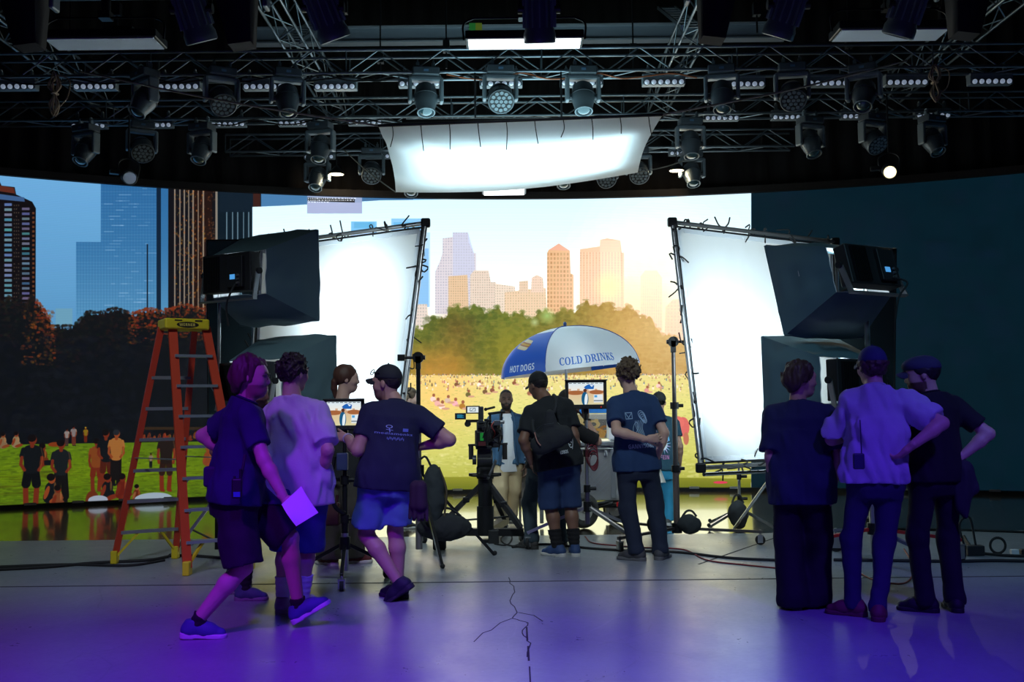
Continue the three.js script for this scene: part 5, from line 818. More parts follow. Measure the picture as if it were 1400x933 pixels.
// a stand: column of telescoping stages, three legs, casters or rubber feet
function caster(o, p, yaw, r = 0.05) {
  const c = part(o, 'caster_fork', [bx(0.012, r * 1.5, r, -0.022, r * 1.2, 0), bx(0.012, r * 1.5, r, 0.022, r * 1.2, 0), bx(0.06, 0.012, r * 1.2, 0, r * 1.95, 0), cyl(0.012, 0.06, 0, r * 2.4, 0, 8)], M.steel); c.position.set(p.x, p.y, p.z); c.rotation.y = yaw;
  const w = part(c, 'wheel', cylX(r, 0.03, 0, r, 0, 20), M.rubber); part(c, 'wheel_hub', cylX(r * 0.55, 0.034, 0, r, 0, 14), mat([0.12, 0.16, 0.2], 0.4, 0.5)); return c;
}
function stand(name, label, category, base, topY, o = {}) {
  const s = thing(name, label, category, base, 0, o.group), mt = o.mat || M.steel, mt2 = o.mat2 || M.blackMetal, hub = o.hub ?? 0.75, foot = o.foot ?? 0.0, R = o.spread ?? 0.55, r = o.r ?? 0.022;
  const y0 = o.y0 ?? 0.08, H = topY, st = o.stages || 3; let y = y0;
  const top = o.lean ? V(o.lean[0], topY, o.lean[1]) : V(0, topY, 0), P = (t) => V(0, y0, 0).lerp(top, t);
  for (let i = 0; i < st; i++) { const a = P(i / st), b = P((i + 1) / st); part(s, 'column', rod(a, b, r * (1.25 - 0.22 * i), r * (1.25 - 0.22 * i), 14), i === 0 ? o.lower || mt : i === 1 ? mt : o.upper || mt); if (i) { const k = part(s, 'clamp', [cyl(r * 1.7, 0.07, 0, 0, 0, 14)], mt2); k.position.copy(a); part(k, 'knob', cylX(0.018, 0.07, 0.055, 0, 0, 8), mt2); } }
  (o.legs || [0, 2.09, 4.19]).forEach((ang, i) => {
    const e = V(Math.sin(ang) * R, foot, Math.cos(ang) * R), h = P(0).setY(hub), m = o.legMats ? o.legMats[i] : mt;
    const lg = part(s, 'leg', [bar(h, e, 0.028, 0.028)], m); if (o.brace !== false) part(s, 'brace', rod(V(0, Math.max(0.12, hub - 0.45), 0), h.clone().lerp(e, 0.55), 0.009), mt2);
    if (o.caster) caster(s, V(e.x * 0.97, 0, e.z * 0.97), ang + 0.6 * i, o.caster); else part(lg, 'rubber_foot', sph(0.022, e.x, foot + 0.022, e.z, 8, 6), M.rubber);
  });
  part(s, 'hub', cyl(r * 2, 0.1, 0, hub, 0, 14), mt2);
  return s;
}
// head that grips the frame
function gripHead(s, y, side) { const h = part(s, 'grip_head', [cylZ(0.055, 0.05, 0, 0, 0, 18), bx(0.05, 0.12, 0.05, 0, -0.05, 0), cylX(0.014, 0.16, side * 0.08, 0, 0, 8)], M.blackMetal); h.position.set(0, y, 0); part(h, 'knob', cylX(0.022, 0.035, -side * 0.05, 0, 0, 8), M.blackMetal); part(h, 'jaw', bx(0.07, 0.06, 0.06, side * 0.16, 0, 0), M.blackMetal); }
{ const b = G(573, 763), s = stand('combo_stand', 'steel tripod stand holding the diffusion frame beside the reaching person', 'stand', b, D(573, 490, 9.6).y, { spread: 0.72, hub: 0.82, legs: [0.38, 1.72, 4.3], legMats: [M.chrome, M.blackMetal, M.blackMetal], lower: mat([0.3, 0.29, 0.28], 0.4, 0.7), upper: M.blackMetal, r: 0.026 }); gripHead(s, D(573, 488, 9.6).y, -1); }
{ const b = G(926, 744), s = stand('roller_stand', 'tall rolling stand on casters holding the diffusion frame beside the curly-haired person', 'stand', b, D(924, 470, 10.6).y, { spread: 0.85, hub: 0.16, foot: 0.13, y0: 0.12, brace: false, caster: 0.05, legs: [1.4, 3.6, 5.4], lower: mat([0.26, 0.2, 0.18], 0.4, 0.7), mat: mat([0.12, 0.11, 0.11], 0.4, 0.7), r: 0.026 }); gripHead(s, D(924, 468, 10.6).y, 1); }
{ const b = G(1012, 722), s = stand('century_stand', 'chrome turtle-base stand under the frame edge with a black sandbag', 'stand', b, D(1010, 622, 11.8).y, { spread: 0.42, hub: 0.22, foot: 0.03, brace: false, legs: [0.9, 3.9, 5.1], r: 0.016 }); }
solo('brace_pole', rod(D(1056, 650, 10.9), G(1003, 727).setY(0.02), 0.018, 0.018, 10), M.chrome, 'slanted chrome pole leaning from the diffusion frame to the floor', 'pole');
solo('cross_bar', rod(D(962, 649, 10.15), D(1150, 640, 11.3), 0.02, 0.02, 10), M.chrome, 'horizontal chrome bar under the diffusion frame beside the dark wall', 'pole');
const bagGeo = (sx, sy, sz, sd) => { const f = ell(0, 0, 0, sx, sy, sz); return isoMesh((x, y, z) => f(x, y, z) + 0.012 * noise3(x * 14 + sd, y * 14, z * 14) + 0.006 * noise3(x * 40, y * 40, z * 40 + sd), [-sx * 1.25, -sy * 1.25, -sz * 1.25], [sx * 1.25, sy * 1.25, sz * 1.25], 0.014); };
function sandbag(label, p, sx, sy, sz, sd, m = M.blackCloth, rot = 0) { const o = thing('sandbag', label, 'sandbag', p, rot); part(o, 'bag', bagGeo(sx, sy, sz, sd), m); part(o, 'handle', tube([V(-sx * 0.6, sy * 0.8, 0), V(-sx * 0.2, sy * 1.35, 0), V(sx * 0.2, sy * 1.35, 0), V(sx * 0.6, sy * 0.8, 0)], 0.012, 14, 6), M.blackCloth); return o; }
sandbag('black saddle sandbag slung over the turtle-base stand', D(1009, 704, 11.7), 0.11, 0.16, 0.1, 2);
sandbag('black sandbag hanging at the base of the rolling stand', D(899, 735, 10.7).setY(0.19), 0.1, 0.15, 0.1, 5);
sandbag('black sandbag on the rolling stand legs', D(943, 728, 10.5).setY(0.2), 0.12, 0.1, 0.1, 6);
sandbag('large black sandbag lying across the tripod stand leg', D(608, 720, 9.75).setY(0.28), 0.26, 0.13, 0.14, 7);
{ const o = thing('backpack', 'black backpack hanging from the tripod stand', 'backpack', D(593, 677, 9.7)); part(o, 'body', bagGeo(0.11, 0.3, 0.1, 11), mat([0.03, 0.04, 0.045], 0.8)); part(o, 'edge', tube([V(0.1, -0.2, 0.02), V(0.12, 0.05, 0.03), V(0.05, 0.26, 0.02)], 0.012, 14, 6), mat([0.09, 0.07, 0.04], 0.7)); part(o, 'strap', tube([V(-0.02, 0.26, 0), V(-0.08, 0.36, 0), V(-0.13, 0.33, 0)], 0.012, 10, 6), M.blackCloth); }
{ const o = thing('battery_pouch', 'small black pouch standing on the floor by the tripod stand', 'pouch', G(601, 752)); part(o, 'body', rb(0.13, 0.16, 0.1, 0.02, 0, 0.08, 0), M.blackCloth); part(o, 'lid', rb(0.13, 0.03, 0.11, 0.012, 0, 0.17, 0), M.blackCloth); part(o, 'strap', tube([V(0.02, 0.18, 0), V(0.1, 0.2, 0.02), V(0.17, 0.19, 0.03)], 0.008, 10, 5), M.rubber); }
// stands that carry the softboxes
{ const b = G(297, 763); stand('light_stand', 'light stand carrying the two softboxes beside the ladder', 'stand', b, D(297, 402, -b.z).y, { spread: 0.45, hub: 0.6, legs: [0.5, 2.6, 4.7], r: 0.02, lower: M.blackMetal, mat: M.steel }); }
{ const b = G(1196, 770), s = stand('crank_stand', 'heavy crank stand with red and blue base on casters behind the cap wearers', 'stand', b, D(1204, 392, -b.z).y, { spread: 0.75, hub: 0.3, foot: 0.2, brace: false, caster: 0.08, legs: [0.2, 1.5, 3.3, 4.9], legMats: [mat([0.03, 0.06, 0.22], 0.4, 0.4), mat([0.45, 0.02, 0.02], 0.4, 0.3), mat([0.03, 0.06, 0.22], 0.4, 0.4), mat([0.45, 0.02, 0.02], 0.4, 0.3)], r: 0.028 });
  part(s, 'crank_box', rb(0.12, 0.18, 0.1, 0.02, 0.03, 0.62, 0), M.steel); part(s, 'crank_handle', [cylX(0.012, 0.16, 0.15, 0.64, 0, 8), cyl(0.012, 0.1, 0.22, 0.6, 0, 8)], M.blackMetal); }

// ---------- film camera on its pedestal ----------
{
  const b = G(664, 742), d = -b.z, o = thing('camera_pedestal', 'black three-legged camera pedestal with wide dolly base', 'camera support', b), L = (x, y, dd = 0) => D(x, y, d + dd).sub(o.position);
  const yy = (y) => L(664, y).y;
  part(o, 'column', cyl(0.075, yy(655) - yy(722), 0, (yy(655) + yy(722)) / 2, 0, 20), M.blackMetal); part(o, 'column_base', cyl(0.09, 0.3, 0, yy(712), 0, 20), M.blackMetal); part(o, 'bowl', [cyl(0.09, 0.1, 0, yy(648), 0, 20), cyl(0.16, 0.02, 0, yy(650), 0, 24), bx(0.34, 0.03, 0.08, 0, yy(649), 0)], M.blackMetal);
  for (const [x, y, dd] of [[614, 707, 0.1], [712, 722, -0.25], [690, 708, 0.5]]) { const e = L(x, y, dd), h = V(Math.sign(e.x) * 0.05, yy(664), 0); const lg = part(o, 'leg', [bar(h, e, 0.05, 0.05)], mat([0.05, 0.05, 0.055], 0.4, 0.5)); part(lg, 'collar', rb(0.07, 0.06, 0.07, 0.01).translate(...h.clone().lerp(e, 0.45).toArray()), M.blackMetal); }
  part(o, 'base_beam', [rb(0.09, 0.075, 0.1, 0.01), bar(L(575, 727, 0.0), L(716, 728, 0.0), 0.1, 0.075)], M.blackMetal); part(o, 'base_beam', bar(V(0, yy(727), 0), L(690, 712, 0.75), 0.1, 0.07), M.blackMetal);
  for (const e of [L(580, 728), L(714, 728), L(690, 714, 0.7)]) caster(o, V(e.x, 0, e.z), 0.4, 0.05);
  part(o, 'spreader_rod', rod(L(630, 712), L(702, 706), 0.01), M.blackMetal); part(o, 'motor_box', rb(0.11, 0.16, 0.12, 0.01, L(675, 735).x, yy(737) + 0.02, 0.05), M.blackPlastic);
  part(o, 'pan_bar', rod(L(667, 655, -0.1), L(678, 630, -0.3), 0.014), mat([0.3, 0.3, 0.32], 0.3, 0.8));
  // fluid head and camera
  const c = thing('film_camera', 'black film camera with lit side screens and green tape on the pedestal head', 'camera', [b.x, yy(646), b.z]), K = (x, y, dd = 0) => D(x, y, d + dd).sub(c.position), B = (x0, y0, x1, y1, dep, dd = 0, r = 0.012) => { const a = K(x0, y1, dd), e = K(x1, y0, dd); return rb(Math.abs(e.x - a.x), Math.abs(e.y - a.y), dep, r, (a.x + e.x) / 2, (a.y + e.y) / 2, (a.z + e.z) / 2); };
  part(c, 'fluid_head', [cyl(0.09, 0.06, 0, 0.03, 0, 20), cylX(0.1, 0.16, 0, 0.13, 0, 24), B(653, 612, 672, 626, 0.2)], M.blackPlastic); part(c, 'head_knob', cylX(0.05, 0.04, -0.11, 0.13, 0, 16), M.housing); part(c, 'mount_plate', B(651, 609, 673, 614, 0.34), M.blackMetal);
  const body = part(c, 'camera_body', [B(650, 588, 668, 611, 0.3), B(664, 578, 684, 612, 0.22, 0.05), B(652, 576, 666, 590, 0.22)], M.blackPlastic); part(body, 'battery', B(651, 590, 666, 611, 0.06, -0.18), M.blackMetal); part(body, 'tape', B(656.5, 592, 661, 603, 0.004, -0.216, 0.001), mat([0.02, 0.55, 0.06], 0.7), 'bright green tape mark');
  part(body, 'red_badge', B(654, 604, 664, 610, 0.004, -0.216, 0.001), mat([0.1, 0.01, 0.012], 0.6));
  for (let i = 0; i < 16; i++) { const x = 654 + (i % 4) * 7 + rr(-2, 2), y = 574 + Math.floor(i / 4) * 8 + rr(-2, 2); part(body, 'module', B(x, y, x + rr(4, 9), y + rr(3, 7), rr(0.06, 0.12), -0.1 + rr(-0.08, 0.08), 0.004), i % 3 ? M.blackMetal : i % 2 ? mat([0.12, 0.13, 0.15], 0.4, 0.5) : M.housing); }
  for (let i = 0; i < 6; i++) { const x = 660 + rr(0, 22), y = 576 + rr(0, 14); part(body, 'cable', tube([K(x, y, -0.16), K(x + rr(-8, 12), y + rr(6, 12), -0.24), K(x + rr(-6, 10), y + rr(14, 24), -0.2), K(x + rr(-4, 6), y + rr(16, 30), -0.1)], 0.006, 18, 5), i === 2 ? mat([0.3, 0.02, 0.02], 0.6) : M.rubber); }
  part(c, 'top_handle', [rod(K(668, 566), K(690, 563, 0.1), 0.014), rod(K(670, 566), K(670, 580), 0.012), rod(K(686, 564, 0.1), K(684, 580, 0.1), 0.012)], M.blackMetal); part(c, 'lens', [cylZ(0.055, 0.22, 0.08, K(664, 594).y, -0.26, 24)], M.blackPlastic); part(c, 'matte_box', rb(0.18, 0.14, 0.08, 0.01, 0.09, K(664, 594).y, -0.4), M.blackPlastic); part(c, 'follow_focus', B(677, 575, 690, 580, 0.05, -0.05), mat([0.35, 0.36, 0.38], 0.3, 0.7));
  part(c, 'handle_rod', [rod(K(640, 609), K(694, 607), 0.012)], M.blackMetal); for (const x of [644, 690]) part(c, 'hand_grip', cyl(0.026, 0.16, K(x, 610).x, K(x, 618).y, 0, 12), M.rubber);
  const scr = (x0, y0, x1, y1, draw, lab) => { const h = part(c, 'side_screen', B(x0, y0, x1, y1, 0.03, -0.08, 0.006), M.blackPlastic, lab), a = K(x0 + 2, y1 - 1.6, -0.1), e = K(x1 - 2, y0 + 1.6, -0.1); part(h, 'screen_face', new THREE.PlaneGeometry(e.x - a.x, e.y - a.y).translate((a.x + e.x) / 2, (a.y + e.y) / 2, (a.z + e.z) / 2), new THREE.MeshStandardMaterial({ color: C(0, 0, 0), emissive: C(1, 1, 1), emissiveMap: canvasTex(64, 48, draw), emissiveIntensity: 0.9, roughness: 0.3 })); };
  scr(637, 555, 656, 566, (g) => { g.fillStyle = '#e8f2f4'; g.fillRect(0, 0, 64, 48); g.strokeStyle = '#3a5a70'; g.lineWidth = 3; g.strokeRect(16, 10, 30, 26); g.beginPath(); g.moveTo(20, 36); g.lineTo(40, 12); g.stroke(); }, 'small lit white viewfinder screen'); scr(622, 565, 637, 574, (g) => { g.fillStyle = '#0a2a3a'; g.fillRect(0, 0, 64, 48); g.fillStyle = '#30a0c8'; for (let i = 0; i < 4; i++) g.fillRect(6, 6 + i * 10, 40 + (i % 2) * 12, 5); }, 'small blue menu screen');
  part(c, 'viewfinder', [cylZ(0.032, 0.14, K(639, 580).x, K(639, 580).y, -0.1, 16), bx(0.16, 0.03, 0.03, K(647, 576).x, K(647, 576).y, -0.03)], M.blackPlastic); part(c, 'antenna_box', B(654, 556, 661, 575, 0.1), mat([0.03, 0.035, 0.04], 0.5));
  part(c, 'microphone', [rod(K(664, 560), K(676, 557, 0.1), 0.012), sph(0.018, ...K(664, 560).toArray())], M.rubber);
}

// ---------- monitors ----------
const feed = (g, w, h) => { const grd = g.createLinearGradient(0, 0, 0, h); grd.addColorStop(0, '#dcecf6'); grd.addColorStop(0.36, '#f2efe6'); grd.addColorStop(0.38, '#c08a64'); grd.addColorStop(0.52, '#e0c39a'); grd.addColorStop(1, '#dfd6a8'); g.fillStyle = grd; g.fillRect(0, 0, w, h); g.fillStyle = '#d8b090'; for (let i = 0; i < 12; i++) g.fillRect(i * w / 12, h * (0.28 + 0.1 * Math.abs(Math.sin(i * 2.1))), w / 14, h * 0.14); g.fillStyle = '#a8663c'; g.beginPath(); g.ellipse(w * 0.2, h * 0.46, w * 0.24, h * 0.1, 0, 0, 7); g.ellipse(w * 0.8, h * 0.44, w * 0.2, h * 0.1, 0, 0, 7); g.fill(); g.fillStyle = '#1f63b8'; g.beginPath(); g.moveTo(w * 0.44, h * 0.22); g.quadraticCurveTo(w * 0.6, h * -0.02, w * 0.74, h * 0.14); g.lineTo(w * 0.72, h * 0.3); g.lineTo(w * 0.5, h * 0.3); g.fill(); g.fillStyle = '#e8f2fa'; g.beginPath(); g.moveTo(w * 0.6, h * 0.08); g.lineTo(w * 0.72, h * 0.14); g.lineTo(w * 0.66, h * 0.2); g.fill(); g.fillStyle = '#145a86'; g.beginPath(); g.ellipse(w * 0.47, h * 0.74, w * 0.1, h * 0.32, 0, 0, 7); g.fill(); g.fillStyle = '#eaf4f8'; g.beginPath(); g.ellipse(w * 0.5, h * 0.78, w * 0.045, h * 0.28, 0.1, 0, 7); g.fill(); g.fillStyle = '#5a3020'; g.beginPath(); g.arc(w * 0.475, h * 0.36, h * 0.08, 0, 7); g.fill(); g.fillStyle = '#e6eef2'; g.fillRect(w * 0.72, h * 0.55, w * 0.26, h * 0.36); g.fillStyle = '#4aa0d8'; g.fillRect(w * 0.74, h * 0.58, w * 0.08, h * 0.1); g.fillStyle = '#8a96a0'; g.fillRect(w * 0.72, h * 0.8, w * 0.26, h * 0.06); g.fillStyle = '#20262c'; for (let i = 0; i < 8; i++) g.fillRect(4 + i * w / 8, 3, w / 12, 4); };
function monitor(label, x0, y0, x1, y1, d, turn, standBase, standOpt, standLabel) {
  const a = D(x0, y1, d), e = D(x1, y0, d), w = e.x - a.x, h = e.y - a.y, o = thing('monitor', label, 'monitor', [(a.x + e.x) / 2, (a.y + e.y) / 2, -d], turn);
  part(o, 'case', rb(w, h, 0.045, 0.01), M.blackPlastic); part(o, 'hood_lip', [rb(w * 1.02, 0.012, 0.07, 0.004, 0, h / 2, 0.02)], M.blackPlastic);
  part(o, 'screen', new THREE.PlaneGeometry(w * 0.84, h * 0.76).translate(0.0, h * 0.04, 0.0235), new THREE.MeshStandardMaterial({ color: C(0, 0, 0), emissive: C(1, 1, 1), emissiveMap: canvasTex(256, 160, feed), emissiveIntensity: 0.95, roughness: 0.3 }), 'lit screen with the camera picture');
  for (let i = 0; i < 5; i++) part(o, 'button', cylZ(0.006, 0.008, -w * 0.25 + i * w * 0.1, -h * 0.43, 0.024, 8), M.housing); part(o, 'record_light', cylZ(0.005, 0.008, w * 0.36, -h * 0.43, 0.024, 8), new THREE.MeshStandardMaterial({ color: C(0.1, 0, 0), emissive: C(1, 0.02, 0.02), emissiveIntensity: 0.8 }));
  part(o, 'mount', [bx(0.09, 0.09, 0.05, 0, -h * 0.2, -0.045), bx(0.05, 0.05, 0.05, 0, -h * 0.5 - 0.02, -0.05), cyl(0.02, 0.12, 0, -h * 0.5 - 0.05, -0.05)], M.blackMetal);
  const s = stand('monitor_stand', standLabel, 'stand', V((a.x + e.x) / 2 - 0.05 * Math.sin(turn), 0, -d - 0.05), a.y - 0.09, standOpt); return [o, s];
}
{ const [o, s] = monitor('monitor with black bezel beside the reaching hand', 443, 546, 498, 589, 8.35, 0.05, null, { spread: 0.4, hub: 0.32, foot: 0.12, y0: 0.2, brace: false, caster: 0.045, legs: [0.1, 2.2, 4.3], mat: M.blackMetal, r: 0.022 }, 'black rolling monitor stand beside the reaching person');
  part(s, 'side_arm', tube([V(-0.08, 1.02, 0.05), V(-0.1, 0.8, 0.06), V(-0.07, 0.62, 0.06), V(0.0, 0.56, 0.03)], 0.02, 18, 8), M.blackMetal); part(s, 'receiver_box', rb(0.09, 0.14, 0.06, 0.01, -0.01, 0.98, 0.06), mat([0.03, 0.05, 0.13], 0.5)); part(s, 'receiver_box', rb(0.09, 0.06, 0.05, 0.01, 0.14, 1.1, 0.03), mat([0.02, 0.08, 0.06], 0.5)); part(s, 'base_post', cyl(0.03, 0.3, 0, 0.25, 0), M.steel); }
{ const [o, s] = monitor('large monitor on the tall stand steadied by a hand', 773, 520, 829, 560, 10.15, -0.03, null, { spread: 0.6, hub: 0.42, foot: 0.16, y0: 0.25, brace: false, caster: 0.06, legs: [0.75, 2.0, 4.6], lower: mat([0.10, 0.09, 0.16], 0.4, 0.6), r: 0.02 }, 'tall rolling monitor stand with coiled red cable');
  for (let i = 0; i < 5; i++) part(s, 'cable_loop', torus(0.075 - i * 0.006, 0.005, 0.06 + i * 0.006, 0.66 - i * 0.012, 0.03 + i * 0.01, 5, 28).scale(0.8, 1.6, 1).translate(0, -0.12, 0), i % 2 ? mat([0.2, 0.015, 0.03], 0.6) : mat([0.1, 0.01, 0.02], 0.6), 'red cable loop'); }

// ---------- hot dog umbrella and cart ----------
{
  const d = 12.4, top = D(769, 445, d), o = thing('umbrella', 'blue and white vendor umbrella lettered HOT DOGS and COLD DRINKS', 'umbrella', [top.x + 0.03, 0, -d]), R = 0.87, Hh = 0.56, topY = top.y - 0.02;
  const tilt = new THREE.Matrix4().makeRotationZ(0.1), T = (v) => v.applyMatrix4(tilt).add(V(0, topY, 0));
  const prof = (t) => [R * Math.sin(t * PI / 2 * 0.98), -Hh * (1 - Math.cos(t * PI / 2 * 0.98)) ];
  const blue = [0.01, 0.13, 0.62], wht = [0.80, 0.84, 0.88];
  const gore = (a0, a1) => { const g = new THREE.PlaneGeometry(1, 1, 20, 14), p = g.attributes.position, uv = g.attributes.uv; for (let i = 0; i < p.count; i++) { const u = uv.getX(i), t = 1 - uv.getY(i), a = mixn(a0, a1, u); let [r, y] = prof(t); const k = ((u * 2) % 1), sc = Math.sin(k * PI); r *= 1 - 0.035 * sc * t; y += -0.012 * sc * t; if (t > 0.93) y += 0.015 * sc; const v = T(V(r * Math.sin(a), y, r * Math.cos(a))); p.setXYZ(i, v.x, v.y, v.z); } g.computeVertexNormals(); return g; };
  const q = (deg) => deg * PI / 180, mk = (a0, a1, base, draw) => { const tx = canvasTex(1024, 512, (c, w, h) => { c.fillStyle = base; c.fillRect(0, 0, w, h); draw && draw(c, w, h); }); return part(o, 'canopy_panel', gore(q(a0), q(a1)), new THREE.MeshPhysicalMaterial({ map: tx, roughness: 0.55, side: THREE.DoubleSide, transmission: 0.25, thickness: 0 }), base === '#0a55c4' ? 'blue canopy panel' : 'white canopy panel'); };
  mk(-112, -22, '#0a55c4', (c, w, h) => { c.fillStyle = '#f4f8fc'; c.font = 'bold 64px sans-serif'; c.save(); c.translate(w * 0.58, h * 0.94); c.fillText('HOT DOGS', 0, 0, 360); c.restore(); c.fillStyle = '#e8edf2'; c.fillRect(0, 0, w, h * 0.3); c.save(); c.translate(w * 0.63, h * 0.53); c.rotate(0.15); c.fillStyle = '#e8c088'; c.beginPath(); c.roundRect(-120, -44, 240, 88, 40); c.fill(); c.fillStyle = '#f2dcae'; c.beginPath(); c.roundRect(-112, -40, 224, 26, 14); c.roundRect(-112, 14, 224, 26, 14); c.fill(); c.fillStyle = '#b4552c'; c.beginPath(); c.roundRect(-128, -16, 256, 32, 16); c.fill(); c.strokeStyle = '#f0c020'; c.lineWidth = 7; c.beginPath(); for (let i = 0; i <= 20; i++) c.lineTo(-110 + i * 11, i % 2 ? -7 : 7); c.stroke(); c.restore(); });
  mk(-22, 68, '#eef3f8', (c, w, h) => { c.fillStyle = '#1465cc'; c.font = 'bold 74px serif'; c.fillText('COLD DRINKS', w * 0.12, h * 0.93, 640); });
  mk(68, 158, '#0a55c4'); mk(158, 248, '#eef3f8');
  for (const a of [-112, -67, -22, 23, 68, 113, 158, 203]) { const pts = []; for (let i = 0; i <= 10; i++) { const [r, y] = prof(i / 10); pts.push(T(V(r * Math.sin(q(a)) * 0.995, y - 0.008, r * Math.cos(q(a)) * 0.995))); } part(o, 'rib', tube(pts, 0.006, 20, 5), M.steel); if (a !== 23 && a !== -67) part(o, 'seam', tube(pts.map((v) => v.clone().add(V(0, 0.012, 0))), 0.006, 20, 5), mat([0.02, 0.06, 0.3], 0.7)); }
  part(o, 'finial', [cyl(0.02, 0.05, 0, topY + 0.01, 0, 10), sph(0.022, 0, topY + 0.04, 0), bx(0.1, 0.015, 0.03, 0, topY + 0.005, 0)], mat([0.05, 0.1, 0.3], 0.4));
  part(o, 'pole', rod(V(0.02, 0.45, 0), V(0, topY, 0), 0.016), M.white);
}
{
  const d = 12.0, b = G(806, 722), o = thing('food_cart', 'steel diamond-plate hot dog cart with photo panels and a spare wheel', 'cart', [D(806, 700, d).x, 0, -d]), K = (x, y, dd = 0) => D(x, y, d + dd).sub(o.position), B = (x0, y0, x1, y1, dep, dd = 0, r = 0.01) => { const a = K(x0, y1, dd), e = K(x1, y0, dd); return rb(e.x - a.x, e.y - a.y, dep, r, (a.x + e.x) / 2, (a.y + e.y) / 2, (a.z + e.z) / 2); };
  const mDia = mat([0.6, 0.6, 0.58], 0.35, 0.8), mSt = mat([0.62, 0.64, 0.64], 0.3, 0.85);
  part(o, 'body', B(736, 606, 842, 682, 0.7, 0.4), mDia, 'brushed steel cart body');
  const a = K(748, 676, 0.04), e = K(832, 626, 0.04), rib = []; for (let i = -7; i < 12; i++) for (const sgn of [1, -1]) { const pts = []; for (let k = 0; k <= 20; k++) { const t = k / 20, x = mixn(a.x, e.x, i / 11) + sgn * t * 0.42, y = mixn(a.y, e.y, t); if (x > a.x && x < e.x) pts.push(V(x, y, 0)); } if (pts.length > 2) rib.push(bar(V(pts[0].x, pts[0].y, a.z), V(pts[pts.length - 1].x, pts[pts.length - 1].y, a.z), 0.008, 0.006, V(0, 0, 1))); }
  for (const r of rib) part(o, 'diamond_ridge', r, mSt);
  part(o, 'counter', B(732, 602, 846, 609, 0.8, 0.35), mSt); part(o, 'rail', [B(742, 612, 838, 616, 0.05, 0.02), B(826, 616, 830, 624, 0.05, 0.02)], mSt); for (const x of [740, 838]) part(o, 'corner_post', B(x - 3, 600, x + 3, 682, 0.05, 0.03), mSt);
  const food = canvasTex(256, 160, (c, w, h) => { c.fillStyle = '#6d6660'; c.fillRect(0, 0, w, h); c.fillStyle = '#b8b0a6'; c.fillRect(0, 0, w, h * 0.2); for (let i = 0; i < 26; i++) { const x = rr(0, w), y = rr(h * 0.1, h); c.strokeStyle = ['#c98a3a', '#e0a850', '#a86424', '#d8b070'][i % 4]; c.lineWidth = rr(14, 22); c.lineCap = 'round'; c.beginPath(); c.arc(x, y, rr(18, 40), rr(0, 6), rr(2, 5)); c.stroke(); } for (let i = 0; i < 200; i++) { c.fillStyle = 'rgba(255,240,220,0.6)'; c.fillRect(rr(0, w), rr(0, h), 2, 2); } });
  part(o, 'menu_panel', B(744, 566, 831, 601, 0.02, 0.2, 0.004), mat([0.7, 0.72, 0.72], 0.4)); const fa = K(748, 600, 0.18), fe = K(829, 567, 0.18); part(o, 'food_photo', new THREE.PlaneGeometry(fe.x - fa.x, fe.y - fa.y).translate((fa.x + fe.x) / 2, (fa.y + fe.y) / 2, fa.z), mat(0xffffff, 0.5, 0, { map: food }), 'printed photo of soft pretzels');
  part(o, 'blue_header', B(742, 558, 832, 566, 0.03, 0.2, 0.003), mat([0.03, 0.25, 0.75], 0.5)); part(o, 'side_sign', B(832, 560, 847, 602, 0.02, 0.25, 0.003), mat([0.75, 0.72, 0.78], 0.6), 'pale printed side sign'); part(o, 'orange_sign', B(843, 624, 851, 672, 0.02, 0.25, 0.003), mat([0.75, 0.25, 0.12], 0.6), 'orange printed side sign');
  const wheel = (x, y, r, dd, turn) => { const c0 = K(x, y, dd), w = part(o, 'wheel', new THREE.TorusGeometry(r * 0.78, r * 0.24, 12, 32).rotateY(turn), mat([0.06, 0.058, 0.055], 0.8), 'black rubber wheel'); w.position.copy(c0); w.position.y = r * 1.02; part(w, 'wheel_rim', [cylZ(r * 0.56, r * 0.2, 0, 0, 0, 24), cylZ(r * 0.14, r * 0.4, 0, 0, 0, 12)].map((g) => g.rotateY(turn)), mat([0.66, 0.64, 0.6], 0.5), 'pale wheel rim'); };
  wheel(798, 694, 0.2, -0.05, 0.5); wheel(842, 694, 0.17, 0.5, -0.6); part(o, 'axle', rod(K(776, 692, 0.1), K(850, 692, 0.5), 0.025), M.blackMetal); part(o, 'tow_bar', [rod(K(812, 690, 0.0), K(846, 684, 0.1), 0.02), rod(K(818, 694, 0.0), K(838, 688, 0.0), 0.014)], M.blackMetal);
  const tl = part(o, 'tail_lamp', rb(0.09, 0.06, 0.05, 0.012), new THREE.MeshStandardMaterial({ color: C(0.6, 0.01, 0.02), roughness: 0.3 }), 'red tail lamp'); tl.position.copy(K(848, 690, 0.1)); part(o, 'prop_leg', [B(738, 682, 743, 716, 0.04, 0.2), B(828, 682, 832, 712, 0.04, 0.5)], mSt);
}
{ const d = 12.9, a = D(706, 681, d), e = D(737, 618, d), o = thing('side_trolley', 'grey-brown side trolley standing behind the denim jacket wearer', 'trolley', [(a.x + e.x) / 2, 0, -d]); part(o, 'body', rb(e.x - a.x, e.y - a.y, 0.35, 0.01, 0, (a.y + e.y) / 2, -0.1), mat([0.22, 0.19, 0.17], 0.6)); part(o, 'edge', rb(0.02, e.y - a.y, 0.02, 0.004, 0.03, (a.y + e.y) / 2, 0.08), mat([0.15, 0.13, 0.12], 0.6)); for (const q of [-1, 1]) part(o, 'leg', bx(0.03, a.y, 0.03, q * 0.1, a.y / 2, -0.1), M.steel); part(o, 'shelf', bx((e.x - a.x) * 1.25, 0.02, 0.4, 0, a.y - 0.01, -0.1), mat([0.3, 0.28, 0.26], 0.5)); }

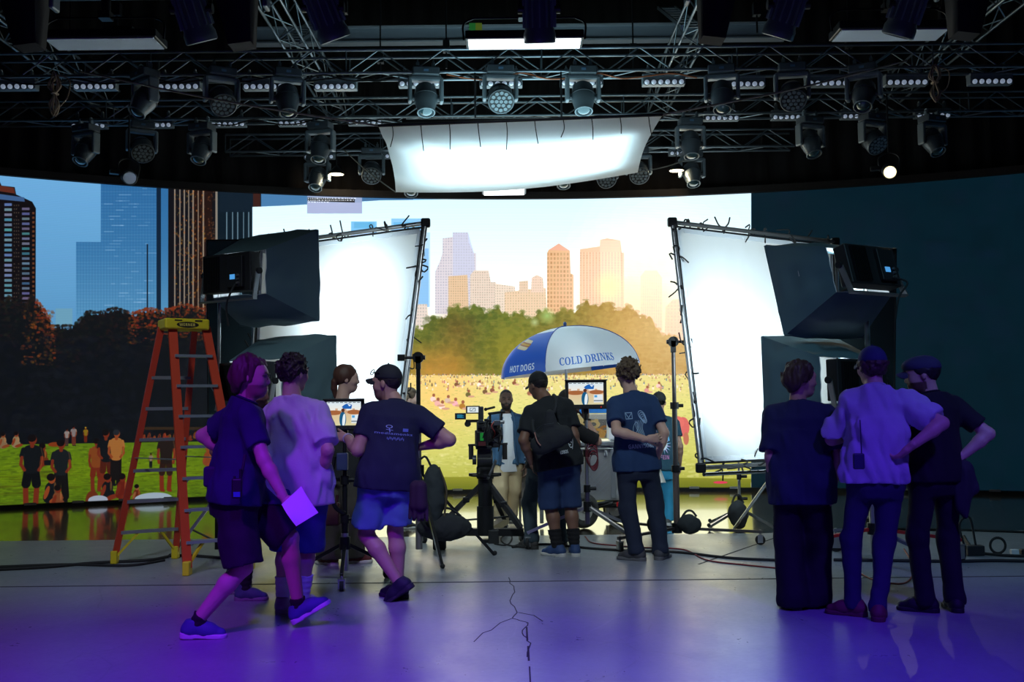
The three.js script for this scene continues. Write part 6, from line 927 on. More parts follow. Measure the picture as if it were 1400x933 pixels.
// ---------- step ladder ----------
{
  const A = G(256, 787), B0 = G(157, 771), C0 = G(240, 764), top = D(245, 433, -A.z - 0.35), w = C0.clone().sub(B0), E = A.clone().add(w);
  const ctr = A.clone().add(B0).add(C0).add(E).multiplyScalar(0.25), o = thing('step_ladder', 'orange fibreglass step ladder with yellow top and feet', 'ladder', [ctr.x, 0, ctr.z]), L = (v) => v.clone().sub(o.position);
  const wd = w.clone().normalize(), topY = top.y, cT = V(L(top).x, topY, L(top).z);
  const front = [L(A), L(E)], back = [L(B0), L(C0)], dirD = L(A).sub(L(B0)).setY(0).normalize(), half = 0.15;
  const mid = front[0].clone().add(front[1]).add(back[0]).add(back[1]).multiplyScalar(0.25), tf = (s) => V(mid.x, topY - 0.02, mid.z).addScaledVector(wd, s * half).addScaledVector(dirD, 0.09), tb = (s) => V(mid.x, topY - 0.02, mid.z).addScaledVector(wd, s * half).addScaledVector(dirD, -0.09);
  const org = mat([0.62, 0.055, 0.018], 0.5), yel = mat([0.72, 0.56, 0.015], 0.5), alu = mat([0.5, 0.58, 0.62], 0.35, 0.7);
  const F = [[front[0], tf(-1)], [front[1], tf(1)]], Bk = [[back[0], tb(-1)], [back[1], tb(1)]];
  for (const [p, q] of F) { const r = part(o, 'side_rail', bar(p.clone().setY(0.06), q, 0.03, 0.075, wd), org, 'orange fibreglass rail'); part(o, 'rail_foot', rb(0.06, 0.12, 0.1, 0.01).translate(p.x, 0.06, p.z), yel); }
  for (const [p, q] of Bk) { part(o, 'rear_rail', bar(p.clone().setY(0.06), q, 0.03, 0.055, wd), org, 'orange fibreglass rail'); part(o, 'rail_foot', rb(0.06, 0.12, 0.08, 0.01).translate(p.x, 0.06, p.z), yel); }
  for (let i = 1; i <= 7; i++) { const t = i / 8, a = F[0][0].clone().lerp(F[0][1], t), b = F[1][0].clone().lerp(F[1][1], t), st = part(o, 'step', bar(a, b, 0.085, 0.025), alu); for (const [u, v] of [[a, b], [b, a]]) { const k = u.clone().lerp(v, 0.16); part(st, 'step_brace', bar(u.clone().add(V(0, -0.09, 0)), k, 0.02, 0.006), alu); } }
  for (let i = 1; i <= 6; i++) { const t = i / 7 * 0.92, a = Bk[0][0].clone().lerp(Bk[0][1], t), b = Bk[1][0].clone().lerp(Bk[1][1], t); part(o, 'rear_bar', bar(a, b, 0.03, 0.03), mat([0.4, 0.42, 0.44], 0.4, 0.7)); }
  for (const pair of [F, Bk]) for (const k of [0, 1]) { const a = pair[k][0].clone().lerp(pair[k][1], 0.03), b = pair[k][0].clone().lerp(pair[k][1], 0.125).lerp(pair[1 - k][0].clone().lerp(pair[1 - k][1], 0.125), 0.3); part(o, 'corner_brace', bar(a, b, 0.03, 0.02), yel); }
  const cap0 = part(o, 'top_cap', rb(0.40, 0.1, 0.3, 0.02, 0, 0, 0), yel, 'yellow moulded top cap'); cap0.position.set(mid.x, topY, mid.z); cap0.rotation.y = Math.atan2(-wd.z, wd.x);
  const lab = canvasTex(256, 64, (c) => { c.clearRect(0, 0, 256, 64); c.fillStyle = '#1c1608'; c.beginPath(); c.ellipse(128, 38, 74, 20, 0, 0, 7); c.fill(); c.fillStyle = '#e8d060'; c.font = 'bold 26px sans-serif'; c.fillText('WERNER', 72, 47, 112); c.fillStyle = '#3a2c08'; c.fillRect(40, 4, 50, 10); c.fillRect(176, 4, 50, 12); });
  part(cap0, 'label', new THREE.PlaneGeometry(0.34, 0.085).translate(0, 0, 0.1515), new THREE.MeshStandardMaterial({ map: lab, transparent: true, roughness: 0.6 }), 'printed maker label');
  { const p = F[0][0], q = F[0][1], a = p.clone().lerp(q, 0.56), b = p.clone().lerp(q, 0.78); part(o, 'warning_label', bar(a, b, 0.032, 0.05, wd), mat([0.5, 0.16, 0.2], 0.6), 'faded warning label'); }
  part(o, 'spreader', [bar(F[0][0].clone().lerp(F[0][1], 0.45), Bk[0][0].clone().lerp(Bk[0][1], 0.45), 0.025, 0.008), bar(F[1][0].clone().lerp(F[1][1], 0.45), Bk[1][0].clone().lerp(Bk[1][1], 0.45), 0.025, 0.008)], alu);
}
// ---------- cables on the floor ----------
function cable(label, pts, r, m, group) { const v = pts.map(([x, y]) => G(x, y).setY(r)); return solo('cable', tube(v, r, pts.length * 10, 6), m, label, 'cable', group); }
cable('black cable running along the floor past the ladder feet', [[-20, 782], [60, 778], [130, 772], [205, 768], [240, 762], [300, 765], [340, 772]], 0.014, M.rubber);
cable('black cable crossing behind the ladder to the glossy strip', [[0, 777], [90, 774], [180, 775], [225, 768]], 0.012, M.rubber);
cable('black cable running between the sling bag wearer and the loose navy shirt', [[700, 750], [745, 746], [800, 751], [860, 755], [925, 757], [1000, 765], [1060, 768]], 0.012, M.rubber);
cable('thin red cable snaking from the tall monitor stand', [[800, 735], [812, 744], [840, 747], [880, 750], [930, 752], [970, 768], [1020, 774], [1060, 778]], 0.007, mat([0.25, 0.03, 0.04], 0.6));
cable('black cable crossing the floor past the flat cap wearer to the wall', [[1140, 768], [1220, 769], [1300, 770], [1360, 769], [1420, 770]], 0.014, M.rubber);
cable('thin black cable on the floor before the glossy strip', [[1180, 724], [1260, 725], [1330, 727], [1420, 730]], 0.012, M.rubber);
cable('black cable with plugs lying beside the flat cap wearer', [[1318, 735], [1324, 745], [1340, 758], [1380, 762], [1430, 763]], 0.013, M.rubber);
cable('thin orange cable looping round the crank stand', [[1175, 785], [1200, 796], [1230, 800], [1248, 788], [1246, 770], [1236, 752]], 0.007, mat([0.3, 0.06, 0.03], 0.6));
{ const o = thing('power_box', 'small black power box with cable coil beside the flat cap wearer', 'power box', G(1335, 760)); part(o, 'box', rb(0.16, 0.09, 0.1, 0.01, -0.02, 0.05, 0), M.blackPlastic); part(o, 'coil', torus(0.07, 0.012, 0.2, 0.09, 0, 6, 22), M.rubber); part(o, 'plug', rb(0.07, 0.05, 0.05, 0.01, 0.35, 0.03, 0), M.white); part(o, 'plug', rb(0.09, 0.05, 0.06, 0.01, 0.45, 0.03, 0), M.blackPlastic); part(o, 'cable_arch', tube([V(-0.1, 0.05, 0), V(-0.14, 0.3, 0), V(-0.06, 0.36, 0), V(0.0, 0.08, 0)], 0.01, 20, 6), M.rubber); }
cable('coil of thin black cable beside the camera pedestal', [[676, 745], [690, 747], [700, 738], [696, 732], [686, 736], [690, 745], [702, 748], [708, 746]], 0.008, M.rubber);
{ const o = thing('platform_block', 'low wooden block under the feet of the denim jacket wearer', 'block', G(693, 722)); part(o, 'top', rb(0.3, 0.035, 0.16, 0.006, 0, 0.02, 0.02), mat([0.5, 0.4, 0.26], 0.7)); part(o, 'edge', bx(0.3, 0.012, 0.006, 0, 0.02, 0.1), mat([0.6, 0.5, 0.36], 0.7)); }

// ---------- lighting grid over the stage ----------
const RIG = 5.85;
function truss(label, a, b, size = 0.3, step = 0.42, r = 0.019, m = M.truss) {
  a = asV(a); b = asV(b); const o = thing('truss', label, 'truss', a.clone().lerp(b, 0.5), 0, 'box trusses of the lighting grid'), d = b.clone().sub(a), L = d.length(); d.normalize();
  o.quaternion.setFromUnitVectors(V(1, 0, 0), d); const h = size / 2, n = Math.round(L / step), s = L / n;
  const ch = rod(V(-L / 2, 0, 0), V(L / 2, 0, 0), r, r, 10); for (const [y, z] of [[h, h], [h, -h], [-h, h], [-h, -h]]) { const c = part(o, 'chord', ch, m); c.position.set(0, y, z); }
  const g1 = rod(V(0, -h, 0), V(s, h, 0), r * 0.5, r * 0.5, 6), g2 = rod(V(0, h, 0), V(s, -h, 0), r * 0.5, r * 0.5, 6), up = rod(V(0, -h, 0), V(0, h, 0), r * 0.5, r * 0.5, 6);
  for (let i = 0; i < n; i++) { const x = -L / 2 + i * s, g = i % 2 ? g2 : g1; for (const z of [h, -h]) { const q = part(o, 'brace', g, m); q.position.set(x, 0, z); } const q = part(o, 'brace', g, m); q.position.set(x, -h, 0); q.rotation.x = PI / 2; if (i % 6 === 0) for (const z of [h, -h]) { const u = part(o, 'upright', up, m); u.position.set(x, 0, z); } }
  return o;
}
truss('long box truss carrying the front row of stage lights', [-9.6, RIG, -13], [9.6, RIG, -13]);
truss('long box truss carrying the second row of stage lights', [-8.5, RIG, -15], [8.9, RIG, -15], 0.29);
truss('box truss over the video wall header', [-4.6, 5.72, -16.45], [4.6, 5.72, -16.45], 0.28);
truss('upper box truss above the row of large profile lights', [-9, 6.32, -11.4], [9, 6.32, -11.4], 0.3);
for (const [x, w] of [[-6.2, 'over the ladder'], [-2.75, 'above the ladder side diffusion frame'], [2.35, 'above the food cart'], [5.9, 'over the dark wall']]) truss('box truss running from front to back ' + w, [x, 6.22, -9.2], [x, 6.22, Math.abs(x) > 4 ? -15.6 : -16.5], 0.3, 0.42, 0.018);
{ const o = thing('steel_beam', 'grey steel roof beam above the trusses', 'beam', [0.05, 7.28, -15.8]); part(o, 'web', bx(8.6, 0.22, 0.03), mat([0.3, 0.35, 0.4], 0.5, 0.2)); for (const q of [-1, 1]) part(o, 'flange', bx(8.6, 0.025, 0.18, 0, q * 0.12, 0), mat([0.5, 0.55, 0.6], 0.45, 0.3)); for (const [x, c] of [[-0.62, [0.1, 0.6, 0.1]], [-0.52, [0.6, 0.6, 0.05]]]) part(o, 'tape_wrap', bx(0.1, 0.3, 0.2, x, 0, 0.01), mat(c, 0.7)); }
{ const o = thing('roof_pipe', 'pale pipe running under the roof above the steel beam', 'pipe', [0, 7.9, -15.4]); part(o, 'pipe', cylX(0.04, 14, 0, 0, 0, 10), mat([0.25, 0.28, 0.32], 0.4, 0.6)); for (let i = -3; i <= 3; i++) part(o, 'hanger', bx(0.03, 1.1, 0.03, i * 2, 0.55, 0), M.blackMetal); }
for (const [x, z, w] of [[-2.95, -14.4, 'beside the ladder side trusses'], [2.4, -14.0, 'over the food cart side trusses']]) { const o = thing('cable_tray', 'narrow cable tray ' + w, 'cable tray', [x, 6.7, z]); for (const q of [-1, 1]) part(o, 'rail', bar(V(q * 0.13, 0.75, -1.2), V(q * 0.13, -0.35, 0.9), 0.02, 0.05), M.truss); for (let i = 0; i < 9; i++) { const t = i / 8; part(o, 'rung', bar(V(-0.13, mixn(0.72, -0.33, t), mixn(-1.15, 0.86, t)), V(0.13, mixn(0.72, -0.33, t), mixn(-1.15, 0.86, t)), 0.03, 0.02), M.truss); } }
for (const [px, d] of [[20, 12], [52, 11.5], [96, 14.4], [160, 12.2], [470, 12.2], [520, 14], [610, 13.6], [865, 13.8], [1035, 12.4], [1160, 13.6], [1290, 12.6]]) {                  // lines dropping from the roof to the grid
  const p = D(px, 40, d); solo('chain_fall', [rod(V(p.x, 6.0, -d), V(p.x, 8.9, -d), 0.012, 0.012, 6), bx(0.09, 0.16, 0.09, p.x, 6.3, -d)], M.blackMetal, 'thin hoist chain dropping from the roof to the grid', 'chain', 'hoist chains of the grid');
}
// cables draped along the trusses
for (let k = 0; k < 7; k++) { const z = k < 4 ? -12.98 : -14.95, x0 = -6.5 + k * 1.9 - (k > 3 ? 5.5 : 0), pts = []; for (let i = 0; i <= 10; i++) pts.push(V(x0 + i * 0.32, RIG - 0.17 - 0.09 * Math.abs(Math.sin(i * 1.1 + k)), z + 0.13)); solo('draped_cable', tube(pts, 0.011, 50, 5), k === 3 ? mat([0.4, 0.1, 0.03], 0.6) : M.rubber, k === 3 ? 'orange cable draped along the front truss' : 'black cable draped along a truss', 'cable', k === 3 ? undefined : 'cables draped along the trusses'); }

// LED strip bar with six lenses; origin at the clamp
const mLens = new THREE.MeshPhysicalMaterial({ color: C(0.62, 0.66, 0.72), roughness: 0.12, clearcoat: 1, clearcoatRoughness: 0.05, emissive: C(0.55, 0.68, 0.9), emissiveIntensity: 0.28 }), mGlassLens = new THREE.MeshPhysicalMaterial({ color: C(0.04, 0.09, 0.11), roughness: 0.06, clearcoat: 1, clearcoatRoughness: 0.03, metalness: 0.2 });
const mBody = mat([0.085, 0.105, 0.12], 0.38, 0.25), mBody2 = mat([0.17, 0.21, 0.235], 0.42, 0.2);
const clampGeo = merge([bx(0.04, 0.14, 0.05, 0, -0.05, 0), torus(0.03, 0.01, 0, 0.02, 0, 6, 16).rotateY(PI / 2), bx(0.02, 0.05, 0.08, 0, 0.0, 0)]);
function stripBar() {
  const o = new THREE.Group(); const b = part(o, 'housing', [rb(0.56, 0.13, 0.13, 0.012, 0, -0.18, 0), rb(0.56, 0.03, 0.15, 0.006, 0, -0.115, 0)], mBody2); b.rotation.x = 0.0;
  const lens = new THREE.SphereGeometry(0.034, 16, 8, 0, PI * 2, 0, PI / 2).rotateX(PI / 2 + 0.35), ring = new THREE.TorusGeometry(0.036, 0.006, 6, 18).rotateX(0.35);
  for (let i = 0; i < 6; i++) { const l = part(o, 'lens', lens, mLens); l.position.set(-0.225 + i * 0.09, -0.215, 0.066); part(l, 'lens_ring', ring, M.housing); }
  for (const q of [-1, 1]) { const c = part(o, 'clamp', clampGeo, M.truss); c.position.set(q * 0.2, -0.02, 0); }
  return o;
}
// moving head: base, yoke and a head that tilts
function movingHead(wash) {
  const o = new THREE.Group();
  const base = part(o, 'base', [rb(0.34, 0.11, 0.24, 0.02, 0, -0.14, 0)], mBody); part(base, 'badge', bx(0.06, 0.03, 0.004, 0, -0.14, 0.123), mat([0.1, 0.2, 0.32], 0.4)); for (const q of [-1, 1]) { const c = part(o, 'clamp', clampGeo, M.truss); c.position.set(q * 0.1, -0.03, 0); }
  part(o, 'yoke', [rb(0.42, 0.06, 0.13, 0.02, 0, -0.225, 0), rb(0.05, 0.32, 0.14, 0.02, -0.2, -0.37, 0), rb(0.05, 0.32, 0.14, 0.02, 0.2, -0.37, 0)], mBody2);
  const head = part(o, 'head', lathe(wash ? [[0, 0.15], [0.1, 0.15], [0.14, 0.1], [0.155, 0], [0.165, -0.1], [0.168, -0.16], [0.155, -0.165], [0.15, -0.15], [0, -0.15]] : [[0, 0.19], [0.09, 0.19], [0.13, 0.15], [0.145, 0.05], [0.15, -0.02], [0.13, -0.1], [0.11, -0.17], [0.115, -0.21], [0.105, -0.215], [0.1, -0.19], [0, -0.19]], 28), mBody); head.position.set(0, -0.47, 0);
  for (const q of [-1, 1]) part(head, 'pivot', cylX(0.04, 0.06, q * 0.155, 0, 0, 14), M.housing); part(head, 'rib_band', torus(wash ? 0.16 : 0.15, 0.008, 0, 0, 0, 6, 28).rotateX(PI / 2).translate(0, 0.02, 0), M.housing);
  if (wash) { const cell = new THREE.CylinderGeometry(0.026, 0.026, 0.012, 6); part(head, 'face', cyl(0.152, 0.006, 0, -0.152, 0, 28), M.blackPlastic); for (let i = 0; i < 19; i++) { const ring = i === 0 ? 0 : i < 7 ? 1 : 2, k = ring === 0 ? 0 : ring === 1 ? (i - 1) / 6 : (i - 7) / 12, c = part(head, 'lens_cell', cell, mBody2); c.position.set(Math.cos(k * PI * 2) * ring * 0.058, -0.16, Math.sin(k * PI * 2) * ring * 0.058); } }
  else { part(head, 'lens', new THREE.SphereGeometry(0.12, 24, 8, 0, PI * 2, 0, 0.95).rotateX(PI).translate(0, -0.118, 0), mGlassLens, 'round glass lens'); part(head, 'lens_ring', torus(0.108, 0.009, 0, 0, 0, 8, 28).rotateX(PI / 2).translate(0, -0.212, 0), mBody2); }
  return o;
}
const proto = { bar: stripBar(), spot: movingHead(false), wash: movingHead(true) };
function hang(kind, px, py, d, tilt, pan, label, group, scale = 1) {
  const name = { bar: 'strip_light', spot: 'moving_spot_light', wash: 'moving_wash_light' }[kind], o = proto[kind].clone(); o.name = numbered(name); scene.add(o); tag(o, label, 'stage light', group);
  const at = D(px, py, d), off = kind === 'bar' ? 0.2 : 0.42; o.position.set(at.x, at.y + off * scale, -d); o.rotation.y = pan; o.scale.setScalar(scale);
  const h = o.getObjectByName('head'); if (h) h.rotation.x = tilt; return o;
}
// front row
for (const px of [22, 131, 246, 362, 459, 574, 685, 795, 907, 1016, 1130, 1238, 1353]) { hang('bar', px, 119 - (px > 700 ? (px - 700) * 0.011 : 0) - (px > 560 && px < 960 ? 4 : 0), 13.16, 0, 0, 'strip light with six lenses hanging from the front truss', 'strip lights on the front truss'); }
for (const [px, t, p] of [[198, -0.55, -0.7], [393, -0.35, 0.35], [582, -0.3, 0.15], [797, -0.3, 0.05], [987, -0.35, -0.2], [1181, -0.55, -0.5]]) hang('spot', px, 134 - px * 0.008, 12.8, t, p, 'moving spot light with glass lens hanging from the front truss', 'moving spot lights on the front truss');
for (const [px, t, p] of [[303, -0.75, 0.5], [684, -0.85, 0.1], [1083, -0.75, -0.15]]) hang('wash', px, 132 - px * 0.008, 12.8, t, p, 'moving wash light with honeycomb lens hanging from the front truss', 'moving wash lights on the front truss');
// second row
for (const px of [123, 213, 313, 405, 500, 986, 1078, 1173, 1274]) hang('bar', px, 174 - px * 0.0125, 15.16, 0, 0, 'strip light with six lenses hanging from the second truss', 'strip lights on the second truss', 0.95);
for (const [px, t, p] of [[117, -0.5, -0.4], [276, -0.45, -0.3], [438, -0.4, -0.2], [944, -0.3, 0.05], [1108, -0.4, 0.35], [1275, -0.5, 0.35]]) hang('spot', px, 203 - px * 0.011, 14.8, t, p, 'moving spot light with glass lens hanging from the second truss', 'moving spot lights on the second truss', 0.98);
for (const [px, t, p] of [[194, -0.8, 0.5], [1193, -0.8, 0.4]]) hang('wash', px, 200 - px * 0.011, 14.8, t, p, 'moving wash light with honeycomb lens hanging from the second truss', 'moving wash lights on the second truss', 0.98);
// third row, low over the header
for (const [px, py, t, p] of [[434, 240, -0.5, -0.2], [562, 247, -0.45, 0.1], [770, 236, -0.4, 0], [946, 234, -0.45, 0.1]]) hang('spot', px, py, 16.3, t, p, 'moving spot light hanging low over the video wall header', 'moving spot lights over the video wall', 0.95);
for (const [px, py, t, p] of [[508, 230, -0.8, 0.1], [827, 236, -0.9, 0.2], [873, 230, -0.8, 0]]) hang('wash', px, py, 16.3, t, p, 'moving wash light hanging low over the video wall header', 'moving wash lights over the video wall', 0.95);
for (const px of [437, 520, 935]) hang('bar', px, 219 - px * 0.01, 16.58, 0, 0, 'strip light with six lenses behind the low moving lights', 'strip lights over the video wall', 0.9);

// par cans on drop lines
function parCan(label, px, py, d, lit) {
  const at = D(px, py, d), o = thing('par_can', label, 'stage light', at, lit ? -0.3 : 0.5), tilt = 0.35;
  const body = part(o, 'body', lathe([[0, 0.16], [0.06, 0.16], [0.085, 0.1], [0.09, 0], [0.1, -0.1], [0.1, -0.13], [0.085, -0.13], [0.08, -0.1], [0, -0.1]], 24).rotateX(-PI / 2).rotateX(tilt), mBody); for (let i = 0; i < 4; i++) part(body, 'rib', torus(0.093, 0.006, 0, 0, -0.02 - i * 0.03, 6, 20).rotateX(tilt), M.housing);
  part(body, 'lens', new THREE.CircleGeometry(0.083, 24).translate(0, 0, 0.118).rotateX(tilt), lit ? new THREE.MeshStandardMaterial({ color: C(0.8, 0.7, 0.5), emissive: C(1, 0.82, 0.45), emissiveIntensity: 2.2 }) : mat([0.6, 0.62, 0.68], 0.15, 0.6), lit ? 'warm glowing lens' : 'pale unlit lens');
  part(o, 'bracket', tube([V(-0.12, 0, 0), V(-0.13, 0.2, -0.02), V(0, 0.27, -0.03), V(0.13, 0.2, -0.02), V(0.12, 0, 0)], 0.012, 24, 6), M.blackMetal); part(o, 'drop_line', rod(V(0, 0.27, -0.03), V(0, RIG - at.y - 0.1, -0.03), 0.012), M.blackMetal); part(o, 'side_clip', rb(0.14, 0.06, 0.1, 0.01, -0.18, 0.05, 0), M.blackMetal);
  if (lit) { const l = new THREE.SpotLight(C(1, 0.82, 0.5), 3, 0, 0.5, 0.5, 2); l.position.set(0, -0.04, 0.15); l.target.position.set(0.2, -3, 5); o.add(l, l.target); l.castShadow = true; l.name = 'can_light'; }
}
parCan('unlit par can with pale lens hanging on a drop line', 176, 242, 14.1, false);
parCan('lit par can with warm glowing lens hanging before the dark wall', 1216, 234, 14.1, true);
for (const [px, py] of [[460, 237], [925, 232]]) { const at = D(px, py, 16.2), o = thing('work_lamp', px < 700 ? 'small warm round work lamp beside the low moving lights near the text window' : 'small warm round work lamp beside the low moving lights near the dark wall', 'lamp', at); part(o, 'shade', lathe([[0.12, -0.02], [0.13, 0.0], [0.06, 0.08], [0.02, 0.12]], 24), M.blackMetal); part(o, 'lamp_disc', cyl(0.115, 0.015, 0, -0.012, 0, 24), new THREE.MeshStandardMaterial({ color: C(0.9, 0.8, 0.6), emissive: C(1, 0.84, 0.55), emissiveIntensity: 3 })); part(o, 'drop_rod', rod(V(0, 0.1, 0), V(0, 5.6 - at.y, 0), 0.008), M.blackMetal); const l = new THREE.PointLight(C(1, 0.84, 0.55), 0.8, 0, 2); l.position.y = -0.05; l.castShadow = true; l.name = 'work_light'; o.add(l); }

// long soft panels in the front
function softPanel(label, px, py, d, w, dep, lit, intensity) {
  const at = D(px, py, d), o = thing('panel_light', label, 'stage light', at, 0, 'long panel lights'); part(o, 'housing', rb(w + 0.06, 0.09, dep + 0.05, 0.015, 0, 0.05, 0), M.blackMetal);
  part(o, 'diffuser', bx(w, 0.01, dep, 0, -0.002, 0), lit ? new THREE.MeshStandardMaterial({ color: C(0.9, 0.9, 0.9), emissive: C(0.9, 0.97, 1), emissiveIntensity: 2.5 }) : mat([0.62, 0.72, 0.78], 0.6), lit ? 'glowing white diffuser' : 'pale unlit diffuser');
  part(o, 'yoke', [tube([V(-w / 2 - 0.05, 0.05, 0), V(-w / 2 - 0.05, 0.22, 0), V(-w / 2 + 0.05, 0.28, 0)], 0.012, 14, 6), rod(V(-w / 2 + 0.04, 0.28, 0), V(w / 2 - 0.04, 0.28, 0), 0.012), tube([V(w / 2 + 0.05, 0.05, 0), V(w / 2 + 0.05, 0.22, 0), V(w / 2 - 0.05, 0.28, 0)], 0.012, 14, 6)], M.blackMetal); part(o, 'hanger', [cyl(0.05, 0.5, 0, 0.52, 0, 14), bx(0.12, 0.08, 0.12, 0, 0.3, 0)], M.blackMetal); part(o, 'control_box', rb(0.2, 0.09, 0.12, 0.01, 0.2, 0.13, 0), M.blackPlastic);
  if (lit) { const l = new THREE.RectAreaLight(C(0.85, 0.95, 1), intensity, w, dep); l.position.y = -0.02; l.rotation.x = -PI / 2; o.add(l); l.name = 'panel_light'; }
}
softPanel('lit long panel light glowing white over the stage', 717, 60, 10.5, 1.17, 0.27, true, 2.5);
softPanel('unlit long panel light over the ladder side of the stage', 144, 60, 10.5, 1.12, 0.33, false);
softPanel('unlit long panel light over the dark wall side of the stage', 1216, 48, 10.5, 1.1, 0.33, false);
softPanel('lit short panel light hanging just over the video wall', 689, 262, 16.0, 0.64, 0.5, true, 3);

// big profile lights and hooded heads along the top
function profileLight(px, py, d, rx, rz) { const at = D(px, py, d), o = thing('profile_light', 'large finned profile light on the upper truss', 'stage light', at, 0, 'finned profile lights on the upper truss'); const t = new THREE.Matrix4().makeRotationFromEuler(new THREE.Euler(rx, 0, rz)), g = (q) => q.applyMatrix4(t); const b = part(o, 'barrel', g(lathe([[0, 0.34], [0.1, 0.34], [0.14, 0.28], [0.145, -0.2], [0.16, -0.24], [0.16, -0.32], [0.14, -0.33], [0.13, -0.26], [0, -0.26]], 24)), mBody); for (let i = 0; i < 14; i++) { const a = i / 14 * PI * 2; part(b, 'fin', g(bx(0.012, 0.42, 0.03, 0, 0.03, 0.155).rotateY(a)), mBody2); } part(b, 'lens', g(cyl(0.135, 0.01, 0, -0.3, 0, 24)), mGlassLens); part(o, 'yoke', [rod(V(-0.19, 0, 0), V(-0.19, 0.5, 0), 0.016), rod(V(0.19, 0, 0), V(0.19, 0.5, 0), 0.016), rod(V(-0.19, 0.5, 0), V(0.19, 0.5, 0), 0.016), cylX(0.05, 0.06, -0.18, 0, 0), cylX(0.05, 0.06, 0.18, 0, 0)], M.blackMetal); part(o, 'clamp', clampGeo, M.truss).position.set(0, 0.56, 0); }
for (const [px, py, rx, rz] of [[262, 12, 0.4, 0.22], [442, 10, 0.4, 0.32], [737, 12, 0.35, 0.02], [1078, 6, 0.4, -0.28], [1243, 4, 0.4, -0.25]]) profileLight(px, py, 9.9, rx, rz);
for (const [px, py, w] of [[36, 22, 'by the coiled rope'], [326, 20, 'beside the finned profile lights'], [978, 12, 'past the lit panel light'], [1322, 6, 'over the dark wall']]) { const o = thing('hooded_head', 'black hooded moving light on the upper truss ' + w, 'stage light', D(px, py, 9.4)), s = px < 700 ? 1 : -1; part(o, 'hood', new THREE.CylinderGeometry(0.26, 0.15, 0.62, 4, 1).rotateY(PI / 4).rotateZ(0.12 * s), mat([0.008, 0.008, 0.01], 0.9)); part(o, 'neck', [cyl(0.1, 0.2, 0, 0.4, 0), rb(0.4, 0.12, 0.3, 0.02, 0, 0.52, 0)], M.blackMetal); part(o, 'side_arm', [rb(0.05, 0.5, 0.16, 0.02, 0.26 * s, 0.3, 0)], mBody2); part(o, 'clamp', clampGeo, M.truss).position.set(0, 0.62, 0); }

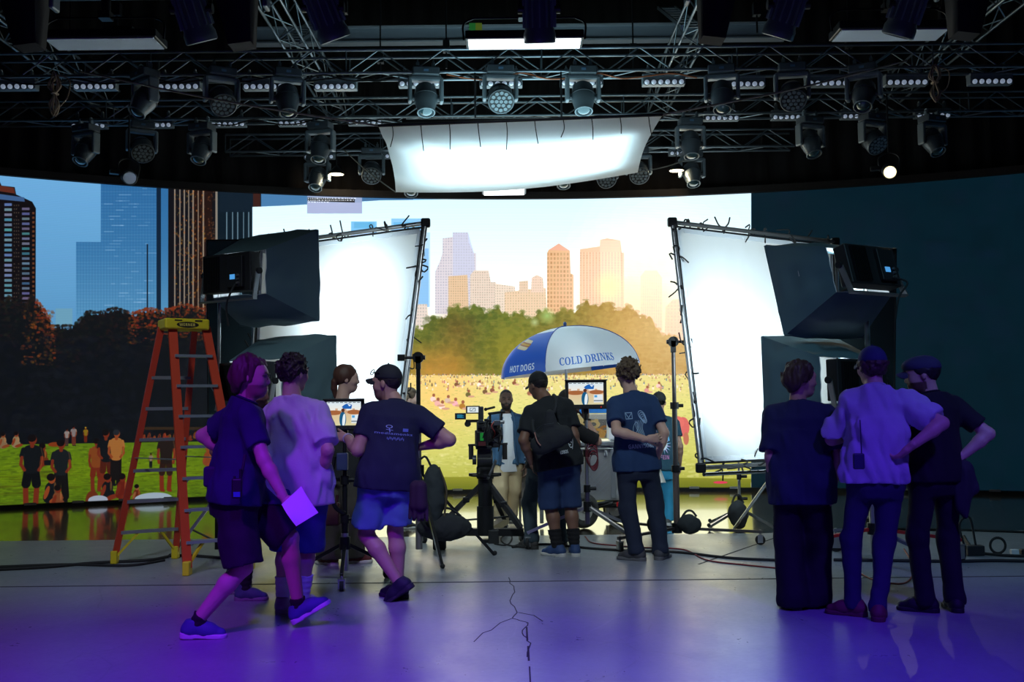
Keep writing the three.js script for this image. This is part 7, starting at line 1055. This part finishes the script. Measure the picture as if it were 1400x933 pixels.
// overhead silk with its lamp, ropes and ties
{
  const a = D(517, 172, 11.4), b = D(906, 157, 11.4), c = D(872, 236, 14.1), d = D(541, 263, 13.9), mid = a.clone().add(b).add(c).add(d).multiplyScalar(0.25), o = thing('overhead_silk', 'white overhead silk stretched above the set with dangling ties', 'overhead silk', mid), L = (v) => v.clone().sub(mid);
  const g = quad(L(a), L(b), L(c), L(d), 50, 40), p = g.attributes.position, uv = g.attributes.uv; for (let i = 0; i < p.count; i++) { const u = uv.getX(i), v = uv.getY(i), e = Math.sin(u * PI) * Math.sin(v * PI); p.setY(i, p.getY(i) - 0.1 * e - 0.1 * Math.sin(u * PI) * v * v + 0.022 * Math.sin((u * 2.2 - v * 1.2) * 14 + 4 * noise3(u * 3, v * 3, 1)) * smooth(0.55, 0, u) * Math.sin(v * PI)); p.setX(i, p.getX(i) + (u < 0.5 ? 1 : -1) * 0.05 * Math.sin(v * PI) * Math.pow(Math.abs(u - 0.5) * 2, 3)); }
  g.computeVertexNormals(); part(o, 'silk', g, mSilk, 'white translucent cloth');
  part(o, 'edge_pipe', rod(L(a), L(b), 0.018), M.blackMetal); for (let i = 0; i < 10; i++) { const q = L(a).lerp(L(b), (i + 0.5) / 10); part(o, 'tie', tube([q, q.clone().add(V(0.01, -0.12, 0.02)), q.clone().add(V(rr(-0.04, 0.04), -rr(0.2, 0.34), 0.03))], 0.005, 10, 4), M.rubber); }
  for (const [p0, p1, w] of [[a, D(110, 98, 12.8), 'ladder side'], [b, D(1240, 83, 12.8), 'dark wall side']]) { const m = p0.clone().lerp(p1, 0.5).add(V(0, -0.04, 0)); solo('tension_rope', tube([p0, m, p1], 0.012, 24, 6), mat([0.42, 0.38, 0.3], 0.9), 'taut pale rope from the overhead silk to the ' + w + ' truss', 'rope'); }
  for (const [p0, p1] of [[c, D(950, 214, 15.9)], [d, D(470, 205, 15.9)]]) part(o, 'corner_line', tube([L(p0), L(p0).lerp(L(p1), 0.5).add(V(0, -0.03, 0)), L(p1)], 0.009, 14, 5), mat([0.3, 0.28, 0.24], 0.9));
  // the unseen lamp above it; its upward glow is added to light the grid
  const lp = thing('overhead_lamp', 'unseen wide flat lamp lying just above the overhead silk, with an added upward glow', 'stage light', [mid.x, mid.y + 0.19, mid.z - 0.15]); part(lp, 'housing', rb(2.8, 0.06, 1.7, 0.02, 0, 0.05, 0), M.blackMetal); part(lp, 'lamp_face', bx(2.7, 0.01, 1.6, 0, 0.012, 0), new THREE.MeshStandardMaterial({ color: C(0.8, 0.8, 0.8), emissive: C(0.7, 0.92, 1), emissiveIntensity: 1.2 })); for (const q of [-1, 1]) part(lp, 'hanger', rod(V(q * 0.55, 0.08, 0), V(q * 0.55, RIG - mid.y - 0.3, 0), 0.012), M.blackMetal);
  const l = new THREE.RectAreaLight(C(0.60, 0.92, 1), 3.2, 2.7, 1.6); l.position.y = -0.02; l.rotation.x = -PI / 2; lp.add(l); l.name = 'lamp_light';
  part(lp, 'added_top_glow', bx(2.7, 0.01, 1.6, 0, 0.086, 0), new THREE.MeshStandardMaterial({ color: C(0.8, 0.8, 0.8), emissive: C(0.6, 0.92, 1), emissiveIntensity: 0.5 }));  // added glowing top, no such lamp face is seen
  const l2 = new THREE.RectAreaLight(C(0.55, 0.9, 1), 2.4, 2.7, 1.6); l2.position.y = 0.11; l2.rotation.x = PI / 2; lp.add(l2); l2.name = 'lamp_light';  // added upward light that brightens the trusses from below
}
// coils of rope hanging on the front truss
for (const [px, py, h, w] of [[75, 128, 0.5, 'over the ladder side'], [1278, 113, 0.42, 'before the dark wall']]) {
  const at = D(px, py, 12.82), o = thing('rope_coil', 'bundle of pale rope hanging from the front truss ' + w, 'rope', at), m = mat([0.36, 0.28, 0.2], 0.9);
  for (let i = 0; i < 9; i++) { const w0 = rr(0.03, 0.09), l = h * rr(0.85, 1.15), z = rr(-0.04, 0.04); part(o, 'loop', tube([V(0, l * 0.5, z), V(w0, l * 0.2, z), V(0.012, 0, z * 0.3), V(w0 * 0.8, -l * 0.35, z), V(0, -l * 0.55, z), V(-w0 * 0.8, -l * 0.35, z), V(-0.012, 0, z * 0.3), V(-w0, l * 0.2, z)], 0.0085, 44, 5, true), m); }
  part(o, 'binding', [torus(0.03, 0.012, 0, 0.02, 0).rotateX(PI / 2), torus(0.03, 0.012, 0, -0.02, 0).rotateX(PI / 2)], m); part(o, 'tail', tube([V(0.02, h * 0.5, 0), V(0.18, h * 0.35, 0), V(0.16, -0.05, 0), V(0.06, -h * 0.35, 0)], 0.008, 24, 5), m); part(o, 'hook', rod(V(0, h * 0.5, 0), V(0, RIG - 0.1 - at.y, 0), 0.012), M.blackMetal);
}
renderer.render(scene, camera);
